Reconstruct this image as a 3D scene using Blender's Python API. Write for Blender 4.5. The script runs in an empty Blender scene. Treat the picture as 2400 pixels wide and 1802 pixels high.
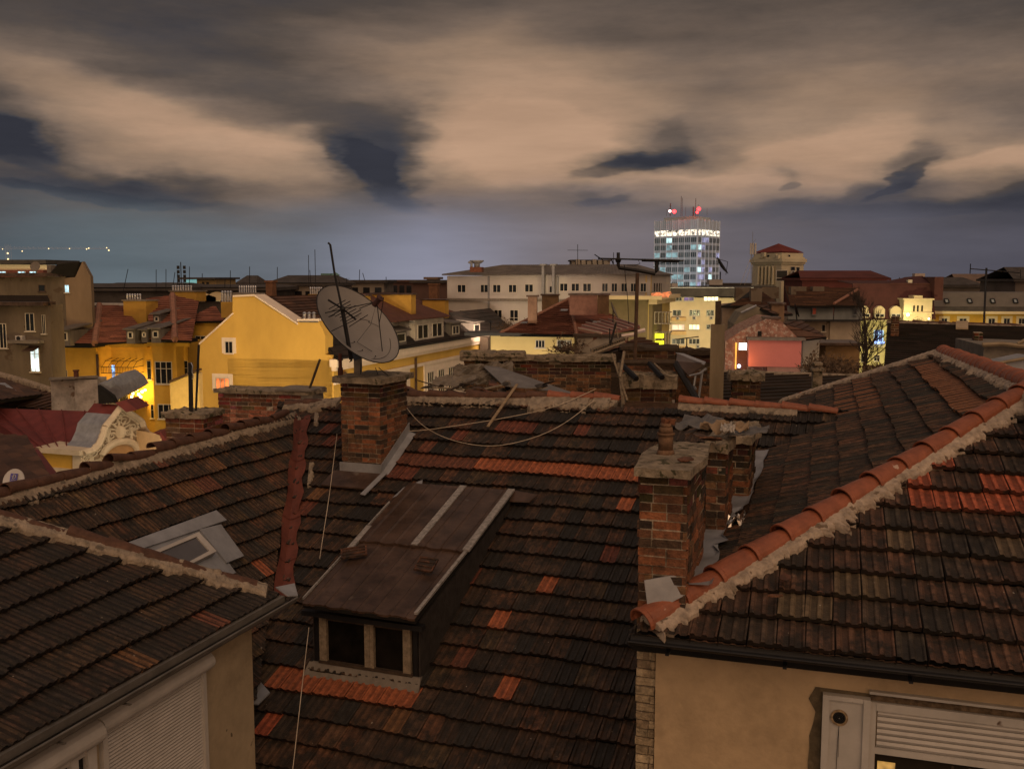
import bpy, bmesh, math, random
from mathutils import Vector as V, Matrix, noise as nz
random.seed(7)
R=random.random
def U(a,b): return a+(b-a)*R()
H=24.0                      # camera height above the street
FPX=2300.0; HOR=650.0       # focal length and horizon in photo pixels (2400 x 1802)
PIT=math.atan((901-HOR)/FPX)
CP=V((0,0,H)); FW=V((0,math.cos(PIT),-math.sin(PIT))); UP=V((0,math.sin(PIT),math.cos(PIT))); RT=V((1,0,0))
C=bpy.context.scene.collection
def ray(x,y): return FW+RT*((x-1200)/FPX)-UP*((y-901)/FPX)
def at(x,y,d):
    r=ray(x,y); return CP+r*(d/r.y)
def hit(x,y,O,N):
    r=ray(x,y); return CP+r*((O-CP).dot(N)/r.dot(N))
# ---------------------------------------------------------------- materials
MATS={}
def newmat(name):
    m=bpy.data.materials.new(name); m.use_nodes=True; nt=m.node_tree
    return m,nt,nt.nodes['Principled BSDF']
def mat(name,col,rough=.8,var=.25,scale=3.0,bump=.0,bscale=40,metal=0,spots=None,attr=False,spec=.3,streak=0,grime=None,emit=None,es=1.0):
    if name in MATS: return MATS[name]
    m,nt,b=newmat(name); N=nt.nodes; L=nt.links
    b.inputs['Roughness'].default_value=rough; b.inputs['Metallic'].default_value=metal
    b.inputs['Specular IOR Level'].default_value=spec
    g=N.new('ShaderNodeNewGeometry')
    mp=N.new('ShaderNodeMapping'); L.new(g.outputs['Position'],mp.inputs['Vector'])
    mp.inputs['Scale'].default_value=(1,1,1 if not streak else 1/streak)
    n1=N.new('ShaderNodeTexNoise'); n1.inputs['Scale'].default_value=scale; n1.inputs['Detail'].default_value=7; n1.inputs['Roughness'].default_value=.65
    L.new(mp.outputs[0],n1.inputs['Vector'])
    mr=N.new('ShaderNodeMapRange'); mr.inputs[1].default_value=.3; mr.inputs[2].default_value=.7
    mr.inputs[3].default_value=1-var; mr.inputs[4].default_value=1+var
    L.new(n1.outputs['Fac'],mr.inputs[0])
    mx=N.new('ShaderNodeVectorMath'); mx.operation='SCALE'
    if attr:
        a=N.new('ShaderNodeAttribute'); a.attribute_name='Col'; L.new(a.outputs['Color'],mx.inputs[0])
    else: mx.inputs[0].default_value=col
    L.new(mr.outputs[0],mx.inputs['Scale'])
    out=mx.outputs[0]
    if spots:
        sc,th,sca=spots
        v=N.new('ShaderNodeTexNoise'); v.inputs['Scale'].default_value=sca; v.inputs['Detail'].default_value=3
        L.new(g.outputs['Position'],v.inputs['Vector'])
        r2=N.new('ShaderNodeMapRange'); r2.inputs[1].default_value=th; r2.inputs[2].default_value=th+.03
        L.new(v.outputs['Fac'],r2.inputs[0])
        mi=N.new('ShaderNodeMix'); mi.data_type='RGBA'; mi.inputs['B'].default_value=(*sc,1)
        L.new(r2.outputs[0],mi.inputs['Factor']); L.new(out,mi.inputs['A']); out=mi.outputs['Result']
    if grime:
        gn=N.new('ShaderNodeTexNoise'); gn.inputs['Scale'].default_value=grime[0]; gn.inputs['Detail'].default_value=8; gn.inputs['Roughness'].default_value=.72; L.new(g.outputs['Position'],gn.inputs['Vector'])
        r3=N.new('ShaderNodeMapRange'); r3.inputs[1].default_value=grime[1]; r3.inputs[2].default_value=grime[1]+.14; r3.inputs[4].default_value=grime[2]; L.new(gn.outputs['Fac'],r3.inputs[0])
        gf=r3.outputs[0]
        if attr:
            ml=N.new('ShaderNodeMath'); ml.operation='MULTIPLY'; L.new(gf,ml.inputs[0]); L.new(a.outputs['Alpha'],ml.inputs[1]); gf=ml.outputs[0]
        m3=N.new('ShaderNodeMix'); m3.data_type='RGBA'; m3.inputs['B'].default_value=(*grime[3],1); L.new(gf,m3.inputs['Factor']); L.new(out,m3.inputs['A']); out=m3.outputs['Result']
    L.new(out,b.inputs['Base Color'])
    if bump:
        n2=N.new('ShaderNodeTexNoise'); n2.inputs['Scale'].default_value=bscale; n2.inputs['Detail'].default_value=5
        L.new(g.outputs['Position'],n2.inputs['Vector'])
        bp=N.new('ShaderNodeBump'); bp.inputs['Strength'].default_value=bump; bp.inputs['Distance'].default_value=.02
        L.new(n2.outputs['Fac'],bp.inputs['Height']); L.new(bp.outputs[0],b.inputs['Normal'])
    if emit:
        b.inputs['Emission Color'].default_value=(*emit,1); b.inputs['Emission Strength'].default_value=es
    MATS[name]=m; return m
def lit(name,col,s,var=.5,scale=2.):
    """a lit window or lamp: emission broken up by a noise so that the room behind is uneven"""
    if name in MATS: return MATS[name]
    m,nt,b=newmat(name); N=nt.nodes; L=nt.links
    b.inputs['Base Color'].default_value=(.05,.05,.05,1); b.inputs['Emission Color'].default_value=(*col,1)
    g=N.new('ShaderNodeNewGeometry'); n=N.new('ShaderNodeTexNoise'); n.inputs['Scale'].default_value=scale; n.inputs['Detail'].default_value=2
    L.new(g.outputs['Position'],n.inputs['Vector'])
    r=N.new('ShaderNodeMapRange'); r.inputs[1].default_value=.35; r.inputs[2].default_value=.65; r.inputs[3].default_value=s*(1-var); r.inputs[4].default_value=s*(1+var)
    L.new(n.outputs['Fac'],r.inputs[0]); L.new(r.outputs[0],b.inputs['Emission Strength'])
    MATS[name]=m; return m
mTile=mat('clay_tiles',None,.68,.5,16,.6,55,attr=True,grime=(5.5,.445,.92,(.014,.0105,.0075)),spots=((.34,.30,.25),.725,24),spec=.4)
mTileFar=mat('clay_tiles_far',None,.85,.3,1.2,attr=True)
mBrick=mat('clay_brick',None,.9,.45,20,.7,60,attr=True,grime=(3.2,.52,.75,(.03,.022,.016)),spots=((.28,.23,.18),.70,9))
mMortar=mat('mortar',(.25,.205,.16),.95,.4,9,.9,30,spots=((.12,.10,.08),.62,6))
mCap=mat('orange_ridge_clay',(.235,.075,.038),.5,.28,8,.25,30,spots=((.42,.30,.24),.70,7),spec=.4)
mOldCap=mat('old_ridge_clay',(.085,.042,.028),.7,.4,10,.4,40)
mConc=mat('old_concrete',(.22,.18,.135),.95,.5,6,1.,22,grime=(7,.5,.7,(.05,.045,.028)),spots=((.06,.055,.03),.6,9))
mConc2=mat('grey_concrete',(.17,.15,.13),.9,.3,4,.5,25)
mZinc=mat('zinc_sheet',(.30,.31,.34),.45,.25,3,.15,12,metal=.35)
mRust=mat('brown_sheet',(.075,.047,.035),.34,.55,2.2,.2,14,metal=.15,spots=((.13,.105,.09),.70,2.4),grime=(2.5,.5,.6,(.025,.015,.010)))
mRedSheet=mat('red_sheet',(.125,.038,.026),.6,.35,4,.2,10)
mBlack=mat('black_metal',(.012,.012,.014),.5,.2,5,.1,20)
mDark=mat('dark_inside',(.01,.009,.008),.9)
mWood=mat('old_wood',(.21,.17,.125),.85,.4,18,.5,50)
mWoodD=mat('dark_wood',(.05,.035,.025),.85,.4,14,.5,50)
mWhite=mat('white_paint',(.55,.46,.42),.5,.12,5,.1,20)
mPVC=mat('white_plastic',(.42,.40,.385),.45,.15,3,.05,20,spots=((.10,.06,.04),.72,5))
mGlass=mat('window_glass',(.012,.013,.016),.16,.3,1.5,spec=.25)
mWire=mat('pale_wire',(.45,.38,.30),.7)
def lin(r,g,b):
    f=lambda c:(c/255/12.92 if c<=10 else ((c/255+.055)/1.055)**2.4)
    return (f(r),f(g),f(b))
# ---------------------------------------------------------------- mesh building
class MB:
    def __init__(s,m=None): s.v=[];s.f=[];s.c=[];s.m=[];s.mats=[m] if m else []
    def mi(s,m):
        if m is None: return 0
        if m not in s.mats: s.mats.append(m)
        return s.mats.index(m)
    def add(s,vs,fs,m=None,col=(.1,.1,.1)):
        o=len(s.v); s.v+=[V(p) for p in vs]; k=s.mi(m)
        for f in fs: s.f.append([o+i for i in f]); s.c.append(col); s.m.append(k)
    def hexa(s,P,m=None,col=(.1,.1,.1)):   # 8 points: bottom 4 (ccw), top 4
        s.add(P,[(3,2,1,0),(4,5,6,7),(0,1,5,4),(1,2,6,5),(2,3,7,6),(3,0,4,7)],m,col)
    def box(s,O,a,b,c,m=None,col=(.1,.1,.1)):  # corner + three edge vectors
        O=V(O);a=V(a);b=V(b);c=V(c); s.hexa([O,O+a,O+a+b,O+b,O+c,O+a+c,O+a+b+c,O+b+c],m,col)
    def prism(s,pts,d,m=None,col=(.1,.1,.1)):
        n=len(pts); pts=[V(p) for p in pts]; d=V(d)
        s.add(pts+[p+d for p in pts],[tuple(range(n)),tuple(range(2*n-1,n-1,-1))]+[(i,(i+1)%n,n+(i+1)%n,n+i) for i in range(n)],m,col)
    def tube(s,pts,r,m=None,n=8,col=(.1,.1,.1),r2=None,caps=True):
        pts=[V(p) for p in pts]; o=len(s.v); k=len(pts); ref=V((0,0,1))
        for i,p in enumerate(pts):
            t=(pts[min(i+1,k-1)]-pts[max(i-1,0)]).normalized()
            a=t.cross(ref if abs(t.z)<.95 else V((1,0,0))).normalized(); b=t.cross(a)
            rr=r if r2 is None else r+(r2-r)*i/(k-1)
            for j in range(n):
                w=2*math.pi*j/n; s.v.append(p+a*math.cos(w)*rr+b*math.sin(w)*rr)
        q=s.mi(m)
        for i in range(k-1):
            for j in range(n):
                s.f.append([o+i*n+j,o+i*n+(j+1)%n,o+(i+1)*n+(j+1)%n,o+(i+1)*n+j]); s.c.append(col); s.m.append(q)
        if caps:
            for e in (0,k-1): s.f.append([o+e*n+j for j in range(n)]); s.c.append(col); s.m.append(q)
    def ball(s,c,r,m=None,n=8,sq=(1,1,1)):
        c=V(c); o=len(s.v); q=s.mi(m)
        for i in range(n//2+1):
            t=math.pi*i/(n//2)
            for j in range(n):
                w=2*math.pi*j/n; s.v.append(c+V((math.sin(t)*math.cos(w)*r*sq[0],math.sin(t)*math.sin(w)*r*sq[1],math.cos(t)*r*sq[2])))
        for i in range(n//2):
            for j in range(n):
                s.f.append([o+i*n+j,o+i*n+(j+1)%n,o+(i+1)*n+(j+1)%n,o+(i+1)*n+j]); s.c.append((.1,.1,.1)); s.m.append(q)
    def build(s,name,parent=None,label=None,cat=None,group=None,kind=None,clip=None,smooth=False):
        if parent is not None:
            o0=wloc(parent)
        else:
            xs=[p.x for p in s.v]; ys=[p.y for p in s.v]; zs=[p.z for p in s.v]
            o0=V(((min(xs)+max(xs))/2,(min(ys)+max(ys))/2,min(zs)))
        me=bpy.data.meshes.new(name); me.from_pydata([p-o0 for p in s.v],[],s.f)
        for m in s.mats: me.materials.append(m)
        if s.mats: me.polygons.foreach_set('material_index',s.m)
        ca=me.color_attributes.new('Col','FLOAT_COLOR','CORNER'); buf=[]
        for f,c in zip(s.f,s.c): buf+=[c[0],c[1],c[2],c[3] if len(c)>3 else 1.0]*len(f)
        ca.data.foreach_set('color',buf)
        bm=bmesh.new(); bm.from_mesh(me)
        if clip:
            for (p,n) in clip:
                bmesh.ops.bisect_plane(bm,geom=bm.verts[:]+bm.edges[:]+bm.faces[:],plane_co=p-o0,plane_no=n,clear_outer=True,dist=1e-5)
        if not clip: bmesh.ops.recalc_face_normals(bm,faces=bm.faces[:])
        bm.to_mesh(me); bm.free(); me.update()
        if smooth: me.polygons.foreach_set('use_smooth',[True]*len(me.polygons))
        o=bpy.data.objects.new(name,me); C.objects.link(o)
        if parent is not None: o.parent=parent
        else: o.location=o0
        tag(o,label,cat,group,kind); return o
WL={}
def wloc(o):
    if o.name in WL: return WL[o.name]
    return o.location.copy() if o.parent is None else wloc(o.parent)+o.location
def tag(o,label=None,cat=None,group=None,kind=None):
    if label: o['label']=label
    if cat: o['category']=cat
    if group: o['group']=group
    if kind: o['kind']=kind
def thing(name,label,cat,loc,group=None):
    o=bpy.data.objects.new(name,None); C.objects.link(o); o.location=V(loc); o.empty_display_size=.5
    tag(o,label,cat,group); WL[o.name]=V(loc); return o
def ground(p): return V((p.x,p.y,0))
# ---------------------------------------------------------------- tiled roofs
PAL=[((.080,.044,.025),6),((.058,.036,.023),4),((.038,.030,.024),2.5),((.100,.052,.027),4),((.125,.055,.028),2),((.105,.064,.030),1.5)]
PALW=[w for _,w in PAL]
def pick(pal=PAL):
    c=random.choices([p for p,_ in pal],[w for _,w in pal])[0]; k=U(.8,1.25); return tuple(x*k for x in c)
PROF=[(0,.006),(.04,.024),(.16,.026),(.24,.004),(.42,.002),(.48,.020),(.60,.020),(.66,.002),(.86,.004),(.93,.020),(.985,.018)]
class Plane:
    def __init__(s,O,A,D): s.O=V(O);s.A=V(A).normalized();s.D=V(D);s.N=s.A.cross(s.D).normalized(); s.N=s.N if s.N.z>0 else -s.N; s.D=s.D.normalized()
    def px(s,x,y): return hit(x,y,s.O,s.N)
    def ab(s,P):
        d=P-s.O; k=s.A.dot(s.D); a=d.dot(s.A); b=d.dot(s.D); q=1-k*k
        return ((a-k*b)/q,(b-k*a)/q)
    def P(s,a,b,h=0): return s.O+s.A*a+s.D*b+s.N*h
def plane_az(O,az,sl):
    az=math.radians(az);sl=math.radians(sl)
    return Plane(V(O)+CP,(math.cos(az),math.sin(az),0),(math.sin(az)*math.cos(sl),-math.cos(az)*math.cos(sl),-math.sin(sl)))
def clipset(pts,N):
    c=sum(pts,V())/len(pts); out=[]
    for i in range(len(pts)):
        a=pts[i];b=pts[(i+1)%len(pts)]; n=(b-a).cross(N).normalized()
        if (c-a).dot(n)>0: n=-n
        out.append((a,n))
    return out
def tiled(name,parent,pl,poly,w,e,pal=PAL,paint=(),mode='tile',m=None,th=.034,jit=1.0,label=None,skip=None,rc=(1.35,.4)):
    """roof covering on plane pl inside convex polygon poly (3D points); every clay tile is its own little shell"""
    ab=[pl.ab(p) for p in poly]; a0=min(a for a,b in ab);a1=max(a for a,b in ab);b0=min(b for a,b in ab);b1=max(b for a,b in ab)
    cs=clipset(poly,pl.N)
    def inside(P,mg): return all((P-p).dot(n)<mg for p,n in cs)
    painted={}
    for (x0,y0,x1,y1,col) in paint:
        n=max(2,int(math.hypot(x1-x0,y1-y0)/6))
        for k in range(n):
            a,b=pl.ab(pl.px(x0+(x1-x0)*k/(n-1),y0+(y1-y0)*k/(n-1)))
            painted[(math.ceil(b/e),math.floor(a/w))]=col
    mb=MB(m or (mTile if mode=='tile' else mTileFar))
    for i in range(math.floor(b0/e),math.ceil(b1/e)+1):
        ro=0 if not jit else U(-.012,.012)
        wv=lambda a: jit*.012*math.sin(a*2.1+i)+jit*.008*math.sin(a*5.3+i*2)
        if mode=='tile':
            for j in range(math.floor(a0/w)-1,math.ceil(a1/w)+1):
                a=j*w+ro; P=pl.P(a+w/2,i*e-e/2)
                if not inside(P,w*1.3): continue
                if skip and skip(pl,a+w/2,i*e-e/2): continue
                base=painted.get((i,j)) or pick(pal); k=U(.9,1.15) if (i,j) in painted else U(.70,.95); base=tuple(c*k for c in base)
                sl=U(-.008,.008)*jit; dz=U(0,.008)*jit; tl=U(-.006,.012)*jit+wv(a)
                vs=[];
                for (t,h) in PROF:
                    vs.append(pl.P(a+t*w,(i-1)*e-.02,h*.5-.012))
                for (t,h) in PROF:
                    vs.append(pl.P(a+t*w+sl,i*e+tl,h+th+dz))
                for (t,h) in PROF:
                    vs.append(pl.P(a+t*w+sl,i*e+tl-.004,h*.2+th-.028))
                n=len(PROF)
                for q in range(n-1):
                    h=(PROF[q][1]+PROF[q+1][1])/2
                    k=.25 if q==0 else rc[0] if h>.017 else (rc[1] if h<.008 else (rc[0]+rc[1])/2)  # ribs lighter, troughs darker in colour: grime and painted shade together
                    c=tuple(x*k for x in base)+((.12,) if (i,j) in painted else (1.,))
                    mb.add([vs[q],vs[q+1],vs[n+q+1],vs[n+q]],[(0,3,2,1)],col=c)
                    mb.add([vs[n+q],vs[n+q+1],vs[2*n+q+1],vs[2*n+q]],[(0,3,2,1)],col=tuple(x*.3 for x in base))  # tile fronts darkened in colour: grime plus a painted row shadow
                mb.add([vs[0],vs[n],vs[2*n],pl.P(a,(i-1)*e-.02,-.03)],[(0,1,2,3)],col=base)
                mb.add([vs[n-1],vs[2*n-1],vs[3*n-1],pl.P(a+w*.985,(i-1)*e-.02,-.03)],[(0,3,2,1)],col=base)
        else:
            st=max(w*3,.6); j=a0-st
            while j<a1+st:
                P=pl.P(j+st/2,i*e-e/2)
                if inside(P,st*1.5):
                    c=pick(pal)
                    mb.add([pl.P(j,(i-1)*e,0),pl.P(j+st,(i-1)*e,0),pl.P(j+st,i*e,th),pl.P(j,i*e,th),pl.P(j+st,i*e,-.01),pl.P(j,i*e,-.01)],[(0,3,2,1),(3,5,4,2)],col=c)
                j+=st
    return mb.build(name,parent,clip=cs,label=label)
def slab(name,parent,poly,N,d,m,h=-.05,label=None):
    mb=MB(m); mb.prism([p+N*h for p in poly],-N*d); return mb.build(name,parent,label=label)
def caps(name,parent,path,L,r,m,r1=None,up=V((0,0,1)),collar=True,jit=1,lift=.03,label=None):
    mb=MB(m); r1=r1 or r*.86
    tot=sum((path[i+1]-path[i]).length for i in range(len(path)-1))
    def pos(s):
        for i in range(len(path)-1):
            l=(path[i+1]-path[i]).length
            if s<=l or i==len(path)-2: return path[i]+(path[i+1]-path[i])*(s/l)
            s-=l
    n=int(tot/L)
    for k in range(n):
        p=pos(k*L)+V((0,0,lift+U(-.01,.012)*jit)); q=pos((k+1)*L+.03)+V((0,0,lift-.02+U(-.01,.01)*jit))
        t=(q-p).normalized(); s=t.cross(up).normalized(); u=s.cross(t)
        s=(s+u*U(-.06,.06)*jit).normalized()
        secs=[(0,r*1.09,0),(.035,r*1.10,0),(.05,r*1.01,0),(.5,r,0),(1,r1,0)] if collar else [(0,r,0),(.5,r*.97,0),(1,r1,0)]
        ln=(q-p).length; NS=12; o=len(mb.v); cnt=0
        for (f,rr,_) in secs:
            f=f/ln if 0<f<.2 else f
            for lay in (0,1):
                for a in range(NS+1):
                    w=math.pi*(-.08+1.16*a/NS); r_=rr-(.014 if lay else 0)
                    mb.v.append(p+t*ln*f+s*math.cos(w)*r_+u*(math.sin(w)*r_*.86))
        W=2*(NS+1)
        for i in range(len(secs)-1):
            for a in range(NS):
                mb.f.append([o+i*W+a,o+i*W+a+1,o+(i+1)*W+a+1,o+(i+1)*W+a]); mb.c.append((.1,)*3); mb.m.append(0)
                b=NS+1; mb.f.append([o+i*W+b+a,o+(i+1)*W+b+a,o+(i+1)*W+b+a+1,o+i*W+b+a+1]); mb.c.append((.1,)*3); mb.m.append(0)
        for i in (0,len(secs)-1):
            for a in range(NS):
                b=NS+1; mb.f.append([o+i*W+a,o+i*W+b+a,o+i*W+b+a+1,o+i*W+a+1]); mb.c.append((.1,)*3); mb.m.append(0)
    return mb.build(name,parent,smooth=False,label=label)
def mortar(name,parent,path,sides,h=.07,m=None,step=.03,drip=0,period=.073):
    """ragged mortar bedding; sides = list of (unit direction down the slope, min width, max width)"""
    mb=MB(m or mMortar)
    for (d,w0,w1) in sides:
        pts=[];s=0
        for i in range(len(path)-1):
            l=(path[i+1]-path[i]).length; n=max(2,int(l/step))
            for k in range(n): pts.append((path[i]+(path[i+1]-path[i])*(k/n),s+l*k/n))
            s+=l
        pts.append((path[-1],s)); rows=[]; sd=U(0,99)
        for (p,t) in pts:
            f=.5+.5*nz.noise(V((t*3.1+sd,0,0)))*1.3+.35*nz.noise(V((t*13+sd,3,0)))+.22*nz.noise(V((t*37+sd,7,0)))
            w=w0+(w1-w0)*max(0,min(1,f))+ (drip*max(0,math.sin(t*2*math.pi/period))**2*max(0,.3+nz.noise(V((t*1.7+sd,9,0)))*1.3) if drip else 0)
            row=[]
            for q,(a,hh) in enumerate([(0,h*1.05),(.25,h*1.05),(.55,h),(.85,h*.93),(1,h*.62),(1.01,-.03)]):
                row.append(p+d*(w*a)+V((0,0,hh+(.014*nz.noise(V((t*22,a*3+sd,0))) if q<5 else 0))))
            rows.append(row)
        for i in range(len(rows)-1):
            for q in range(5): mb.add([rows[i][q],rows[i+1][q],rows[i+1][q+1],rows[i][q+1]],[(0,1,2,3)])
        for row in (rows[0],rows[-1]): mb.add(row+[row[0]+V((0,0,-.06))],[tuple(range(7))])
    return mb.build(name,parent)
BR=[((.19,.080,.042),4),((.13,.060,.034),4),((.075,.045,.030),3),((.25,.095,.045),2),((.040,.028,.022),1.5),((.17,.095,.050),3)]
def bricks(name,parent,O,u,v,lu,lv,z0,z1,pal=BR,ch=.075,bl=.25,jit=1,core=None,rough=.008,label=None,darktop=True):
    """brick shaft: base corner O(xy), unit horizontals u,v, sizes lu x lv, absolute heights z0..z1 above the camera datum; bricks are real boxes round a mortar core"""
    mb=MB(mBrick); O=V((O.x,O.y,0)); Z=V((0,0,1)); mt=core or (.36,.30,.23)
    g=.012; n=max(1,round((z1-z0)/ch)); ch=(z1-z0)/n
    mb.box(O+u*g+v*g+Z*z0,u*(lu-2*g),v*(lv-2*g),Z*(z1-z0),col=mt)
    for k in range(n):
        za=z0+k*ch
        for (P,d,nn,L) in ((O,u,v,lu),(O+v*lv,u,-v,lu),(O,v,u,lv),(O+u*lu,v,-u,lv)):
            s=-(bl/2 if k%2 else 0)-U(0,.02)
            while s<L-.02:
                l=bl if R()<.7 else bl/2; a=max(0,s); b=min(L,s+l)
                if b-a>.03 and R()>.015:
                    c=pick(pal)
                    if darktop and n-k<5: c=tuple(x*U(.35,.7) for x in c)
                    o=U(-rough,rough)*jit
                    mb.box(P+d*(a+.006)-nn*o+Z*(za+.005+U(-.002,.002)),d*(b-a-.012),nn*.05,Z*(ch-.012),col=c)
                s+=l
    return mb.build(name,parent,label=label)
def lump(name,parent,pts,z0,z1,m,over=0,jit=.012,label=None,nsub=6):
    """irregular concrete slab with a rough outline: pts = plan corners"""
    mb=MB(m); cx=sum(pts,V())/len(pts); ring=[]
    for i in range(len(pts)):
        a=pts[i];b=pts[(i+1)%len(pts)]
        for k in range(nsub): ring.append(a+(b-a)*(k/nsub))
    ring=[p+(p-cx).normalized()*(over+U(-jit,jit)) for p in ring]; n=len(ring)
    lo=[V((p.x,p.y,z0+U(-jit,jit)*.5)) for p in ring]; hi=[V((p.x,p.y,z1+U(-jit,jit))) for p in ring]
    inn=[V((cx.x+(p.x-cx.x)*.6,cx.y+(p.y-cx.y)*.6,z1+.012+U(-jit,jit))) for p in ring]
    mb.add(lo+hi+inn+[V((cx.x,cx.y,z1+.015))],[tuple(range(n-1,-1,-1))]+[(i,(i+1)%n,n+(i+1)%n,n+i) for i in range(n)]+[(n+i,n+(i+1)%n,2*n+(i+1)%n,2*n+i) for i in range(n)]+[(2*n+i,2*n+(i+1)%n,3*n) for i in range(n)])
    return mb.build(name,parent,label=label)
# ================================================================ FOREGROUND ROOFS
Z=V((0,0,1))
PC=plane_az((0.64,14.48,-2.977),-20.07,26.65)
PR=plane_az((2.901,7.149,-2.866),-17.28,21.31)
PL_=plane_az((-4.2,8.756,-3.133),71.08,22.88)
k=.885
PM=plane_az((-5.183*k,15.613*k,-3.201*k),68.53,39.06)
_v0=PC.px(706,985); _v1=PC.px(662,1390); _v2=PM.px(60,1160); _n=(_v1-_v0).cross(_v2-_v0).normalized(); _n=_n if _n.z>0 else -_n
_a=Z.cross(_n).normalized(); _a=_a if _a.y>0 else -_a; _d=_a.cross(_n); _d=_d if _d.z<0 else -_d
print('PM az',math.degrees(math.atan2(_a.y,_a.x)),'slope',math.degrees(math.acos(_n.z)))
PM=Plane(PM.px(300,1166),_a,_d) if 0 else Plane(hit(300,1166,_v0,_n),_a,_d)
h1=PR.px(1512,1466); h2=PR.px(2385,935)
aS=V((math.sin(math.radians(17.6)),math.cos(math.radians(17.6)),0))
nS=aS.cross(h2-h1).normalized(); nS=nS if nS.z>0 else -nS
dS=aS.cross(nS); dS=dS if dS.z<0 else -dS
PS=Plane(h1,aS,(dS+aS*.10).normalized())
TW,TE=.22,.345
ORG=(.29,.088,.038); DOR=(.125,.045,.026); OCH=(.125,.060,.026); RED=(.30,.075,.036); DRD=(.13,.04,.024)
# ---- the middle house
mid=thing('roof_house','old house in the middle with dark mossy tiled roof, shed dormer and brick chimneys','house',ground(at(1000,1200,16)))
def poly(pl,pts): return [pl.px(x,y) for x,y in pts]
pC=poly(PC,[(660,948),(925,922),(1460,938),(1990,966),(2100,1100),(1500,1840),(420,1840),(560,1560),(640,1300)])
pC=[PC.px(655,942),PC.px(1992,966),PC.px(1560,1900),PC.px(330,1900)]
rc0=PC.px(655,945); rc1=PC.px(1985,962)
paintC=[(945,1078,1120,1100,DOR),(1128,1094,1495,1123,ORG),(1352,1006,1362,1006,DRD),(1178,1005,1225,1008,DRD),(1468,1178,1468,1178,ORG),(1268,1364,1268,1364,ORG),(1158,1445,1158,1445,ORG),(1190,1612,1190,1612,ORG),
 (668,1585,965,1640,ORG),(925,1690,925,1690,OCH),(1086,1545,1086,1545,DOR),(775,1015,775,1015,DRD),(757,1045,775,1045,DRD),(990,1050,990,1050,DOR),(746,1170,746,1170,OCH),(940,1113,960,1113,DRD),(700,1190,712,1190,DRD),
 (1060,1035,1070,1035,DRD),(640,1690,655,1690,RED),(1440,1290,1440,1290,DRD),(1090,1370,1090,1370,DRD)]
palC=[((.066,.038,.024),6),((.043,.029,.021),4),((.026,.022,.019),3.5),((.088,.046,.026),4),((.110,.050,.027),1.6),((.085,.054,.029),1)]
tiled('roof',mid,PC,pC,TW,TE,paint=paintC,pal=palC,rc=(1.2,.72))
slab('roof_boards',mid,pC,PC.N,.12,mDark,h=-.04)
# far slope of the same roof, falling away behind the ridge
back=V((-PC.D.x,-PC.D.y,PC.D.z))
slab('rear_roof',mid,[rc0,rc1,rc1+back*6,rc0+back*6],PC.A.cross(back).normalized()*(-1 if PC.A.cross(back).z<0 else 1),.12,mRust)
# side wing roof to the left, with the valley between
pM=[PM.px(-160,1215),PM.px(700,958),PM.px(600,1640),PM.px(-160,1640)]
paintM=[(361,1118,361,1118,OCH),(497,1078,497,1078,OCH),(455,1138,485,1128,DOR),(428,1140,440,1137,OCH),(594,1315,605,1320,ORG),(655,1195,655,1195,OCH),(380,1090,382,1090,DOR)]
tiled('wing_roof',mid,PM,pM,.2,.305,paint=paintM,rc=(1.25,.55))
slab('roof_boards',mid,pM,PM.N,.12,mDark,h=-.04)
mr0=PM.px(-60,1176); mr1=PM.px(688,968)
bM_=V((-PM.D.x,-PM.D.y,PM.D.z)); nb=PM.A.cross(bM_).normalized(); nb=nb if nb.z>0 else -nb
slab('rear_roof',mid,[mr0,mr1,mr1+bM_*3.2,mr0+bM_*3.2],nb,.1,mRust,h=-.02)
# valley sheet painted red
vd=PC.N.cross(PM.N).normalized(); vd=vd if vd.z<0 else -vd
# a point on both planes
def two(pl1,pl2,P):
    A=Matrix((pl1.N,pl2.N,V((0,1,0)))); return A.inverted()@V((pl1.O.dot(pl1.N),pl2.O.dot(pl2.N),P.y))
vt=two(PC,PM,PC.px(700,985)); vb=two(PC,PM,PC.px(650,1400))
vb=vb+(vb-vt)*.02
mb=MB(mRedSheet); n=24
sa=(PC.A-vd*PC.A.dot(vd)).normalized(); sM=-(PM.A-vd*PM.A.dot(vd)).normalized(); sM=sM if sM.x<0 else -sM
rows=[]
for i in range(n+1):
    p=vt+(vb-vt)*i/n; wob=.02*math.sin(i*1.3)
    rows.append([p+sM*(.11+.02*math.sin(i*.9))+Z*.07,p+sM*.06+Z*.055,p+Z*(.045+wob*.2),p+sa*.08+Z*.055,p+sa*(.15+.03*math.sin(i*1.7))+Z*.075])
for i in range(n):
    for q in range(4): mb.add([rows[i][q],rows[i][q+1],rows[i+1][q+1],rows[i+1][q]],[(0,1,2,3)])
    if i in (7,15,20):
        for q in range(4): mb.add([rows[i][q]+Z*.006,rows[i][q+1]+Z*.006,rows[i][q+1]+Z*.012+vd*.04,rows[i][q]+Z*.012+vd*.04],[(0,1,2,3)])
mb.build('valley_gutter',mid,label='red painted metal valley sheet')
mortar('mortar',mid,[vt+sa*.24+Z*.02,vt+sa*.24+vd*.35+Z*.02],[(sa,.02,.12)],h=.06)
mortar('mortar',mid,[vt+sa*.22+vd*1.5,vt+sa*.22+vd*2.1],[(sa,.02,.14)],h=.06)
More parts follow.
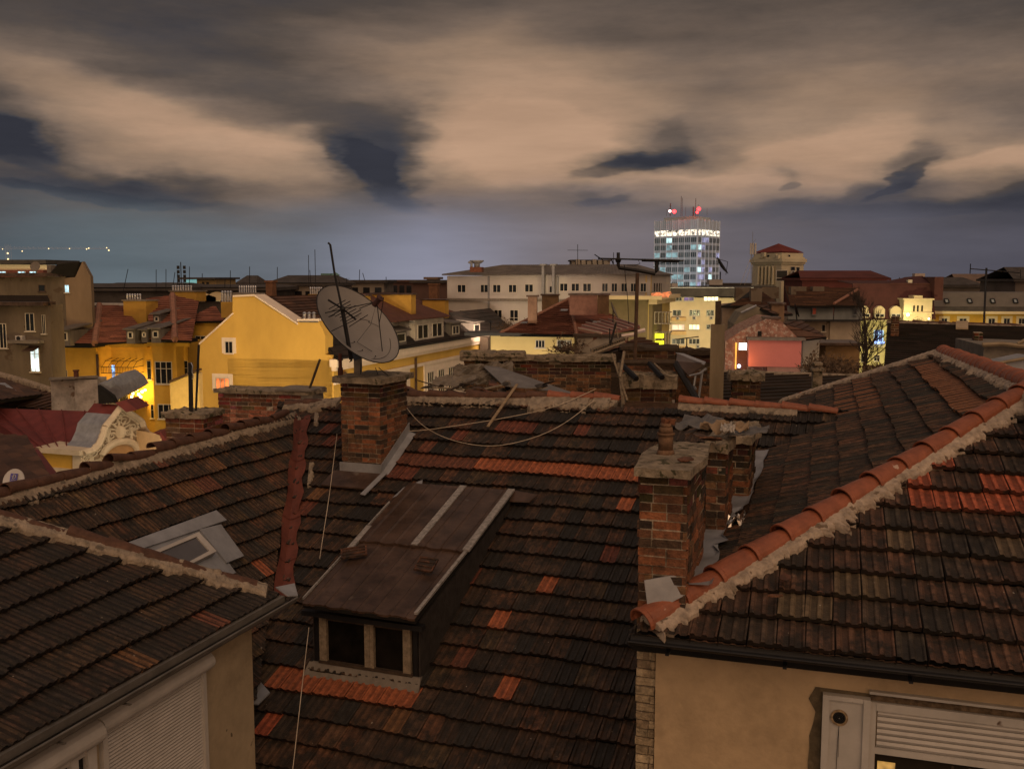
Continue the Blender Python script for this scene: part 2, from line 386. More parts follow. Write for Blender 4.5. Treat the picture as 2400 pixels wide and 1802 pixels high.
# ridge of the middle roof: old caps with heavy mortar on the left, fresh orange caps further right
dC=PC.D
ra=PC.px(917,932); rb=PC.px(1285,938); rcc=PC.px(1450,943); rd=PC.px(1592,949); re_=PC.px(1985,968)
mortar('mortar',mid,[ra,rb,rcc],[(dC,.12,.34),(-dC,.02,.12)],h=.085)
mortar('mortar',mid,[PC.px(1250,938),PC.px(1385,941)],[(dC,.22,.42)],h=.11)
mortar('mortar',mid,[PC.px(1395,941),PC.px(1435,942)],[(dC,.2,.36)],h=.12)
mortar('mortar',mid,[PC.px(672,955),PC.px(800,944)],[(dC,.10,.3)],h=.1)
mortar('mortar',mid,[rd,PC.px(1870,962)],[(dC,.14,.24)],h=.07,drip=.08,period=.11)
caps('ridge_tiles',mid,[ra+Z*.03,rb+Z*.03],.36,.10,mOldCap,collar=False,jit=2.2)
caps('ridge_tiles',mid,[PC.px(672,952),PC.px(800,944)],.36,.12,mOldCap,collar=False,jit=3)
caps('ridge_tiles',mid,[rb+Z*.06,rcc+Z*.05],.40,.085,mCap,label='fresh orange ridge tiles')
caps('ridge_tiles',mid,[rd+Z*.06,re_+Z*.0],.40,.085,mCap,label='fresh orange ridge tiles')
# wing ridge
mortar('mortar',mid,[mr0+PM.D*.05,mr1+PM.D*.05],[(PM.D,.10,.24)],h=.06)
caps('ridge_tiles',mid,[mr0,mr1],.42,.10,mOldCap,collar=False,jit=4,lift=.02)
# ---- walls under the middle house
w0=PC.px(330,1900);w1=PC.px(1560,1900)
mb=MB(mat('plaster_dark',(.2,.16,.12)));mb.prism([V((p.x,p.y,0)) for p in (w0,w1,rc1+back*5.5,rc0+back*5.5)],Z*(w0.z-.6)); mb.build('wall',mid)
# ---- chimney carrying the dish (bricks)
u=PC.A.copy(); v=V((-u.y,u.x,0))           # v points away from the camera
def chimney(name,x0,x1,ybase,pl,lv,ytop,capT=.09,over=.07,parent=mid,x0cap=None,label=None,dz=0,flash=None):
    a=pl.px(x0,ybase); b=a+u*((x1-x0)/FPX*a.y/ (u.x-0))
    # solve length along u so that the right corner falls on pixel x1
    rr=ray(x1,ybase); t=((rr.x/rr.y)*a.y-(a.x-0))/(u.x-(rr.x/rr.y)*u.y); lu=t
    zt=at(x0,ytop,a.y).z
    o=bricks('chimney',parent,a,u,v,lu,lv,a.z-.6,zt,label=label)
    corners=[a-u*0,a+u*lu,a+u*lu+v*lv,a+v*lv]
    cp=lump('chimney_cap',o,corners,zt,zt+capT,mConc,over=over)
    return o,a,lu,zt+capT,corners
ch1,ca,clu,cz,cc=chimney('chimney',802,893,1110,PC,.95,896,over=.13,capT=.09)
# sheet-metal apron round its foot
mb=MB(mZinc); f0=ca-v*.03-u*.02; f1=ca+u*(clu+.02)-v*.03
mb.prism([f0+Z*.02,f1+Z*.02,f1+Z*.2,f0+Z*.2],-v*.012); 
g1=f1+v*1.0; pg=lambda p:p-Z*((p-PC.O).dot(PC.N)/PC.N.z)
s0=pg(f1);s1=pg(g1)
mb.prism([s0-u*0+Z*.05,s1+Z*.05,s1+Z*.24,s0+Z*.22],u*.012); mb.prism([s0+Z*.09,s1+Z*.09,s1+u*.12+Z*.06,s0+u*.12+Z*.06],-Z*.012)
mb.prism([pg(f1+u*.02)+Z*.1,pg(f1+u*.1)+Z*.09,pg(f1-v*.5-u*.02)+Z*.09,pg(f1-v*.5-u*.1)+Z*.1],-Z*.012)
mb.build('flashing',ch1)
mb=MB(mRust); q=[pg(f0-u*.1-v*.02),pg(f1+u*.0-v*.02),pg(f1-v*.36),pg(f0-v*.36-u*.14)]; mb.prism([p+Z*.085 for p in q],-Z*.02); mb.build('apron',ch1)
# ---- shed dormer
dn=PC.px(738,1562); dm=PC.px(983,1602); du=(dm-dn); du.z=0; du.normalize(); dv=V((-du.y,du.x,0))
def on_v(x,y,O,N): return hit(x,y,O,N)
DW=lambda x,y,off=0: hit(x,y,dn-dv*off,dv)
ftl=DW(733,1436);ftr=DW(984,1462)
TL=PC.px(962,1148)+PC.N*.10; TR=PC.px(1207,1166)+PC.N*.10
BL=DW(708,1412,.22); BR_=DW(972,1450,.22)
dr=thing  # keep name short
mbx=MB(mRust); NN=7; mid1=.47
nrm=(TR-TL).cross(BL-TL).normalized(); nrm=nrm if nrm.z>0 else -nrm
dorm=None
# dormer body
mb=MB(mWoodD)
zb=min(dn.z,dm.z)-.35
for (a,b) in ((dn,dm),):
    L_=(b-a).dot(du); Pz=lambda s,z,o=0:V(((a+du*s).x,(a+du*s).y,z))-dv*o
    zt=ftl.z; zs=at(745,1548,dn.y).z
    sl=-.02
    # sill apron (concrete), corner posts, head beam
    mb.box(Pz(-.02,zb,.02),du*(L_+.04),dv*.06,Z*(zs-zb),mConc2)
    mb.box(Pz(0,zs,0),du*.07,dv*.08,Z*(zt-zs+.05),mBlack)
    mb.box(Pz(L_-.08,zs,0),du*.08,dv*.08,Z*(zt-zs+.05),mBlack)
    mb.box(Pz(-.1,zt,.12),du*(L_+.2),dv*.10,Z*.06,mBlack)
    mb.box(Pz(0,zb,-.3),du*L_,dv*.02,Z*(zt-zb),mDark)
    sh=[Pz(-.06,zs-.0,.03),Pz(L_+.03,zs,.03),Pz(L_+.06,zs-.28,.22),Pz(-.1,zs-.26,.25)]
    mb.prism(sh,dv*.02-Z*.02,mConc2)
dorm=mb.build('dormer',mid,label='shed dormer with rusty metal roof')
mb=MB(mWood)
for s,w_ in ((.09,.10),(L_*.50,.07),(L_*.50+.075,.05),(L_-.2,.10)):
    mb.box(Pz(s,zs+.02,.03),du*w_,dv*.05,Z*(zt-zs-.03))
mb.box(Pz(.08,zs,.04),du*(L_-.16),dv*.06,Z*.035,mWoodD); mb.box(Pz(.1,zt-.06,.02),du*(L_-.2),dv*.04,Z*.04,mWoodD)
mb.build('window_frame',dorm)
mb=MB(mat('dormer_glass',(.008,.007,.006),.3,.6,6,spec=.15)); mb.prism([Pz(.1,zs+.03,-.02),Pz(L_-.1,zs+.03,-.02),Pz(L_-.1,zt-.02,-.02),Pz(.1,zt-.02,-.02)],dv*.006); mb.build('window_pane',dorm)
# side cheeks (dark boards down to the tiles)
mb=MB(mat('tarred_board',(.035,.03,.028),.8,.4,6,.3,20))
for (a,o,sg) in ((ftl,TL,1),(ftr,TR,-1)):
    e_=pg(V((a.x,a.y,0))); mb.prism([e_-Z*.1,V((a.x,a.y,a.z)),o-PC.N*.1+Z*.05-du*sg*-.12*0,o-PC.N*.2],du*sg*.04)
cheek=mb.build('cheek',dorm)
# metal roof: sheets with raised seams, an overlap half way, pale battens
mb=MB(mRust)
def rp(s,t,h=0): return (TL+(TR-TL)*s)*(1-t)+(BL+(BR_-BL)*s)*t+nrm*h
for (t0,t1,hh) in ((0,.545,.035),(.52,1.0,.0)):
    NX=28;NY=8
    def hgt(s,t): 
        x=(s*7)%1; r=.012*max(0,1-abs(x-.5)/.07)
        return hh+r+.003*nz.noise(V((s*9,t*7,hh*50)))+.008*nz.noise(V((s*3,t*3,1)))
    G=[[rp(i/NX/1,t0+(t1-t0)*j/NY,0) for j in range(NY+1)] for i in range(NX+1)]
    NX=56
    G=[[rp(i/NX,t0+(t1-t0)*j/NY+(.004*math.sin(i*.5) if j==NY else 0),hgt(i/NX,t0+(t1-t0)*j/NY)) for j in range(NY+1)] for i in range(NX+1)]
    for i in range(NX):
        for j in range(NY):
            mb.add([G[i][j],G[i+1][j],G[i+1][j+1],G[i][j+1]],[(0,1,2,3)])
    for i in range(NX): mb.add([G[i][NY],G[i+1][NY],G[i+1][NY]-nrm*.03,G[i][NY]-nrm*.03],[(0,1,2,3)])
rf=mb.build('dormer_roof',dorm,label='rusty brown metal sheets with seams',smooth=False)
mb=MB(mDark); mb.prism([rp(0,0,-.02),rp(1,0,-.02),rp(1,1,-.02),rp(0,1,-.02)],-nrm*.05); mb.build('roof_edge',dorm)
mb=MB(mat('pale_batten',(.25,.235,.23),.75,.45,20,.4,60))
def batten(s0,s1,t0,t1,h=.055,w=.1): 
    mb.prism([rp(s0,t0,h),rp(s0+w,t0,h),rp(s1+w,t1,h),rp(s1,t1,h)],-nrm*.03)
batten(.50,.505,.0,.54,w=.06); batten(.95,.97,.0,.54,w=.06); batten(.985,.975,.5,.98,.04,w=.028); batten(-.02,-.02,.2,.42,.05,w=.012); batten(-.03,-.02,.42,.62,.04,w=.05); batten(-.02,-.02,.62,.98,.03,w=.012)
mb.build('batten',dorm)
# two loose tiles lying on it
for (s,t,ang,tilt,lb) in ((.10,.66,.5,.1,'loose clay tile lying at the left edge of the metal dormer roof'),(.80,.70,-.1,.25,'loose clay tile lying near the right edge of the metal dormer roof')):
    c=rp(s,t,.05); e1=((TR-TL).normalized()*math.cos(ang)+(TL-BL).normalized()*math.sin(ang)).normalized(); e2=nrm.cross(e1); mb=MB(mTile)
    a_,b_=(.34,.21) if ang>.2 else (.26,.2)
    up_=nrm*tilt*.3
    o=c-e1*a_/2-e2*b_/2
    mb.box(o,e1*a_+up_*0,e2*b_+up_,nrm*.015,col=(.05,.027,.018))
    for q in (0,.3,.62,.9): mb.box(o+(e2*b_+up_)*q+nrm*.012,e1*a_,(e2*b_+up_)*.1,nrm*.016,col=(.085,.037,.02))
    for q in (0,.94): mb.box(o+e1*a_*q+nrm*.012,e1*a_*.06,e2*b_+up_,nrm*.014,col=(.13,.05,.025))
    mb.build('loose_tile',label=lb,cat='roof tile')
# zinc corner bits at the dormer head
mb=MB(mZinc); p=TL+PC.N*.02; mb.prism([p-u*.05+PC.D*.1,p+u*.18-PC.D*.12,p+u*.22+PC.D*.0,p+PC.D*.35-u*.12],-PC.N*.01); mb.build('flashing',dorm)
mb=MB(mRust); p=TR+u*.02; mb.prism([p-u*.05-PC.D*.02,p+u*.36+PC.D*.04,p+u*.28+PC.D*.2,p-u*.02+PC.D*.22],-PC.N*.012+Z*.03); mb.build('flashing',dorm)
# ---- skylight set in zinc on the wing roof
sky_c=[(296,1270),(510,1196),(534,1218),(318,1286)]
PMh=Plane(PM.O+PM.N*.09,PM.A,PM.D)
mb=MB(mZinc)
q=[PMh.px(x,y) for x,y in [(285,1276),(507,1195),(532,1218),(318,1290)]]; mb.prism(q,-PM.N*.05)
q=[PMh.px(x,y) for x,y in [(468,1240),(518,1228),(572,1302),(532,1318)]]; mb.prism(q,-PM.N*.04)
q=[PMh.px(x,y) for x,y in [(318,1290),(480,1232),(556,1338),(380,1400)]]; mb.prism([p-PM.N*.03 for p in q],-PM.N*.05)
skl=mb.build('skylight',mid,label='small roof window in grey zinc flashing')
PMs=Plane(PM.O+PM.N*.15,PM.A,PM.D)
Fo=[PMs.px(x,y) for x,y in [(355,1293),(466,1246),(508,1291),(400,1345)]]
Fi=[PMs.px(x,y) for x,y in [(368,1296),(461,1257),(491,1290),(405,1336)]]
mb=MB(mPVC)
for i in range(4): j=(i+1)%4; mb.prism([Fo[i],Fo[j],Fi[j],Fi[i]],-PM.N*.08)
mb.build('window_frame',skl)
mb=MB(mat('blind_glass',(.10,.10,.115),.35,.15,3)); mb.prism([p-PM.N*.02 for p in Fi],-PM.N*.02); mb.build('window_pane',skl)
# ---- RIGHT HOUSE
rh=thing('roof_house','near right house with orange hip tiles, cream wall and shuttered window','house',ground(at(2000,1500,9)))
RIDGE=PS.px(2212,826); HB=PS.px(2400,900)
pR=[PR.px(1505,1478),PR.px(2460,893),PR.px(2800,893),PR.px(2800,1641)]
eR=PR.px(1800,1519.7)
def eave_pt(x): # on the lowest row of R
    p=PR.px(x,1500+ (x-1500)*.1); d=(p-eR).dot(PR.D); return p-PR.D*d
pR=[PR.P(PR.ab(h1)[0]-.12,PR.ab(eR)[1]),h2+(h2-h1)*.2,PR.P(8.2,PR.ab(h2+(h2-h1)*.2)[1]),PR.P(8.2,PR.ab(eR)[1])]
palR=[((.085,.046,.029),6),((.066,.044,.030),4),((.100,.050,.031),4),((.115,.058,.034),3),((.11,.072,.036),.2),((.055,.042,.030),2)]
# align rows so that a row ends on the eave
PR.O=PR.O+PR.D*PR.ab(eR)[1]
pR=[p for p in pR]
paintR=[(2325,1125,2400,1133,RED),(2186,1160,2400,1180,RED),(2150,1125,2180,1125,RED),(2160,1083,2178,1083,RED),(2110,1258,2130,1258,(.10,.070,.042)),(2340,1268,2370,1270,(.10,.070,.042)),(2015,1360,2045,1363,(.10,.070,.040)),(1868,1418,1890,1420,(.095,.068,.04))]
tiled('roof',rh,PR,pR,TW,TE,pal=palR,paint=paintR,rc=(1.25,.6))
slab('roof_boards',rh,pR,PR.N,.1,mDark,h=-.04)
sl_=[h1-aS*.0,h2+(h2-h1)*.16]
pS=[PS.px(1512,1470),PS.px(2450,896),PS.px(2212,826),PS.px(1850,934)]
lowS=PS.P(PS.ab(h1)[0]+13,PS.ab(h1)[1])
pS=[h1,HB+(HB-RIDGE)*.05,RIDGE,lowS]
pS=[h1,h2+(h2-h1)*.10,RIDGE+ (HB-RIDGE)*.02,PS.px(1800,948)]
palS=[((.095,.050,.028),5),((.070,.042,.025),4),((.115,.058,.031),4),((.036,.030,.022),2),((.12,.055,.03),1.4)]
PS.O=h1.copy()
paintS=[]
for (x0,y0,x1,y1) in ((2150,860,2280,965),(2200,880,2290,950),(2162,862,2262,962),(1990,905,2010,960),(2035,885,2065,950)): paintS.append((x0,y0,x1,y1,(.17,.07,.032)))
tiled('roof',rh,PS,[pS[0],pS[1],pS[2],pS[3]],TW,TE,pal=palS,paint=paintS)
pS2=[PS.px(1800,948),RIDGE,h1]
slab('roof_boards',rh,pS,PS.N,.1,mDark,h=-.05)
# rest of that roof, hidden behind its ridge
hdir=(h2-h1).normalized()
caps('hip_tiles',rh,[h1-hdir*.05,h2+hdir*.6],.42,.122,mCap,r1=.113,lift=.05,label='big glazed orange hip tiles')
mortar('mortar',rh,[h1,h2+hdir*.6],[((PR.D-hdir*PR.D.dot(hdir)).normalized()*1.0,.15,.26),((PS.D-hdir*PS.D.dot(hdir)).normalized(),.05,.12)],h=.085,m=mat('pale_mortar',(.34,.275,.22),.95,.45,9,1.,26,spots=((.15,.11,.08),.64,10)),drip=.16,period=.073)
caps('hip_tiles',rh,[RIDGE-Z*.03,HB,HB+(HB-RIDGE)*.4],.34,.125,mCap,lift=.04)
d2=(HB-RIDGE).normalized()
mortar('mortar',rh,[RIDGE,HB+(HB-RIDGE)*.2],[((PS.D-d2*PS.D.dot(d2)).normalized(),.16,.24)],h=.08,m=MATS['pale_mortar'],drip=.10,period=.073)
rg0=PS.px(1835,944); d3=(rg0-RIDGE).normalized()
caps('ridge_tiles',rh,[RIDGE,rg0],.36,.10,mCap,lift=.0)
mortar('mortar',rh,[RIDGE,rg0],[((PS.D-d3*PS.D.dot(d3)).normalized(),.12,.2)],h=.1,m=MATS['pale_mortar'])
# far slopes so the roof is solid from the side
mb=MB(mRust); bz=RIDGE+V((3,6,-2.2)); mb.add([RIDGE,HB+(HB-RIDGE)*.4,HB+(HB-RIDGE)*.4+V((2,4,-2.5)),bz],[(0,1,2,3)]); mb.add([RIDGE,rg0,rg0+V((1.5,3,-1.6)),bz],[(0,1,2,3)]); mb.build('rear_roof',rh)
# eave gutter
e0=PR.P(PR.ab(h1)[0]-.1,PR.ab(eR)[1]); e1=PR.P(8.2,PR.ab(eR)[1]); eu=(e1-e0).normalized(); ev=V((-eu.y,eu.x,0))
mb=MB(mBlack); L_=(e1-e0).length
for i in range(9):
    w=math.pi*(1+i/8); w2=math.pi*(1+(i+1)/8)
    if i==8: break
    c0=e0-ev*.05-Z*.012; mb.prism([c0-ev*math.cos(w)*-.07+Z*math.sin(w)*.045,c0-ev*math.cos(w2)*-.07+Z*math.sin(w2)*.045,c0-ev*math.cos(w2)*-.076+Z*math.sin(w2)*.05,c0-ev*math.cos(w)*-.076+Z*math.sin(w)*.05],eu*L_)
mb.tube([e0-ev*.125-Z*.02,e1-ev*.125-Z*.02],.009)
for i in range(9): mb.box(e0+eu*(.3+i*.9)-ev*.13-Z*.10,eu*.03,ev*.12,Z*.012)
mb.box(e0+ev*.06-Z*.16,eu*L_,ev*.02,Z*.14,mDark)
mb.build('gutter',rh)
# wall of the right house
class Wall:
    """vertical wall plane through two plan points given as photo column + distance"""
    def __init__(s,x0,d0,x1=None,d1=None,az=None,A=None):
        s.A=A.copy() if A is not None else at(x0,HOR,d0); s.A.z=0
        if az is not None: s.u=V((math.cos(math.radians(az)),math.sin(math.radians(az)),0))
        else: B=at(x1,HOR,d1); B.z=0; s.u=(B-s.A).normalized(); s.L=(B-s.A).length
        s.n=V((s.u.y,-s.u.x,0))
        if s.n.dot(V((0,0,0))-V((s.A.x,s.A.y,0)))<0: s.n=-s.n      # outward, towards the camera
    def px(s,x,y,o=0): return hit(x,y,s.A+s.n*o,s.n)
    def uz(s,x,y): p=s.px(x,y); return ((p-s.A).dot(s.u),p.z)
    def P(s,a,z,o=0): p=s.A+s.u*a+s.n*o; return V((p.x,p.y,z))
    def poly(s,pts,o=0): return [s.px(x,y,o) for x,y in pts]
    def rect(s,x0,y0,x1,y1):
        xm=(x0+x1)/2;ym=(y0+y1)/2; a0=s.uz(x0,ym)[0];a1=s.uz(x1,ym)[0]; z0=s.uz(xm,y1)[1]; z1=s.uz(xm,y0)[1]
        return min(a0,a1),z0,max(a0,a1),z1
    def box(s,mb,a0,z0,a1,z1,o0,o1,m=None,col=(.1,.1,.1)):
        mb.box(s.P(a0,z0,o0),s.u*(a1-a0),s.n*(o1-o0),Z*(z1-z0),m,col)
    def pbox(s,mb,x0,y0,x1,y1,o0,o1,m=None):
        a0,z0,a1,z1=s.rect(x0,y0,x1,y1); s.box(mb,a0,z0,a1,z1,o0,o1,m)
mCream=mat('cream_render',(.42,.31,.195),.9,.16,2.2,.3,16,spots=((.20,.15,.09),.69,4.5),grime=(1.3,.50,.35,(.17,.125,.075)))
WR=Wall(0,0,az=math.degrees(math.atan2(eu.y,eu.x)),A=e0+ev*.17)
zt=e0.z-.02
mb=MB(mCream); cx=WR.uz(1536,1600)[0]
WR.box(mb,cx,0,8.3+cx,zt,-6,0); wl=mb.build('wall',rh)
# brick party wall pier beside it, limewashed below
mb=MB()
pw=WR.P(cx-.165,0,-.03)
LB=[((.30,.235,.155),4),((.26,.20,.13),3),((.34,.27,.18),2),((.22,.165,.11),1)]
bricks('side_pier',rh,pw,WR.u,-WR.n,.16,.6,CP.z-7.2,CP.z-2.87,pal=LB,core=(.12,.09,.065),darktop=False,label='limewashed brick edge of the party wall')
mb=MB(MATS['plaster_dark']); mb.box(V((pw.x,pw.y,0)),WR.u*.16,-WR.n*.6,Z*(CP.z-7.2)); mb.build('wall',rh)
# window group in the right wall
mb=MB(mPVC)
a0,z0,a1,z1=WR.rect(1925,1625,2036,1830)
zlow=z1-2.2
WR.box(mb,a0,zlow,a1,z1,.0,.05)
WR.box(mb,a0-.0,zlow,a0+.05,z1,.05,.075); WR.box(mb,a1-.05,zlow,a1,z1,.05,.075); WR.box(mb,a0+.05,z1-.035,a1-.05,z1,.05,.07)
pan=mb.build('wall_panel',rh,label='white plastic panel with a round vent hole')
hc=WR.px(1967,1681,.055); mb=MB(mRust)
def ring(mb,c,r0,r1,n1,n2,nn,dp,m=None,k=28):
    for i in range(k):
        w=2*math.pi*i/k;w2=2*math.pi*(i+1)/k
        f=lambda r,w:c+n1*math.cos(w)*r+n2*math.sin(w)*r
        mb.prism([f(r0,w),f(r1,w),f(r1,w2),f(r0,w2)],nn*dp,m)
ring(mb,hc,.048,.066,WR.u,Z,WR.n,.006,mat('dirty_sealant',(.25,.18,.11),.8,.5,40)); 
for r_ in (.012,.024,.036): ring(mb,hc,r_,r_+.005,WR.u,Z,WR.n,.004+ (.05-r_)*.2,mBlack,20)
ring(mb,hc,0,.05,WR.u,Z,WR.n,.002,mDark,20); mb.ball(hc+WR.n*.012,.004,mPVC)
mb.build('vent',pan)
mb=MB(mBlack); mb.tube([hc-Z*.066+WR.n*.004,hc-Z*.2+WR.n*.004-WR.u*.006,hc-Z*.7+WR.n*.004-WR.u*.012],.0022,n=4); mb.tube([hc-Z*.1+WR.n*.004,hc-Z*.32+WR.n*.004+WR.u*.003],.0015,n=4); mb.build('cable',pan)
a2=WR.uz(2039,1660)[0]; zt1=WR.uz(2039,1636)[1]; sl=0
win=MB(mPVC); AE=a2+2.6
WR.box(win,a2,zlow,a2+.045,zt1-.01,0,.04); WR.box(win,a2+.045,zt1-.075,AE,zt1-.01,0,.045)
WR.box(win,a2-.01,zt1+.055,AE,zt1+.075,.0,.05)
ztb=WR.uz(2100,1738)[1]; ztb=zt1-.375
WR.box(win,a2+.045,ztb-.05,AE,ztb,0,.035)
wn=win.build('window_frame',rh)
mb=MB(mat('dirty_ledge',(.10,.07,.045),.95,.6,20,.6,40)); WR.box(mb,a2,zt1-.005,AE,zt1+.052,0,.02); mb.build('ledge',wn)
mb=MB(mPVC); nS_=6; s0z=zt1-.08; hh=(s0z-ztb)/nS_
for i in range(nS_):
    zz=s0z-(i+1)*hh
    WR.box(mb,a2+.055,zz+.006,AE-.01,zz+hh,0,.022); mb.prism([WR.P(a2+.055,zz+.006,.022),WR.P(a2+.055,zz+hh,.022),WR.P(a2+.055,zz+hh*.55,.034)],WR.u*(AE-a2-.065))
mb.build('shutter',wn,label='lowered slatted roller shutter')
# glass with the dim room behind it
mb=MB(mat('room_glass',(.02,.016,.012),.08,.3,2,spec=.5)); WR.box(mb,a2+.05,ztb-1.4,AE,ztb-.05,-.02,.002,)
gp=mb.build('window_pane',wn)
mb=MB(lit('room_glow',(1.,.52,.12),.55,.9,6)); WR.box(mb,a2+.07,ztb-.30,a2+.20,ztb-.12,.003,.006); mb.build('lamp_reflection',wn); mb=MB(MATS['room_glow']); WR.box(mb,a2+.85,ztb-.3,a2+.95,ztb-.18,.003,.006); mb.build('lamp_reflection',wn)
mb=MB(mat('room_curtain',(.06,.045,.03),.7,.6,12)); 
for s_ in (.6,.72,1.3): mb=MB(MATS['room_curtain']); WR.box(mb,a2+s_,ztb-.5,a2+s_+.02,ztb-.08,.003,.005); mb.build('curtain',wn)
# grey-brown bare render round the panel
mb=MB(mat('bare_render',(.10,.078,.05),.95,.4,10,.5,30)); pts=[]
k_=22
for i in range(k_+1):
    z_=z1+.03-(z1+.03-zlow)*i/k_; pts.append(WR.P(a0-.05-.05*nz.noise(V((i*.6,0,0)))-.03*R()-(i/k_)*.08,z_,.004))
pts+= [WR.P(a0-.001,zlow,.004),WR.P(a0-.001,z1,.004),WR.P(a1+.1,z1,.004),WR.P(a1+.1,z1+.025,.004)]
mb.prism(pts,WR.n*.004); mb.build('bare_patch',rh)
# big party-wall chimneys rising between the two roofs
vS=aS; uS=V((aS.y,-aS.x,0))
def stack(x0,x1,y0,d,lv,ytop,cap=True,over=.06,label=None,capT=.09,zb=-3.3,ctop=None,cj=.02):
    a=at(x0,y0,d); rr=ray(x1,y0); t=((rr.x/rr.y)*a.y-a.x)/(uS.x-(rr.x/rr.y)*uS.y)
    zt=at(x0,ytop,d).z; o=bricks('chimney',rh,a,uS,vS,t,lv,CP.z+zb,zt,label=label,rough=.012)
    cs=[a,a+uS*t,a+uS*t+vS*lv,a+vS*lv]
    c=lump('chimney_cap',o,cs,zt,zt+capT,mConc,over=over,jit=cj) if cap else None
    return o,a,t,zt+capT,cs
st1=stack(1495,1610,1300,7.95,1.25,1112,label='big soot-stained brick chimney with clay pot',over=.085,capT=.07,zb=-2.9,cj=.007)
st2=stack(1652,1700,1200,9.9,.8,1058,over=.06,zb=-3.6)
st3=stack(1700,1755,1150,11.2,1.0,1036,over=.10,zb=-3.6)
# clay pot
pc=at(1560,1056,8.45); pc.z=st1[3]; mb=MB(mat('sooty_clay',(.13,.075,.045),.85,.5,12,.4,30))
for (r0,r1,z0_,z1_) in ((.085,.07,0,.05),(.065,.065,.05,.18),(.078,.078,.18,.20),(.066,.055,.2,.25),(.05,.045,.25,.28)):
    mb.tube([pc+Z*z0_,pc+Z*z1_],r0,n=16,r2=r1)
mb.build('chimney_pot',st1[0],smooth=True)
mb=MB(mat('sooty_clay2',(.16,.065,.035),.8,.4,20,.4,40));
for i in range(5):
    w=i*1.3; mb.box(pc+Z*.27+V((math.cos(w),math.sin(w),0))*.03,V((.05,.01,0)),V((-.01,.04,0)),V((.01*i-.02,0,.05)))
mb.build('broken_pot_rim',st1[0])
def shard(p,s,col,tilt=.3,name='tile_shard',label='',cat='tile shard',a=None,m=None,th=.015):
    a=U(0,6.3) if a is None else a; mb=MB(m or mTile); e1=V((math.cos(a),math.sin(a),U(-tilt,tilt))).normalized(); e2=Z.cross(e1).normalized()+Z*U(-tilt,tilt); k=6
    pts=[]
    for i in range(k):
        w=2*math.pi*i/k; r=s*U(.6,1); pts.append(p+e1*math.cos(w)*r*1.3+e2*math.sin(w)*r*.8)
    mb.prism(pts,e1.cross(e2).normalized()*th,col=col)
    return mb.build(name,label=label,cat=cat)
shard(at(1610,1080,8.0)*0+V((at(1606,1079,8.05).x,at(1606,1079,8.05).y,st1[3]+.03)),.06,(.14,.06,.035),label='broken tile piece lying on the big chimney cap beside the pot')
# rubble on the caps behind the pot: bent sheet, brick bits, plastic
zc=max(st2[3],st3[3])
p=at(1665,1010,10.6); p.z=zc+.05
def bentsheet(name,label,cat,P0,e1,e2,w,l,m,amp=.06,seed=0,th=.01,n=12):
    mb=MB(m); nn=e1.cross(e2).normalized(); nn=nn if nn.z>0 else -nn
    G=[[P0+e1*(w*i/n)+e2*(l*j/n)+nn*(amp*nz.noise(V((i*.35+seed,j*.35,seed))))+(e1*.02+e2*.02)*nz.noise(V((i*.9,j*.9,seed+5)))*(1 if i in(0,n) or j in (0,n) else 0) for j in range(n+1)] for i in range(n+1)]
    for i in range(n):
        for j in range(n): mb.add([G[i][j],G[i+1][j],G[i+1][j+1],G[i][j+1]],[(0,1,2,3)]); mb.add([G[i][j]-nn*th,G[i][j+1]-nn*th,G[i+1][j+1]-nn*th,G[i+1][j]-nn*th],[(0,1,2,3)])
    for i in range(n):
        mb.add([G[i][0],G[i+1][0],G[i+1][0]-nn*th,G[i][0]-nn*th],[(0,1,2,3)]); mb.add([G[i][n],G[i+1][n],G[i+1][n]-nn*th,G[i][n]-nn*th],[(0,1,2,3)])
        mb.add([G[0][i],G[0][i+1],G[0][i+1]-nn*th,G[0][i]-nn*th],[(0,1,2,3)]); mb.add([G[n][i],G[n][i+1],G[n][i+1]-nn*th,G[n][i]-nn*th],[(0,1,2,3)])
    return mb.build(name,label=label,cat=cat)
mSh=mat('dull_sheet',(.13,.125,.125),.55,.4,5,.3,15,metal=.3)
def onz(x,y,z): r=ray(x,y); return CP+r*((z-CP.z)/r.z)
bentsheet('metal_sheet','grey metal sheet lying across the rear chimney caps on the left','metal sheet',onz(1582,1000,zc+.03),uS,vS,.45,.9,mSh,.08,2)
bentsheet('metal_sheet','bent grey sheet sticking up at the right end of the rear chimney cap','metal sheet',onz(1700,1020,zc+.06),(uS+Z*.12).normalized(),vS,.42,.5,mSh,.05,9)
bentsheet('board','pale warped board lying over rubble on the rear chimney cap','board',onz(1640,1000,zc+.14),(uS*.9+vS*.3).normalized(),vS,.5,.10,mat('pale_board',(.26,.19,.13),.8,.3,9,.3,30),.12,4)
bentsheet('plastic_scrap','crumpled clear plastic scrap on the rear chimney cap','scrap',onz(1688,1008,zc+.12),uS,(vS+Z*.4).normalized(),.14,.12,mPVC,.12,14)
mb=MB(mPVC); 
shard(onz(1722,1021,zc+.02),.10,(.4,.33,.28),.08,'mortar_lump','flat pale mortar lump lying on the right rear chimney cap','mortar lump',m=mat('pale_lump',(.42,.34,.28),.9,.2,12,.4,30),th=.03,a=.3)
for i,(x,y,s,c,lb) in enumerate([(1640,1022,.11,(.10,.055,.035),'curved dark tile shard leaning on the gap between the rear chimneys'),(1668,1030,.13,(.15,.065,.035),'brown broken tile shard on the front edge of the rear chimney cap'),(1700,1000,.09,(.17,.07,.035),'reddish tile shard beside the crumpled plastic scrap'),(1620,1012,.10,(.09,.05,.03),'small dark tile shard behind the clay pot')]):
    shard(onz(x,y,zc+.06),s,c,.35,label=lb)
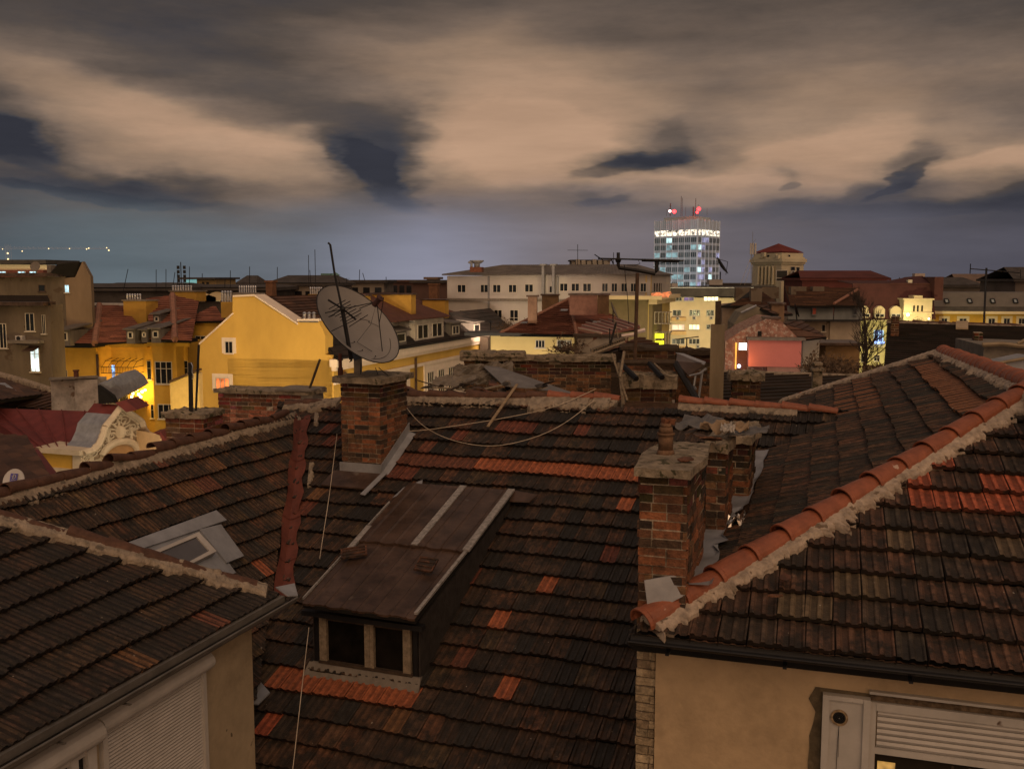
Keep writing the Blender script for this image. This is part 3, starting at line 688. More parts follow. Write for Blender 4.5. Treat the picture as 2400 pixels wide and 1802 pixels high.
# wet grey flashing between the stacks and the right roof
mb=MB(mZinc)
fl=[(1512,1352,1548,1462),]
q=[hit(x,y,at(1560,1400,7.84),V((0,-1,.15)).normalized()) for x,y in [(1510,1360),(1603,1343),(1610,1392),(1520,1440)]]
mb.prism(q,V((0,.012,0))); 

mb.build('flashing',rh,label='loose bent zinc sheet at the foot of the big chimney')
mb=MB(mZinc); pth=[(1612,1380),(1636,1290),(1668,1225),(1708,1190),(1745,1120),(1768,1050)]
PSu=Plane(PS.O+PS.N*.10,PS.A,PS.D)
base=[PSu.px(x,y) for x,y in pth]; rows=[]
for i in range(len(base)-1):
    for kk in range(5):
        p=base[i]+(base[i+1]-base[i])*kk/5; t=i*5+kk
        rows.append([p-uS*.07+Z*(.30+.03*nz.noise(V((t*.4,0,0)))),p-uS*.02+Z*.04,p+uS*(.17+.09*nz.noise(V((t*.5,4,0))))+Z*(.05+.05*nz.noise(V((t*.8,8,0))))+uS*0,p+uS*(.20+.13*nz.noise(V((t*.9,4,0))))+Z*.07])
for i in range(len(rows)-1):
    for q_ in range(3): mb.add([rows[i][q_],rows[i+1][q_],rows[i+1][q_+1],rows[i][q_+1]],[(0,1,2,3)])
mb.build('flashing',rh,label='crumpled zinc flashing along the party wall')
# shiny foil bits
bentsheet('foil_scrap','crumpled shiny foil scrap beside the rear chimney foot','scrap',PSu.px(1690,1225),uS,vS,.25,.35,mat('foil',(.55,.50,.46),.22,.2,5,metal=.9),.13,21,th=.004)
# broken tiles
for (x,y,s,lb,c) in ((1840,1378,.085,'hollow broken tile piece lying just below the orange hip tiles',(.12,.05,.03)),(1816,1420,.055,'flat orange tile chip on the near right roof, left of two chips',(.19,.085,.045)),(1924,1413,.045,'small orange tile chip on the near right roof, right of two chips',(.2,.085,.045)),(1640,1330,.09,'dark brown broken tile heaped in the gutter beside the big chimney',(.12,.05,.025))):
    pl_=PR if x>1700 else PS
    shard(pl_.px(x,y)+pl_.N*.10,s,c,.15,label=lb)
# ---- LEFT HOUSE
lh=thing('roof_house','near left house with dark ribbed roof, mortared hip and white roller shutters','house',ground(at(200,1600,8)))
g0=PL_.px(0,1768); PL_.O=PL_.O+PL_.D*PL_.ab(g0)[1]
hl0=PL_.px(-120,1185); hl1=PL_.px(664,1400)
pLr=[PL_.px(-160,1175),hl1,PL_.P(PL_.ab(hl1)[0],0)-PL_.A*0,PL_.P(-9,0),PL_.P(-9,-6)]
b1=PL_.ab(hl1)
hlx=PL_.P(b1[0]-(0-b1[1])*0,0)
# hip foot: follow the hip line down to the eave row
hdL=(hl1-hl0).normalized(); ab0=PL_.ab(hl0); t_=(0-ab0[1])/(b1[1]-ab0[1]); foot=hl0+(hl1-hl0)*t_
pLr=[hl0-(hl1-hl0)*.3,foot,PL_.P(-9,0)]
palL=[((.042,.025,.017),5),((.055,.030,.019),4),((.032,.023,.018),4),((.062,.037,.021),2),((.042,.028,.021),3)]
tiled('roof',lh,PL_,pLr,TW,TE,pal=palL,paint=[(470,1452,478,1440,DOR),(290,1552,300,1558,OCH),(345,1575,350,1580,OCH)],th=.035)
slab('roof_boards',lh,pLr,PL_.N,.1,mDark,h=-.04)
bl=V((-PL_.D.x*.2-.5,1.3,-.75)).normalized(); hp=[hl0-(hl1-hl0)*.3,foot]
mb=MB(mRust); mb.add([hp[0],hp[1],hp[1]+V((-1.6,1.5,-.5)),hp[0]+V((-1.,5,-2.6))],[(0,1,2,3)]); mb.build('rear_roof',lh)
caps('hip_tiles',lh,[hl0,foot-hdL*.1],.40,.095,mOldCap,collar=False,jit=3,lift=.04)
sdL=(PL_.D-hdL*PL_.D.dot(hdL)).normalized()
mortar('mortar',lh,[hl0,foot-hdL*.15],[(sdL,.10,.25),(-sdL,.02,.08)],h=.09)
# mortar collars between the caps
mb=MB(mMortar)
nC=int((foot-hl0).length/.4)
for i in range(1,nC):
    c=hl0+hdL*(.40*i)+Z*.045
    mb=MB(mMortar); mb.ball(c,.098,n=10,sq=(.55+U(-.1,.1),.7,.75+U(-.15,.1))); mb.build('mortar_collar',lh)
# gutter
gu=PL_.A.copy(); gd=V((PL_.D.x,PL_.D.y,0)).normalized(); ga=PL_.P(-9,0); L_=(foot-ga).length
mb=MB(mat('grey_gutter',(.15,.14,.13),.5,.3,4,.2,16,metal=.3))
for i in range(8):
    w=math.pi*(1+i/8); w2=math.pi*(1+(i+1)/8); c0=ga+gd*.06-Z*.03
    mb.prism([c0+gd*math.cos(w)*.075+Z*math.sin(w)*.075,c0+gd*math.cos(w2)*.075+Z*math.sin(w2)*.075,c0+gd*math.cos(w2)*.08+Z*math.sin(w2)*.08,c0+gd*math.cos(w)*.08+Z*math.sin(w)*.08],gu*(L_+.12))
mb.tube([ga+gd*.137-Z*.028,foot+gu*.12+gd*.137-Z*.028],.011)
for i in range(12): mb.box(ga+gu*(.4+i*.75)-Z*.12+gd*.0,gu*.025,gd*.15,Z*.01)
mb.box(ga-Z*.05-gd*.05,gu*L_,gd*.10,Z*.07)
mb.build('gutter',lh)
mb=MB(mZinc); c=foot+gu*.02; mb.prism([c-gd*.08+Z*.10,c+gu*.30-gd*.02+Z*.06,c+gu*.12+gd*.13-Z*.01,c-gu*.04+gd*.10+Z*.03],-Z*.012); mb.build('flashing',lh)
WLf=Wall(0,0,az=math.degrees(math.atan2(gu.y,gu.x)),A=ga-gd*.16)
mCream2=mat('sand_render',(.33,.265,.18),.9,.18,2.5,.3,14,grime=(1.6,.5,.4,(.16,.12,.075)),spots=((.10,.075,.05),.70,5))
ce=WLf.uz(592,1560)[0]; mb=MB(mCream2); WLf.box(mb,-1,0,ce,foot.z-.06,-5,0); mb.build('wall',lh)
# roller shutters
ztL=foot.z-.20
def shut(xr,xl,lab,openw):
    a1=WLf.uz(xr,1600 if xr>300 else 1790)[0]; a0=a1-xl; mb=MB(mPVC)
    # rounded box
    cc_=[WLf.P(a0,ztL-.10+math.sin(w)*.10,.0+.13*math.cos(w)) for w in [math.pi/2-math.pi*i/10 for i in range(11)]]
    mb.prism(cc_,WLf.u*(a1-a0)); 
    o=mb.build('window',lh,label=lab)
    mb=MB(mPVC); WLf.box(mb,a1-.10,ztL-2,a1-.05,ztL-.2,0,.05); WLf.box(mb,a0+.05,ztL-2,a0+.11,ztL-.2,0,.05); WLf.box(mb,a0+.11,ztL-1.32,a1-.10,ztL-1.26,0,.04); mb.build('window_frame',o)
    return o,a0,a1
oR,aa0,aa1=shut(482,1.55,'window with white roller shutter lowered',0)
mb=MB(mPVC); n_=30
for i in range(n_):
    zz=ztL-.22-(i+1)*.034; WLf.box(mb,aa0+.11,zz+.003,aa1-.10,zz+.034,0,.016); mb.prism([WLf.P(aa0+.11,zz+.003,.016),WLf.P(aa0+.11,zz+.034,.016),WLf.P(aa0+.11,zz+.018,.024)],WLf.u*(aa1-aa0-.21))
mb.build('shutter',oR)
mb=MB(mGlass); WLf.box(mb,aa0+.11,ztL-1.95,aa1-.1,ztL-1.30,-.01,.004); mb.build('window_pane',oR)
oL,ab0_,ab1_=shut(250,2.4,'window with white shutter box, its glass uncovered',1) if False else (None,0,0)
mb=MB(mPVC); a1=aa0-.02; a0_=a1-2.6
cc_=[WLf.P(a0_,ztL-.13+math.sin(w)*.11,.02+.14*math.cos(w)) for w in [math.pi/2-math.pi*i/10 for i in range(11)]]
mb.prism(cc_,WLf.u*(a1-a0_)); oL=mb.build('window',lh,label='window with white shutter box and bare dark glass')
mb=MB(mPVC); WLf.box(mb,a1-.12,ztL-2,a1-.02,ztL-.25,0,.06); WLf.box(mb,a1-.30,ztL-2,a1-.22,ztL-.25,0,.05); WLf.box(mb,a0_,ztL-.30,a1-.12,ztL-.24,0,.03); mb.build('window_frame',oL)
mb=MB(mGlass); WLf.box(mb,a0_,ztL-2,a1-.02,ztL-.3,-.01,.0+.002); mb.build('window_pane',oL)

mb=MB(mZinc); q=[PC.px(x,y)+PC.N*.14 for x,y in ((598,1592),(640,1640),(612,1668),(585,1665))]; mb.prism(q,-PC.N*.02); mb.build('flashing',mid)
# ================================================================ THE TOWN BEHIND
g18=V((math.sin(math.radians(18)),math.cos(math.radians(18)),0))
def topl(W,pts,depth,parent,m,name='wall',zb=0,label=None):
    """wall solid: roofline given in photo pixels on wall plane W, down to the ground, 'depth' metres thick"""
    P=W.poly(pts); a0,a1=P[0],P[-1]
    mb=MB(m); mb.prism([V((a0.x,a0.y,zb))]+P+[V((a1.x,a1.y,zb))],-W.n*depth); return mb.build(name,parent,label=label)
FRW=mat('frame_white',(.50,.46,.40),.6,.1)
def win(par,W,x0,y0,x1,y1,n=2,tr=0,fr=None,pane=None,sur=None,sw=.12,o=0,sill=True,label=None,name='window',fw=.06):
    """window: frame with n lights (and a transom at fraction tr) and its glass as a child"""
    a0,z0,a1,z1=W.rect(x0,y0,x1,y1); fr=fr or FRW; mb=MB(fr); f=fw*min(1,(a1-a0)*.9)
    for (p,q,r,s) in ((a0,z0,a0+f,z1),(a1-f,z0,a1,z1),(a0+f,z0,a1-f,z0+f),(a0+f,z1-f,a1-f,z1)): W.box(mb,p,q,r,s,o-.02,o+.05)
    for i in range(1,n):
        c=a0+(a1-a0)*i/n; W.box(mb,c-f*.5,z0+f,c+f*.5,z1-f,o-.02,o+.045)
    if tr: c=z0+(z1-z0)*tr; W.box(mb,a0+f,c-f*.4,a1-f,c+f*.4,o-.02,o+.04)
    if sill: W.box(mb,a0-.08,z0-.07,a1+.08,z0-.003,o,o+.12,sur or fr)
    if sur:
        for (p,q,r,s) in ((a0-sw,z0-sw*.0,a0-.003,z1+sw),(a1+.003,z0,a1+sw,z1+sw),(a0,z1+.003,a1,z1+sw)): W.box(mb,p,q,r,s,o-.02,o+.035,sur)
    w=mb.build(name,par,label=label); mb=MB(pane or mGlass); W.box(mb,a0+f*.8,z0+f*.8,a1-f*.8,z1-f*.8,o-.02,o+.015); mb.build('pane',w); return w
def troof(par,pts,pal,e=.42,name='roof',w=.5,thk=.15,label=None,m=None,rows=True):
    """pitched roof face: first three (x,y,d) corners fix the plane, further corners are photo pixels on it"""
    tri=[at(*p) for p in pts if len(p)==3][:3]; N=(tri[1]-tri[0]).cross(tri[2]-tri[0]).normalized(); N=N if N.z>0 else -N
    P=[hit(p[0],p[1],tri[0],N) for p in pts]
    A=Z.cross(N).normalized(); D=A.cross(N); D=D if D.z<0 else -D
    pl=Plane(P[0],A,D)
    if rows: o=tiled(name,par,pl,P,w,e,pal=pal,mode='strip',th=e*.16,jit=0,label=label,m=m)
    else:
        mb=MB(m); mb.prism(P,-N*thk); return mb.build(name,par,label=label),pl,P
    slab('roof_boards',par,P,N,thk,mDark,h=-.02); return o,pl,P
def hip(par,a,b,r,m,name='ridge_tiles'):
    mb=MB(m); mb.tube([a+Z*.05,b+Z*.05],r,n=6); return mb.build(name,par)
PBR=[((.185,.072,.048),3),((.155,.060,.040),2),((.22,.085,.054),1)]
PDK=[((.072,.038,.026),3),((.056,.031,.023),2),((.098,.050,.032),1)]
PRD=[((.20,.045,.040),3),((.16,.036,.032),2)]
PVB=[((.030,.022,.019),3),((.022,.018,.016),2)]
mHip=mat('pale_hip_tiles',(.24,.12,.085),.8,.3,3)
mYel=mat('yellow_render',(.58,.375,.088),.9,.13,.35,.15,12,streak=2)
mYel2=mat('ochre_render',(.50,.30,.05),.9,.14,.8,.1,20)
mTrim=mat('cream_trim',(.72,.62,.52),.8,.10,1.)
mSteel=mat('flue_steel',(.5,.5,.52),.35,.2,4,metal=.8)
mMauve=mat('grey_mauve_render',(.40,.34,.30),.9,.14,.5)
mRoofM=mat('roof_metal',(.13,.115,.105),.6,.35,.9,metal=.2,streak=3)
mDkRoof=mat('dark_bitumen',(.055,.048,.046),.9,.4,.7)
mGrey=mat('stained_render',(.13,.105,.08),.95,.4,.45,.2,6,streak=3,spots=((.085,.062,.045),.60,1.1))
mCream3=mat('pale_cream_render',(.62,.52,.34),.9,.12,.5)
gYel=mat('glass_mid',(.035,.03,.024),.2,.4,.8)
def flues(par,x,y,d,n,sp,h=.8,r=.09,x1=None):
    """row of short steel flues on a chimney top; each with its cowl"""
    for i in range(n):
        p=at(x+sp*i,y,d); mb=MB(mSteel); mb.tube([p,p+Z*h],r,n=8); mb.tube([p+Z*(h+.05),p+Z*(h+.16)],r*1.5,n=8,r2=r*.5); mb.box(p+V((-.01,-.01,h)),V((.02,0,0)),V((0,.02,0)),Z*.06); mb.build('flue',par)
def cblock(par,x0,x1,yt,yb,d,dp,m,name='chimney',az=-18,cap=None,label=None):
    W=Wall(x0,d,az=az); a0,z0,a1,z1=W.rect(x0,yt,x1,yb); mb=MB(m); mb.box(W.P(a0,z0),W.u*(a1-a0),-W.n*dp,Z*(z1-z0))
    if cap: mb.box(W.P(a0-.1,z1,.1),W.u*(a1-a0+.2),-W.n*(dp+.2),Z*.12,cap)
    return mb.build(name,par,label=label)
def mast(x,y0,y1,d,label,r=.03,x1=None,name='antenna_mast',cat='mast',group=None,arms=()):
    """thin rooftop mast from pixel height y0 (foot) up to y1; arms = (fraction of height, half length, azimuth)"""
    a=at(x,y0,d); b=at(x if x1 is None else x1,y1,d); mb=MB(mBlack); mb.tube([a,b],r,n=6)
    for f,l,az in arms:
        p=a+(b-a)*f; q=V((math.cos(az),math.sin(az),0))*l; mb.tube([p-q,p+q],r*.6,n=5)
    return mb.build(name,label=label,cat=cat,group=group)
def street(x,y,d,tx,ty,td,power,col,size=70,rad=.4):
    """added street lamp out of view: pole and hood, its spot thrown at the facade"""
    p=at(x,y,d); t=thing('added_street_lamp','unseen street lamp added to light a facade, on a tall pole','street lamp',ground(p),'added street lamps out of view'); 
    mb=MB(mBlack); mb.tube([V((p.x,p.y,0)),p+Z*.25],.06,n=6); mb.build('pole',t)
    mb=MB(mBlack); mb.tube([p+Z*.22,p+Z*.34],.35,n=8,r2=.1); mb.build('hood',t)
    L=bpy.data.lights.new('lamp_light','SPOT'); L.energy=power; L.color=col; L.spot_size=math.radians(size); L.spot_blend=.6; L.shadow_soft_size=rad
    o=bpy.data.objects.new('lamp_light',L); C.objects.link(o); o.parent=t; o.location=p-V((p.x,p.y,0)); dr_=at(tx,ty,td)-p; o.rotation_euler=dr_.to_track_quat('-Z','Y').to_euler()
    return t
# ---- ground
mb=MB(mat('asphalt',(.05,.047,.045),.9,.3,.3)); mb.add([(-2500,-300,0),(2500,-300,0),(2500,4000,0),(-2500,4000,0)],[(0,1,2,3)]); mb.build('ground',kind='structure')
# ================= yellow gable building with the long street front
gb=thing('gable_building','big yellow building with blank stepped gable wall and long white-trimmed front behind the dish','building',ground(at(777,650,72)))
WG=Wall(777,72,az=-18)
gtop=[(466,808),(545,737),(545,696),(595,695),(696,761),(698,753),(747,753),(762,786),(762,831),(777,833)]
topl(WG,gtop,1.2,gb,mYel,label='smooth yellow gable wall')
mb=MB(mTrim)
for (p,q) in (((595,694),(697,761)),((545,696),(595,694)),((466,808),(545,737)),((697,752),(748,752))):
    a=WG.px(*p,.12);b=WG.px(*q,.12); mb.prism([a,b,b+Z*.13,a+Z*.13],-WG.n*1.5)
mb.build('coping',gb)
win(gb,WG,528,800,546,828,2,sur=mTrim,sw=.28); win(gb,WG,506,885,538,915,3,sur=mTrim,sw=.3,pane=lit('lit_orange',(1,.22,.05),1.1,.6,1.5),label='window with lit orange curtains')
WF=Wall(777,72,az=72)
ze=at(911,821,81).z; Lf=WF.uz(1196,790)[0]
def fz(x,y): return WF.uz(x,y)[1]
mb=MB(mYel); WF.box(mb,0,0,Lf,ze-.1,-9,0); mb.build('wall',gb,label='long yellow street front')
mb=MB(mTrim); WF.box(mb,-.2,ze-.55,Lf+.6,ze,-.2,.45); WF.box(mb,-.1,ze-.85,Lf+.4,ze-.553,-.1,.25); zs_=fz(911,866); WF.box(mb,-.05,zs_-.28,Lf+.1,zs_,0,.18)
mb.build('cornice',gb)
zw1=zs_-.25
# white bays with windows below the string course
for (b0,b1) in ((3.0,9.5),(10.4,13.6),(16.8,31.5),(33.5,42)):
    mb=MB(mTrim); WF.box(mb,b0,zw1-9,b1,zw1,0,.10); bay=mb.build('bay_panel',gb)
    k=b0+.6
    while k+1.6<b1:
        mb=MB(FRW); a0,a1,z0,z1=k,k+1.5,zw1-3.0,zw1-.7
        for (p,q,r,s) in ((a0,z0,a0+.07,z1),(a1-.07,z0,a1,z1),(a0+.07,z0,a1-.07,z0+.07),(a0+.07,z1-.07,a1-.07,z1),(a0+.5,z0,a0+.56,z1),(a0+.96,z0,a0+1.02,z1),(a0,z0+1.25,a1,z0+1.33)): WF.box(mb,p,q,r,s,.10,.16)
        w=mb.build('window',gb); mb=MB(mGlass); WF.box(mb,a0+.05,z0+.05,a1-.05,z1-.05,.10,.12); mb.build('pane',w); k+=2.55
for a in (1.2,14.4,32.4):
    mb=MB(mRust); WF.box(mb,a,4,a+.16,zs_+.6,.18,.36); mb.build('downpipe',gb)
for (x,yt,lb) in ((1120,795,''),(1142,790,'')):
    a=WF.uz(x,yt)[0]; mb=MB(mWoodD); WF.box(mb,a-.6,zs_-.6,a+.6,ze-.1,.45,1.3); mb.build('box_chimney',gb)
# roofs: right slope follows the gable, a dark mansard foot over the cornice
p0=WG.px(595,697);p1=WG.px(697,764);p2=at(762,832,73); gl=g18*40
def rquad(name,a,b,l,pal,par=gb,m=None,e=.42):
    N=(b-a).cross(l).normalized(); N=N if N.z>0 else -N; A=Z.cross(N).normalized(); D=A.cross(N); D=D if D.z<0 else -D
    P=[a,b,b+l,a+l]; o=tiled(name,par,Plane(a,A,D),P,.5,e,pal=pal,mode='strip',th=.06,jit=0,m=m); slab('roof_boards',par,P,N,.2,mDark,h=-.02); return P
rquad('roof',p0-g18*-1.2,p1+g18*1.2+Z*.0,g18*24,PDK)
he=p0+g18*25.2; hf_=p1+g18*25.2; hg=hf_+g18*7; mb=MB(mat('brown_roof',(.10,.042,.03),.8,.25,1.5)); mb.add([he,hf_,hg],[(0,1,2)]); mb.add([he,hg,hg-WG.u*6],[(0,1,2)]); mb.build('roof',gb)
ef=WF.P(0,ze+.02,.35); mf=WF.P(0,WG.px(697,764).z,-2.6)
q0=V((mf.x,mf.y,p1.z)); rquad('roof',q0+g18*1.0,ef+g18*.2,g18*(Lf-.3),PVB,e=.6)
q1=WG.px(466,808); q2=WG.px(545,737); rquad('roof',p0+g18*1.2,q1+g18*1.2-WG.u*.3,gl*.5,PDK)
mb=MB(mBlack); WF.box(mb,-.2,ze+.003,Lf+.5,ze+.1,.3,.62); mb.build('gutter',gb)
# attic storey standing on the front roof
def dormer_box(x0,x1,yt,yb,inset,par,m,back=5,nwin=1,roofm=None,wy=(.2,.85),side=0,n=2,lab=None,pane=None,rise=.5):
    a0=WF.uz(x0,yb)[0]; 
    Wd=Wall(0,0,az=72,A=WF.P(0,0,-inset)); a0,z0,a1,z1=Wd.rect(x0,yt,x1,yb); mb=MB(m); mb.box(Wd.P(a0,z0-.6),Wd.u*(a1-a0),-Wd.n*back,Z*(z1-z0+.6)); o=mb.build('dormer',par,label=lab)
    mb=MB(roofm or mRoofM); c=[Wd.P(a0-.25,z1+.003,.35),Wd.P(a1+.25,z1+.003,.35),Wd.P(a1+.2,z1+rise,-back),Wd.P(a0-.2,z1+rise,-back)]; mb.prism(c,Z*.12); mb.build('dormer_roof',o)
    wd=(a1-a0)/nwin
    for i in range(nwin):
        f=.14; p,q=a0+wd*(i+f),a0+wd*(i+1-f); r,s=z0+(z1-z0)*wy[0],z0+(z1-z0)*wy[1]
        mb=MB(FRW)
        for (a,b,c_,d) in ((p,r,p+.08,s),(q-.08,r,q,s),(p+.08,r,q-.08,r+.08),(p+.08,s-.08,q-.08,s)): Wd.box(mb,a,b,c_,d,0,.06)
        for j in range(1,n): cc=p+(q-p)*j/n; Wd.box(mb,cc-.04,r+.08,cc+.04,s-.08,0,.055)
        Wd.box(mb,p+.06,r+.06,q-.06,s-.06,0,.02,pane or mGlass); mb.build('dormer_window',o)
    return o,Wd,(a0,z0,a1,z1)
mWd=mat('worn_white_render',(.40,.36,.32),.9,.25,1.,spots=((.2,.17,.14),.64,2))
o,Wd,bb=dormer_box(973,1040,747,798,.1,gb,mWd,back=7,nwin=2,wy=(.12,.78),lab='white attic storey with two double windows',rise=.2)
a0,z0,a1,z1=bb
N_=None
for (A_,B_,C_,D_) in (((a0-.6,z1+.05,.5),(a1+.5,z1+.05,.5),(a1-2.0,z1+2.2,-4.5),(a0-2.5,z1+2.2,-4.5)),):
    P=[Wd.P(*A_),Wd.P(*B_),Wd.P(*C_),Wd.P(*D_)]; mb=MB(mat('brown_roof',(.10,.042,.03),.8,.25,1.5)); mb.prism(P,Z*.1); 
    P2=[Wd.P(a0-.6,z1+.05,.5),Wd.P(a0-2.5,z1+2.2,-4.5),Wd.P(a0-9,z1+2.2,-4.5),Wd.P(a0-9,z1+.05,.5)]; mb.prism(P2,Z*.1); mb.prism([P[1],P[2],Wd.P(a1+.5,z1+.05,-7)],Z*.1); mb.build('dormer_roof',o,label='brown hipped attic roof')
mb=MB(mWd); Wd.box(mb,a0-9,z0-1,a0-.003,z1+.05,-7,-.6); mb.build('attic_wall',o)
dormer_box(925,953,776,808,-.1,gb,mRoofM,back=4,nwin=1,n=1,lab='small dark dormer nearest the dish',rise=1.0)
dormer_box(1057,1078,758,790,-.05,gb,mRoofM,back=4,nwin=1,lab='white framed small dormer in the middle of the front')
dormer_box(1108,1126,756,782,-.1,gb,mRoofM,back=4,nwin=1,n=1,lab='narrow dormer at the far end')
mOch=mat('ochre_block',(.42,.25,.05),.9,.15,.8)
c=cblock(gb,858,964,691,745,88,1.0,mOch,cap=mRust,label='long ochre chimney block')
c=cblock(gb,990,1043,704,745,99,1.0,mOch,cap=mRust)
c=cblock(gb,795,857,694,735,80,.9,mOch,cap=mRust,label='ochre chimney block with steel flues')
flues(c,727-0,706,80,0,5)
c=cblock(gb,700,746,748,756,72.8,1.0,mConc2); flues(c,714,748,73.3,3,11,h=.38,r=.12)
c=cblock(gb,545,605,686,700,76,1.0,mConc2); flues(c,562,687,76.5,8,5.3,h=.42,r=.06); 
c=cblock(gb,722,760,690,712,95,1,mOch); flues(c,728,690,95.5,6,5,h=.55,r=.08)
# small lean-to in front of the gable
sm=thing('small_house','small cream house with sloping eave squeezed left of the yellow gable wall','house',ground(at(430,850,70)))
WS=Wall(400,70,az=-18); topl(WS,[(398,898),(462,872),(466,874)],.4,sm,mat('pale_yellow_render',(.50,.38,.18),.9,.1))
mb=MB(mRust); P=WS.poly([(396,897),(463,869)],.25); mb.prism([P[0],P[1],P[1]+Z*.15,P[0]+Z*.15],-WS.n*.5); mb.build('roof',sm)
# ================= yellow villa
vb=thing('villa','ochre yellow villa with red-brown hipped roof, small dormers and lit balcony at left','villa',ground(at(250,850,82)))
WV=Wall(97,83,az=-10); WV2=Wall(0,0,az=-10,A=WV.P(WV.uz(228,850)[0],0,-2.0))
topl(WV,[(97,812),(228,812)],8,vb,mYel2,label='plain left wall'); topl(WV2,[(200,800),(440,800)],8,vb,mYel2)
WV3=Wall(0,0,az=-10,A=WV2.P(0,0,1.3)); P=WV3.poly([(356,802),(412,802)]); mb=MB(mYel2); mb.prism([V((P[0].x,P[0].y,0)),P[0],P[1],V((P[1].x,P[1].y,0))],-WV3.n*1.4); mb.build('bay',vb)
for W_,xs,xe,yy in ((WV,95,230,812),(WV2,228,350,803),(WV3,350,450,801)):
    mb=MB(mBlack); a=W_.uz(xs,yy)[0];b=W_.uz(xe,yy)[0];z_=W_.uz(xs,yy)[1]; W_.box(mb,a,z_,b,z_+.3,-1.,.9); W_.box(mb,a,z_-.35,b,z_-.003,-.5,.35,mYel2); mb.build('eaves',vb)
r1=troof(vb,[(96,805,81.6),(222,806,80.6),(233,716,88),(178,748)],PBR)
r2=troof(vb,[(222,806,80.6),(352,797,81.5),(290,717,88),(233,716)],PBR)
r3=troof(vb,[(350,797,80.5),(410,797,79.6),(404,692,89),(345,700)],PBR)
r4=troof(vb,[(410,797,79.6),(449,800,80.5),(466,706),(404,692,89)],PBR)
r4b=troof(vb,[(290,717,88.3),(345,797,84),(345,700,90)],PBR)
for r,i,j in ((r1,1,2),(r3,1,2)): hip(vb,r[2][i],r[2][j],.28,mHip)
mb=MB(mat('pale_sheet',(.5,.46,.44),.6,.2)); W5=Wall(170,90,az=-10); a0,z0,a1,z1=W5.rect(172,711,355,716); W5.box(mb,a0,z0,a1,z1,-1,0); a0,z0,a1,z1=W5.rect(176,714,222,724); W5.box(mb,a0,z0,a1,z1,0.01,.5); mb.build('flashing',vb)
c=cblock(vb,290,343,706,766,86,1.6,mOch,cap=mConc2); flues(c,299,706,86.6,6,6,h=.5,r=.09)
c=cblock(vb,399,460,684,706,92,1.5,mOch,cap=mConc2); flues(c,406,684,92.6,8,6,h=.45,r=.1)
c=cblock(vb,116,180,714,790,86,1.5,mOch,cap=mConc2,label='wide ochre chimney block'); flues(c,118,714,86.6,6,8,h=.42,r=.12)
c=cblock(vb,518,545,708,745,79,1.5,mOch); flues(c,522,708,79.5,4,6.5,h=.75,r=.1)
def vdorm(x0,x1,yt,yb,d,lab):
    W=Wall(x0,d,az=-10); a0,z0,a1,z1=W.rect(x0,yt,x1,yb); mb=MB(mRoofM); mb.box(W.P(a0,z0-.3),W.u*(a1-a0),-W.n*4,Z*(z1-z0+.3)); o=mb.build('dormer',vb,label=lab)
    mb=MB(mRoofM); mb.prism([W.P(a0-.15,z1+.003,.3),W.P(a1+.15,z1+.003,.3),W.P(a1+.1,z1+.6,-5),W.P(a0-.1,z1+.6,-5)],Z*.1); mb.build('dormer_roof',o)
    w=(a1-a0)*.62; mb=MB(FRW); c=(a0+a1)/2; r=z0+.12; s=z1-.15
    for q in ((c-w/2,r,c-w/2+.09,s),(c+w/2-.09,r,c+w/2,s),(c-w/2,r,c+w/2,r+.09),(c-w/2,s-.09,c+w/2,s)): W.box(mb,*q,.0,.07)
    W.box(mb,c-w/2+.05,r+.05,c+w/2-.05,s-.05,0,.02,mGlass); mb.build('dormer_window',o)
vdorm(136,164,774,802,80.6,'wide dormer at the left eave'); vdorm(296,316,773,797,80.6,'left one of the two low middle dormers'); vdorm(331,345,774,794,80.5,'middle low dormer'); vdorm(354,376,771,795,80.2,'right low dormer'); vdorm(359,376,737,757,83.6,'small upper dormer')
win(vb,WV3,364,847,404,900,3,tr=.68,sur=None); win(vb,WV3,371,947,409,982,3,tr=.0); win(vb,WV2,345,846,355,889,1,tr=.6); win(vb,WV2,354,948,361,980,1,tr=.6)
win(vb,WV2,318,870,326,892,1); win(vb,WV,149,867,158,883,1)
win(vb,WV2,261,855,271,905,1,tr=.5,pane=lit('lit_blue',(.25,.5,1.),1.6,.8,2),label='bluish lit balcony door')
win(vb,WV2,278,875,300,948,1,label='balcony door')
mb=MB(mRust); a=WV.uz(229,850)[0]; WV.box(mb,a-.05,2,a+.12,17.6,.0,.15); mb.build('downpipe',vb)
# right wing behind the bay
WV4=Wall(0,0,az=-10,A=WV2.P(0,0,-3)); topl(WV4,[(430,756),(520,756)],5,vb,mYel2)
r5=troof(vb,[(425,754,86),(527,752,85),(506,718,89),(498,718)],PBR); win(vb,WV4,458,787,483,806,2)
win(vb,WV2,428,845,441,880,1,tr=.5)
# wrought-iron canopy basket and balcony
def railing(par,W,x0,x1,yt,yb,o,name='railing',n=24,m=mBlack):
    a0,z0,a1,z1=W.rect(x0,yt,x1,yb); mb=MB(m)
    for z in (z0,z1-.04): W.box(mb,a0,z,a1,z+.05,o,o+.05)
    for i in range(n+1): a=a0+(a1-a0)*i/n; W.box(mb,a,z0,a+.025,z1,o+.01,o+.035)
    for a in (a0,a1):
        mb.tube([W.P(a,z0,0),W.P(a,z0,o)],.025,n=4); mb.tube([W.P(a,z1,0),W.P(a,z1,o)],.025,n=4)
    return mb.build(name,par),(a0,z0,a1,z1)
rl,bb=railing(vb,WV2,250,337,856,871,1.6,name='canopy_frame')
mb=MB(mBlack); a0,z0,a1,z1=bb
for i in range(7):
    a=a0+(a1-a0)*i/6; mb.tube([WV2.P(a,z1,1.6),WV2.P(a,z1+.45,1.0),WV2.P(a,z1+.6,0.02)],.025,n=4)
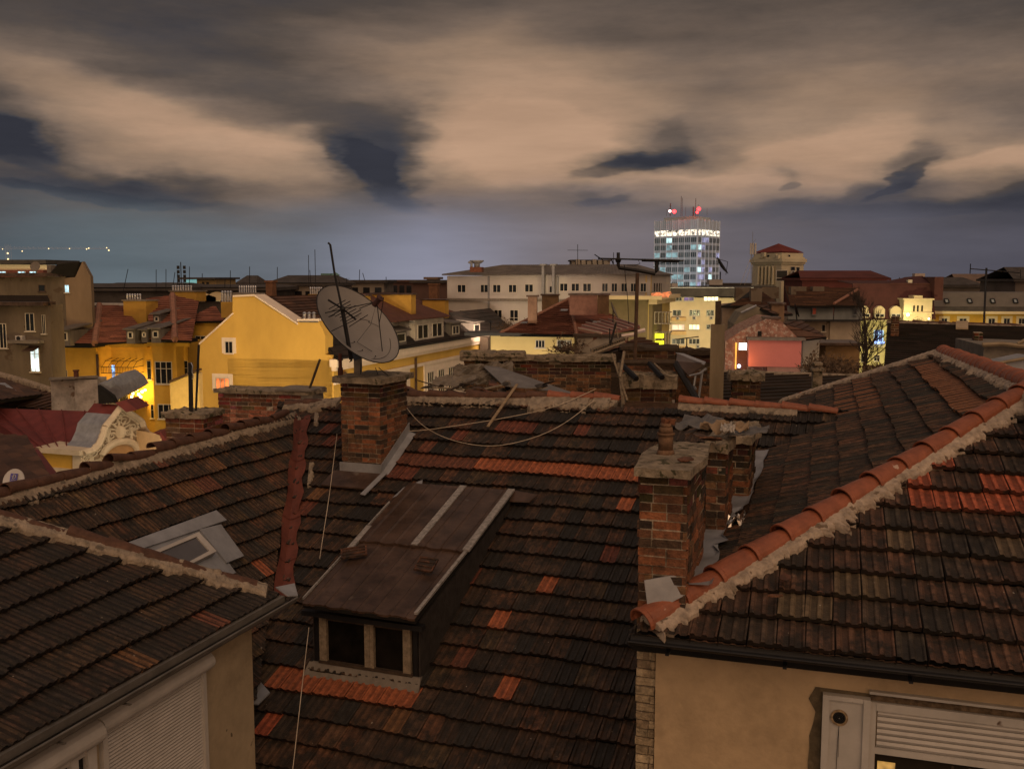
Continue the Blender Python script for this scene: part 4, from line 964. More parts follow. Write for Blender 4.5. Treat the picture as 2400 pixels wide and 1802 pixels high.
mb.tube([WV2.P(a0,z1+.45,1.0),WV2.P(a1,z1+.45,1.0)],.02,n=4); mb.tube([WV2.P(a1,z0,1.6),WV2.P(a1,z0-4.5,1.6)],.025,n=4); mb.build('canopy_frame',vb)
mb=MB(mConc2); a0,z0,a1,z1=WV2.rect(300,940,345,950); WV2.box(mb,a0-1,z0,a1,z1,0,1.9); mb.build('balcony',vb,label='balcony slab'); bal=bpy.data.objects[-1] if False else None
rl2,bb2=railing(vb,WV2,300,343,912,940,1.85,name='balcony_railing',n=14)
lampm=lit('lamp_warm',(1,.62,.2),14,.1,1)
mb=MB(lampm); 
bls=[]
for (x,y) in ((312,922),(322,911),(325,924),(333,918),(330,930),(309,930),(340,914)):
    p=WV2.px(x,y,1.4); mb=MB(lampm if x<339 else lit('lamp_blue',(.35,.3,1),8,.1,1)); mb.ball(p,.13 if x<339 else .09,n=8); mb.build('fairy_light',label='warm lamp of the cluster glowing behind the lit balcony railing' if x<339 else 'small violet-blue light at the right end of the lit balcony railing',cat='lamp',group='balcony lights' if x<339 else None)
pl_=bpy.data.lights.new('balcony_light','POINT'); pl_.energy=480; pl_.color=(1,.60,.12); pl_.shadow_soft_size=.3; po=bpy.data.objects.new('balcony_light',pl_); C.objects.link(po); po.location=WV2.px(322,918,1.2)
# ================= old grey houses at the left edge
lg=thing('old_house','tall stained grey house at the left edge with one brightly lit window','house',ground(at(40,850,66)))
WO=Wall(-60,66,az=-8); topl(WO,[(-60,716),(70,716),(72,714),(116,714)],1.5,lg,mGrey)
mb=MB(mRust); z_=WO.uz(50,716)[1]; WO.box(mb,-1,z_,WO.uz(114,714)[0],z_+.25,-.8,.6); mb.build('eaves',lg)
troof(lg,[(-60,712,65.2),(118,710,65.2),(112,694,71),(-60,694)],PVB)
win(lg,WO,60,734,81,776,2); win(lg,WO,99,738,107,782,2); win(lg,WO,-8,758,16,816,3); win(lg,WO,72,815,93,871,2,tr=.75,pane=lit('lit_white',(.75,.9,.85),1.8,.5,1.2),label='brightly lit window')
mb=MB(mRust); a0,z0,a1,z1=WO.rect(70,812,96,818); mb.prism([WO.P(a0,z1,0.02),WO.P(a1,z1,.02),WO.P(a1,z0-.1,.9),WO.P(a0,z0-.1,.9)],Z*.04); mb.build('awning',lg)
mb=MB(mConc2); z_=WO.uz(30,803)[1]; WO.box(mb,WO.uz(33,800)[0],z_,WO.uz(104,800)[0],z_+.2,0,.7); mb.build('ledge',lg)
def acunit(W,x0,y0,x1,y1,label,o=0.02,grp=None):
    a0,z0,a1,z1=W.rect(x0,y0,x1,y1); mb=MB(mPVC); W.box(mb,a0,z0,a1,z1,o,o+.35); W.box(mb,a0,z0-.06,a1,z0-.003,o,o+.3,mBlack)
    t=mb.build('air_conditioner',label=label,cat='air conditioner',group=grp)
    mb=MB(mBlack); r=min(a1-a0,z1-z0)*.4; c=W.P(a0+(a1-a0)*.45,(z0+z1)/2,o+.352); k=14; mb.prism([c+W.u*math.cos(2*math.pi*i/k)*r+Z*math.sin(2*math.pi*i/k)*r for i in range(k)],W.n*.01); mb.build('fan_grille',t); return t
acunit(WO,44,786,60,799,'white air conditioner on the stained grey house at the left edge')
lg2=thing('gabled_house','rough grey-brown house with a steep end gable above the old grey house','house',ground(at(120,690,84)))
WO2=Wall(-40,84,az=-8); topl(WO2,[(-40,650),(150,648)],2,lg2,mGrey)
WO3=Wall(150,83,az=8); topl(WO3,[(148,652),(176,650),(193,613),(212,648),(214,682)],.8,lg2,mat('streaked_render',(.19,.14,.10),.95,.35,.4,streak=4))
troof(lg2,[(118,640,82),(174,650,83.5),(192,614,84),(135,619)],PDK)
mb=MB(mRust); z_=WO2.uz(50,648)[1]; WO2.box(mb,0,z_,WO2.uz(146,648)[0],z_+.3,-3,.5); mb.build('eaves',lg2)
win(lg2,WO2,91,668,106,683,1,fr=mRust); win(lg2,WO3,152,668,162,686,2,pane=lit('lit_cyan',(.5,.8,.9),1.3,.7,2),label='small window lit bluish white')
c=cblock(lg2,110,119,622,640,84,.8,mConc2)
ob=thing('apartment_block','distant apartment block with a pale lit top storey at the far left','building',ground(at(50,630,190)))
WO4=Wall(-60,190,az=-4); topl(WO4,[(-60,619),(110,621)],3,ob,mat('lit_cream',(.7,.6,.4),.9,.08)); mb=MB(mDkRoof); z_=WO4.uz(0,619)[1]; WO4.box(mb,-1,z_,WO4.uz(113,620)[0],z_+.8,-12,.8); mb.build('roof',ob)
mb=MB(mRedSheet); a0,z0,a1,z1=WO4.rect(-60,633,112,660); WO4.box(mb,a0,z0-10,a1,z1,0,1.5); mb.build('lower_storey',ob)
for x in (0,46,73): win(ob,Wall(0,0,az=-4,A=WO4.P(0,0,1.5)),x-4,636,x+14,644,2,pane=lit('lit_cyan',(.5,.8,.9),1.3,.7,2))
# ================= long dark roof and the far skyline
def farblock(x0,x1,yt,d,lab,m,dp=15,name='building',az=0,roof=None,cat='building',wins=0,rise=0):
    t=thing(name,lab,cat,ground(at((x0+x1)/2,650,d))); W=Wall(x0,d,az=az); P=topl(W,[(x0,yt),(x1,yt)],dp,t,m)
    a1=W.uz(x1,yt)[0]; z=W.uz(x0,yt)[1]; mb=MB(roof or mDkRoof); mb.box(W.P(-.5,z+.003,.5),W.u*(a1+1),-W.n*(dp+1),Z*.4)
    if rise:
        mb.prism([W.P(-.5,z+.4,.5),W.P(a1+.5,z+.4,.5),W.P(a1-1,z+.4+rise,-dp/2),W.P(1,z+.4+rise,-dp/2)],-Z*.1)
        mb.prism([W.P(-.5,z+.4,-dp),W.P(a1+.5,z+.4,-dp),W.P(a1-1,z+.4+rise,-dp/2),W.P(1,z+.4+rise,-dp/2)],-Z*.1)
        mb.prism([W.P(a1+.5,z+.4,.5),W.P(a1+.5,z+.4,-dp),W.P(a1-1,z+.4+rise,-dp/2)],-W.u*.1)
    mb.build('roof',t)
    for i in range(wins):
        x=x0+(x1-x0)*(i+.5)/wins; mb=MB(mGlass); c=W.uz(x,yt+6)[0]; W.box(mb,c-.5,z-2.2,c+.5,z-.7,0,.05); mb.build('window',t)
    return t,W
t,W=farblock(196,425,682,112,'low dark block with black pitched roof behind the villa',mDkRoof,dp=14,rise=.5)
t,W=farblock(425,640,681,118,'low dark roof right of the villa flues with a white curved parapet',mDkRoof,dp=14,rise=.3)
for (x,s) in ((473,1),(510,1)):
    mb=MB(mCream3); a=W.uz(x,697)[0]; z=W.uz(x,697)[1]; pts=[W.P(a+(q-8)*.22,z+.7*math.exp(-((q-8)/5.)**2),.3) for q in range(17)]; mb.prism([W.P(a-1.8,z-.4,.3)]+pts+[W.P(a+1.8,z-.4,.3)],-W.n*.4); mb.build('parapet',t)
    win(t,W,x-4,700,x+6,706,2,pane=lit('lit_dim',(.8,.7,.3),.7,.5,2))
kb=thing('roof_hut','flat-roofed ochre rooftop hut with one side lit cyan on the skyline','roof hut',ground(at(480,660,150)))
W=Wall(461,150,az=-6); topl(W,[(461,655),(505,655)],8,kb,mat('hut_ochre',(.33,.24,.12),.9,.2)); mb=MB(mDkRoof); z_=W.uz(470,655)[1]; W.box(mb,-2.6,z_,W.uz(510,655)[0],z_+.3,-9,1.); mb.build('roof',kb)
W=Wall(432,152,461,150.2); topl(W,[(432,656),(460.8,655)],1,kb,mat('cyan_glow_wall',(.5,.75,.75),.9,.1,emit=(.25,.62,.62),es=.5),label='side lit cyan')  # cyan light put into the wall as its own glow
mb=MB(mBlack); W=Wall(461,150,az=-6); W.pbox(mb,474,661,479,666,0,.1); W.pbox(mb,484,661,490,667,0,.1); mb.build('opening',kb)
mSky=[mat('far_a',(.085,.07,.063),.95,.3,.2),mat('far_b',(.14,.10,.08),.95,.3,.2),mat('far_c',(.22,.19,.165),.95,.3,.2),mat('far_d',(.085,.05,.044),.95,.3,.2)]
sk=[(215,250,674,210,'pale low block with lamp-lit roof edge at far left skyline',mSky[2],0,0),(306,328,676,230,'tiny ochre block beside the thin masts at far left',mSky[1],0,0),(350,395,674,240,'low brown-grey roof between the two left antenna groups',mSky[1],0,.8),
 (556,600,667,260,'far block with a pitched green-lit roof behind the gable',mSky[2],0,2),(633,790,670,130,'grey flat-topped row with chimney right of the gable top',mSky[2],6,1.0),(600,700,679,170,'dark low roof directly over the gable ridge',mSky[0],0,0),
 (790,900,663,150,'pale grey building with small dormers behind the dish',mSky[2],4,0),(900,1000,661,200,'dark brown mansard row with tiny windows right of the pale grey building',mSky[3],6,0),(968,1048,663,150,'dark block crowned by chimneys just left of the grey office building',mSky[3],0,0),
 (1000,1020,655,170,'squat brown roof pavilion left of the grey office building',mSky[1],0,0),(1340,1430,612,300,'far rooftop plant block lit grey-green above the office roof',mSky[2],0,0),
 (1685,1790,668,230,'low dark roofs between the glass tower and the colonnaded building',mSky[0],0,0),(1880,2080,657,180,'red tiled roof row right of the colonnaded building',mat('far_red',(.085,.024,.022),.9,.25,.3),0,1.4),
 (2050,2180,666,300,'low pale skyline row behind the red mansard roof',mSky[2],0,0),(2185,2300,673,190,'low dark gabled roof right of the red mansard',mSky[0],0,1.5),(2250,2400,672,200,'long yellow-brown block with maroon roof at far right',mSky[1],9,2.2),(2380,2560,660,160,'dark gabled roof at the far right edge of the skyline',mSky[0],0,2)]
for a in sk:
    x0,x1,yt,d,lb,m,wn_,rs=a; farblock(x0,x1,yt,d,lb,m,dp=12,wins=wn_,rise=rs,az=0,roof=m if ('red tiled' in lb or 'brown' in lb) else MATS['far_red'] if 'maroon' in lb else None)
sm2=[(289,682,631,300,110),(366,682,632,None,110),(389,682,631,None,110),(404,682,638,410,108),(416,682,640,None,112),(444,682,625,None,115),(474,652,641,None,150),(540,674,634,None,115),(527,676,656,None,118),(585,670,625,None,140),(650,670,626,None,150),(724,672,598,723,115),(729,672,633,726,120),(740,690,585,738,105),(842,661,632,843,150),(856,661,640,850,150),(905,662,649,None,150),(1113,650,652,None,200),(1438,622,592,None,140),(2045,668,645,None,250),(2108,668,650,None,250),(2392,660,632,None,160),(1650,640,630,None,400)]
place=['first','second']
names=['behind the villa chimneys, leaning left','left of the villa flues','right beside the bent pole left of the hut','bent at the top, beside the hut antennas','just left of the cyan hut','thin and tall over the cyan hut','short, on the ochre hut roof','between the hut and the yellow gable','short, over the white curved parapet','above the stepped gable top','over the grey row right of the gable','tall and greenish, left of the tallest one by the dish','short, leaning between the two tall ones by the dish','tallest one left of the big dish','short, on the pale building behind the dish','leaning, on the pale building behind the dish','faint, left of the office building','tiny, at the left end of the office roof','thin, on the office roof by the plant block','thin, behind the red mansard roof','short, right of the thin one behind the mansard','short, at the far right edge','tiny, near the glass tower']
for (x,y0,y1,x1,d),nm in zip(sm2,names): mast(x,y0,y1,d,'thin rooftop mast '+nm,r=.0011*d*.3 if d<130 else .00035*d,x1=x1,group='rooftop masts')
mast(1354,622,573,118,'cross-shaped aerial on a thin mast over the office building roof',r=.04,arms=((.72,1.3,.3),),name='aerial',cat='aerial')
mast(812,662,652,130,'small crossed aerial right of the dish mast',r=.03,arms=((.9,.5,0),),name='aerial',cat='aerial'); mast(905,676,650,148,'small cross aerial over the pale grey building',r=.05,arms=((.7,.6,0),(.5,.3,0)),name='aerial',cat='aerial')
# antenna cluster on the hut and water-tank shapes
mb=MB(mBlack); p=at(425,660,112)
for i in range(5):
    for s_ in (-1,1): mb.box(p+V((s_*.35-.12,0,-.6+i*.5)),V((.28,0,0)),V((0,.15,0)),Z*.38)
mb.tube([p-Z*1.,p+Z*2.2],.05,n=6); mb.build('panel_antenna',label='black stacked panel antennas beside the cyan-lit hut',cat='antenna')
tk=thing('roof_plant','green-lit rooftop plant box and lantern turret behind the antenna pole','roof plant',ground(at(770,650,140)))
for (x0,x1,y0,y1,m_) in ((752,774,641,664,mat('green_plant',(.10,.19,.17),.9,.3,1)),(748,800,662,672,MATS['green_plant'])): 
    W=Wall(x0,140,az=-5); a0,z0,a1,z1=W.rect(x0,y0,x1,y1); mb=MB(m_); mb.box(W.P(a0,z0),W.u*(a1-a0),-W.n*3,Z*(z1-z0)); mb.build('plant_box',tk)
p=at(786,662,140); mb=MB(MATS['green_plant'])
for i in range(6): w=i*math.pi/3; mb.box(p+V((math.cos(w)*.45,math.sin(w)*.45,0)),V((.08,0,0)),V((0,.08,0)),Z*.95)
mb.tube([p+Z*.95,p+Z*1.0],.75,n=8); mb.tube([p+Z*1.0,p+Z*1.4],.7,n=8,r2=.1); mb.tube([p,p+Z*.1],.6,n=8); mb.build('turret',tk)
# brick chimneys on the skyline row
for (x0,x1,y0,y1,d,lb) in ((623,638,662,700,100,'pale brick chimney rising right of the gable top'),(1005,1025,668,700,140,'orange-brown brick chimney beside the left end of the office building')):
    W=Wall(x0,d,az=-18); a0,z0,a1,z1=W.rect(x0,y0,x1,y1); mb=MB(mat('far_brick',(.17,.085,.05),.9,.3,2)); mb.box(W.P(a0,z0-3),W.u*(a1-a0),-W.n*.8,Z*(z1-z0+3)); mb.box(W.P(a0-.1,z1+.002,.1),W.u*(a1-a0+.2),-W.n*1.,Z*.2); mb.build('chimney',label=lb,cat='chimney')
# crane
cr_=thing('tower_crane','distant tower crane with small lights along its long jib at the far left','crane',ground(at(19,640,420)))
mb=MB(mat('crane_steel',(.25,.27,.3),.6,.2,1,emit=(.25,.32,.4),es=.18)); a=at(-120,584,420); b=at(256,584,420); nn=34  # faint glow put into the steel in place of light on it
for h_ in (0,1.0): mb.tube([a+Z*h_,b+Z*h_*.2],.07,n=4)
for i in range(nn):
    p=a+(b-a)*i/nn; q=a+(b-a)*(i+1)/nn; mb.tube([p,q+Z],.04,n=4); mb.tube([p+Z,p],.04,n=4)
mb.build('jib',cr_); mb=MB(MATS['crane_steel']); p=at(19,584,420); g=V((p.x,p.y,0))
for s_ in ((-.8,-.8),(.8,-.8),(.8,.8),(-.8,.8)): mb.tube([g+V((*s_,0)),p+V((*s_,2))],.09,n=4)
for i in range(18): z_=i*2.; mb.tube([g+V((-.8,-.8,z_)),g+V((.8,-.8,z_+2))],.05,n=4)
mb.build('tower',cr_)
for (x,y,r) in ((6,584,.22),(18,594,.4),(19,608,.45),(52,589,.28),(114,583,.25),(163,583,.22),(203,584,.28),(208,582,.28),(250,581,.25),(255,587,.35)):
    mb=MB(lit('crane_lamp',(1,.75,.35),2.2,.1,1)); mb.ball(at(x,y,419.5),r,n=6); mb.build('lamp',cr_)
# ================= grey office building
gr=thing('office_building','long pale grey flat office building with low metal roof and cream lower corner','office building',ground(at(1300,650,116)))
WA=Wall(1048,122,1525,114)
mGr=mat('pale_grey_render',(.40,.375,.36),.9,.12,.35)
def yA(x): return 646-(x-1048)*0.004
topl(WA,[(1048,647),(1525,643)],14,gr,mGr)
WB=Wall(0,0,az=72,A=WA.P(WA.uz(1525,650)[0],0)); bl_=WB.uz(1572,650)[0]
mb=MB(mat('ochre_side',(.50,.38,.17),.9,.12,.5)); WB.box(mb,0.003,0,bl_,WA.uz(1525,643)[1],-.6,0); mb.build('wall',gr,label='cream corner side')
mb=MB(mRoofM); z0=WA.uz(1048,646)[1]; z1=z0+1.25; aL=WA.uz(1525,643)[0]
P=[WA.P(-.5,z0+.03,.5),WA.P(aL+.5,z0+.03,.5),WA.P(aL-3,z1,-7),WA.P(5,z1,-7)]; mb.prism(P,Z*.12); pe=WB.P(bl_+.3,z0+.03,.3); mb.prism([P[1],pe,P[2]],Z*.12); mb.prism([P[0],P[3],WA.P(-.5,z0+.03,-14)],Z*.12); mb.prism([P[2],P[3],WA.P(-.5,z0,-14),pe],Z*.1)
for i in range(60):
    f=i/60; a=P[0]+(P[1]-P[0])*f; b=P[3]+(P[2]-P[3])*f; a=a+Z*.12; b=b+Z*.12
    mb.tube([a,b],.04,n=4)
mb.build('roof',gr)
mb=MB(mConc2); z_=WA.uz(1200,706)[1]; WA.box(mb,0,z_,WA.uz(1430,706)[0],z_+.3,0,.25); mb.build('band',gr)
for x in (1146,1308): mb=MB(mat('zinc_dull',(.2,.2,.21),.6,.2)); a=WA.uz(x,700)[0]; WA.box(mb,a-.1,2,a+.1,z0-.1,0,.2); mb.build('downpipe',gr)
for (xa,xb) in ((1272,1278),(1296,1302)):
    mb=MB(MATS['zinc_dull']); W_=Wall(0,0,az=math.degrees(math.atan2(WA.u.y,WA.u.x)),A=WA.P(0,0,.4)); a0,zz0,a1,zz1=W_.rect(xa,623,xb,705); W_.box(mb,a0,zz0,a1,zz1,0,.5); mb.box(W_.P(a0-.2,zz1,.6),W_.u*(a1-a0+.4),-W_.n*.8,Z*.2); mb.build('duct',gr)
for (a,b,c,d) in [(1072,667,1092,686),(1126,667,1144,686),(1155,667,1174,686),(1192,667,1211,686),(1230,666,1250,685),(1312,664,1331,683),(1339,664,1358,683),(1366,664,1386,684),(1411,664,1425,684),(1433,664,1447,684),(1456,664,1470,684),(1478,664,1492,684),(1501,664,1515,684)]: win(gr,WA,a,b,c,d,2,sur=mGr,sw=.1)
win(gr,WA,1288,671,1295,686,1)
for (a,b,c,d,t_) in [(1076,727,1096,744,0),(1126,726,1145,740,0),(1158,726,1177,753,.3),(1195,726,1215,753,.3)]: win(gr,WA,a,b,c,d,2,tr=t_)
vt_=thing('roof_vent','rusty brick-based vent with a wide metal hood on the office roof','roof vent',at(1115,637,118)); W=Wall(1101,118,az=-5); mb=MB(mat('rust_brick',(.13,.05,.03),.9,.3)); W.pbox(mb,1101,626,1129,638,-2,0); mb.build('base',vt_)
mb=MB(MATS['zinc_dull']); p=at(1118,626,119); mb.tube([p,p+Z*.4],.35,n=12); mb.tube([p+Z*.4,p+Z*.65],.45,n=12,r2=.8); mb.tube([p+Z*.65,p+Z*.8],.82,n=12); mb.build('hood',vt_)
mb=MB(MATS['zinc_dull']); p=at(1105,628,118.5); mb.tube([p,p+Z*.55,p+Z*.7-V((.2,0,0)),p+Z*.55-V((.35,0,0))],.15,n=8); mb.build('elbow_pipe',vt_)
for i in range(6):
    xx=1350+i*13; mb=MB(mSky[2]); W=Wall(xx,200,az=0); W.pbox(mb,xx,608+(i%3)*2,xx+9,622,-3,0); 
    if i==0: plt=thing('roof_plant','row of grey-green air handling units standing behind the office building roof','roof plant',ground(at(1380,620,200)))
    mb.build('unit',plt)
# fins and air units on the cream side, attic cornice and lower cream facade
for i in range(7):
    a=WB.uz(1532+i*5.6,675)[0]; mb=MB(mDark); zt_=WB.uz(1532+i*5.6,664)[1]; zb_=WB.uz(1532+i*5.6,684)[1]; WB.box(mb,a,zb_,a+.9*(1+i*.12),zt_,0,.05,gYel); mb.build('window',gr)
for i,x in enumerate((1537,1544,1555)): acunit(WB,x,684,x+5,692,'white air conditioner under the tall side windows of the office building, '+('leftmost','middle','rightmost')[i]+' of three')
WC=Wall(1430,108,az=math.degrees(math.atan2(WA.u.y,WA.u.x))); WCs=Wall(0,0,az=72,A=WC.P(WC.uz(1530,700)[0],0)); 
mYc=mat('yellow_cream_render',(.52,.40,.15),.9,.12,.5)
topl(WC,[(1395,703),(1530,702)],6,gr,mat('unlit_cream',(.20,.165,.10),.9,.2,.6),label='lower cream block in painted shade')  # darker than the lit side: shade put into the front's colour
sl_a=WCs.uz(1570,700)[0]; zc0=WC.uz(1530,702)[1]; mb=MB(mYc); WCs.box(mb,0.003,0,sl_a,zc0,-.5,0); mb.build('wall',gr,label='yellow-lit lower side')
mb=MB(mCream3); WC.box(mb,-3,zc0,WC.uz(1530,702)[0]+1.2,zc0+.4,-.5,1.2); WCs.box(mb,-1.2,zc0+.003,sl_a+1,zc0+.39,-.5,1.1); WCs.box(mb,-.8,zc0-.5,sl_a+.6,zc0-.003,-.3,.6); mb.build('cornice',gr)
for r_,(yt,yb,xs) in enumerate(((733,758,(1534,1543,1551,1559,1566)),(780,808,(1512,1524,1535,1544,1552,1560,1567)))):
    for x in xs:
        if x<1531: continue
        W_=WCs; a=W_.uz(x,yt)[0]; z1_=W_.uz(x,yt)[1]; z0_=W_.uz(x,yb)[1]; mb=MB(FRW); W_.box(mb,a-.1,z0_-.1,a+1.5,z0_,0,.25); W_.box(mb,a-.1,z1_,a+1.5,z1_+.1,0,.2); W_.box(mb,a-.1,z0_,a,z1_,0,.08); w=mb.build('window',gr); mb=MB(gYel); W_.box(mb,a+.05,z0_,a+1.35,z1_,-.01,.03); mb.build('pane',w)
mb=MB(lit('neon_yellow',(1,.95,.02),1.6,.1,1)); WCs.pbox(mb,1533,782,1537,792,.1,.9); WCs.pbox(mb,1533,799,1537,808,.1,.9); mb.build('shop_sign',label='vertical bright yellow neon sign on the yellow-lit side wall',cat='sign')
# red illuminated roof lettering, too far to spell
mb=MB(lit('neon_orange',(1,.25,.08),.7,.5,3)); 
random.seed(5)
for i in range(20):
    if i in (4,9,10): continue
    W_=WC; xx=1531+i*2.0; h_=U(.35,.6); a=W_.uz(xx,701-i*.12)[0]; z_=W_.uz(xx,701-i*.12)[1]+.1; W_.box(mb,a,z_,a+.12,z_+h_,1.1,1.15); W_.box(mb,a,z_+h_*U(.4,.9),a+.42,z_+h_*.95+.05,1.1,1.14)
mb.build('roof_sign',label='small orange neon lettering above the cream corner cornice',cat='sign')
# ================= cream block with lit flats
cb=thing('flats','cream block of flats with lit windows and balconies below a flat dark roof','block of flats',ground(at(1640,750,150)))
WD=Wall(1571,152,az=-4); topl(WD,[(1571,697),(1760,699)],14,cb,mCream3)
mb=MB(mDkRoof); z_=WD.uz(1600,695)[1]; WD.box(mb,-1,z_,WD.uz(1762,697)[0],z_+1.3,-14,1.2); mb.build('roof',cb); mb=MB(mZinc); WD.box(mb,-1,z_+1.303,WD.uz(1762,697)[0],z_+1.42,-1,1.25); mb.build('roof_edge',cb)
LW=lit('lit_warm',(1,.80,.42),1.9,.5,.5); LY=lit('lit_yellow',(1,.86,.45),2.4,.4,.8)
for (a,b,c,d,n_,p_) in [(1576,696,1599,706,3,None),(1602,696,1627,706,2,lit('lit_violet',(.16,.08,.3),.5,.9,1)),(1649,695,1684,706,4,LY),(1576,726,1597,741,2,None),(1615,726,1641,741,3,None),(1655,726,1674,741,2,None),(1574,760,1605,774,2,lit('lit_peach',(1,.68,.42),1.3,.4,.8)),(1614,760,1640,773,3,LY),(1655,760,1674,772,2,None),(1574,793,1605,807,3,None),(1614,793,1640,807,3,None)]: win(cb,WD,a,b,c,d,n_,pane=p_,fw=.09)
for y in (744,776,812):
    mb=MB(mat('peach_panel',(.6,.42,.2),.9,.1)); WD.pbox(mb,1572,y,1607,y+8,.0,1.0); mb.build('balcony',cb)
for i,(x,y) in enumerate(((1583,742),(1623,742),(1663,742),(1632,809))): acunit(WD,x,y,x+7,y+6,'air conditioner on the cream block of flats, '+('under the left upper window','under the middle upper window','under the right upper window','under the lowest middle window')[i],o=1.02 if i==0 else .02)
fb=thing('rooftop_storey','dark set-back rooftop storeys with a small white hut behind the cream block of flats','building',ground(at(1650,680,190)))
WE=Wall(1570,190,az=-2); topl(WE,[(1572,671),(1820,671)],10,fb,mDkRoof)
for (a,b,c,d) in ((1574,664,1588,690),(1604,675,1628,684),(1662,655,1693,668)): mb=MB(mGr); WE.pbox(mb,a,b,c,d,-3,.3); mb.build('hut',fb)
# dish beside the tower
dd=thing('satellite_dish','dish on the small white hut right of the glass tower foot','satellite dish',at(1688,652,188)); mb=MB(mBlack); p=at(1688,652,188); mb.tube([p-Z*.3,p+Z*1.2],.12,n=6); mb.build('post',dd)
mb=MB(mBlack); c=p+Z*2.2; n_=V((.8,-.25,.55)).normalized(); e1=n_.cross(Z).normalized(); e2=e1.cross(n_)
for i in range(4):
    r0=i*.5;r1=(i+1)*.5
    for k_ in range(16):
        w,w2=2*math.pi*k_/16,2*math.pi*(k_+1)/16; f=lambda r,w:c+(e1*math.cos(w)+e2*math.sin(w))*r+n_*(r*r*.12)
        mb.add([f(r0,w),f(r1,w),f(r1,w2),f(r0,w2)],[(0,1,2,3)])
mb.build('reflector',dd); mb=MB(mBlack); mb.tube([c+e2*1.9,c+n_*1.6],.05,n=4); mb.tube([c-e2*1.9,c+n_*1.6],.05,n=4); mb.build('feed_arm',dd)
# ================= glass tower
tw=thing('glass_tower','tall bluish glass office tower with a bright lit floor and red beacons on its roof','tower block',ground(at(1633,650,420)))
TLw=Wall(1533,437.5,1633,420); TRw=Wall(1633,420,1685,438)
la=TLw.uz(1533,600)[0];lb_=TLw.uz(1633,600)[0]; rb_=TRw.uz(1685,600)[0]
zt_=at(1633,514,420).z; n4=[TLw.P(la,0),TLw.P(lb_,0),TRw.P(rb_,0)]; n4.append(n4[0]+(n4[2]-n4[1]))
mTw=mat('tower_panel',(.42,.48,.52),.5,.15,.1,metal=.2); mTw2=mat('tower_mullion',(.50,.54,.57),.5,.1,.1)
mb=MB(mTw); mb.prism(n4,Z*zt_); mb.build('wall',tw)
mb=MB(mTw2); nL,nR=7,6
for W_,L_,n_ in ((TLw,lb_,nL),(TRw,rb_,nR)):
    for i in range(n_+1):
        a=L_*i/n_; W_.box(mb,a-.12,0,a+.12,zt_+.3,0,.30)
    for k_ in range(1,n_*3):
        a=L_*k_/(n_*3)
        if k_%3: W_.box(mb,a-.03,zt_-3.6,a+.03,zt_,0,.15)
mb.build('mullions',tw)
fl_h=3.15; ztp=zt_-7.5
random.seed(11)
panes=[mat('tower_glass',(.055,.08,.09),.15,.5,.15),mat('tower_glass_b',(.10,.14,.15),.2,.5,.15),lit('tower_dim',(.35,.62,.66),.55,.5,.4),lit('tower_lit',(.62,.95,.95),1.15,.5,.4),lit('tower_lav',(.45,.45,.75),.6,.5,.4)]
for W_,L_,n_ in ((TLw,lb_,nL),(TRw,rb_,nR)):
    # lit floor
    for i in range(n_):
        a0=L_*i/n_+.15;a1=L_*(i+1)/n_-.15; mb=MB(lit('tower_bright',(1,.86,.66),1.15,.95,.9)); W_.box(mb,a0,zt_-6.6,a1,zt_-4.2,0,.08); mb.build('window',tw)
    for r_ in range(8):
        zz=ztp-r_*fl_h
        mbb=None
        for i in range(n_):
            a0=L_*i/n_+.15;a1=L_*(i+1)/n_-.15; x=R()
            pp=panes[0] if x<.38 else panes[1] if x<.66 else (panes[2] if x<.86 else (panes[3] if x<.94 else panes[2])) 
            if W_ is TRw and x>.6: pp=panes[4] if x<.93 else panes[3]
            mb=MB(pp); W_.box(mb,a0,zz-2.0,a1,zz,0,.06); 
            for q in (1,2): W_.box(mb,a0+(a1-a0)*q/3-.06,zz-2,a0+(a1-a0)*q/3+.06,zz,.06,.1,mTw2)
            mb.build('window',tw)
mb=MB(mTw); c4=sum(n4,V())/4; mb.prism([V((c4.x+(p.x-c4.x)*.72,c4.y+(p.y-c4.y)*.72,zt_)) for p in n4],Z*1.6); mb.build('penthouse',tw)
mb=MB(mat('mast_steel',(.10,.09,.10),.7,.2))
for (x,y0,h_,r) in ((1562,507,3.,.07),(1571,507,5.5,.22),(1582,507,2.5,.07),(1596,507,8.5,.12),(1599,507,7.8,.1),(1607,507,4.,.07),(1625,507,4.,.3),(1630,507,7.6,.12),(1636,507,5,.1),(1657,507,3.5,.06)):
    p=at(x,y0,428); mb=MB(MATS['mast_steel']); mb.tube([p,p+Z*h_],r,n=5)
    if r>.1:
        for k_ in range(int(h_)): mb.box(p+V((-r*1.8,-.1,k_+.3)),V((r*3.6,0,0)),V((0,.2,0)),Z*.12)
    mb.build('roof_mast',tw)
for (x,y,r,m_,lb) in ((1580.5,496,.85,lit('beacon_red',(1,.025,.03),7,.1,1),'left'),(1638,490,.85,MATS['beacon_red'],'right'),(1634,498,.6,MATS['beacon_red'],'low'),(1570,495,.55,lit('beacon_white',(1,.6,.55),9,.1,1),'w')):
    mb=MB(m_); mb.ball(at(x,y,425),r,n=10); mb.build('beacon',tw)
for x,y in ((1580,496),(1637,493)):
    l=bpy.data.lights.new('beacon_light','POINT'); l.energy=500; l.color=(1,.05,.03); l.shadow_soft_size=.6; o=bpy.data.objects.new('beacon_light',l); C.objects.link(o); o.location=at(x,y,424); 
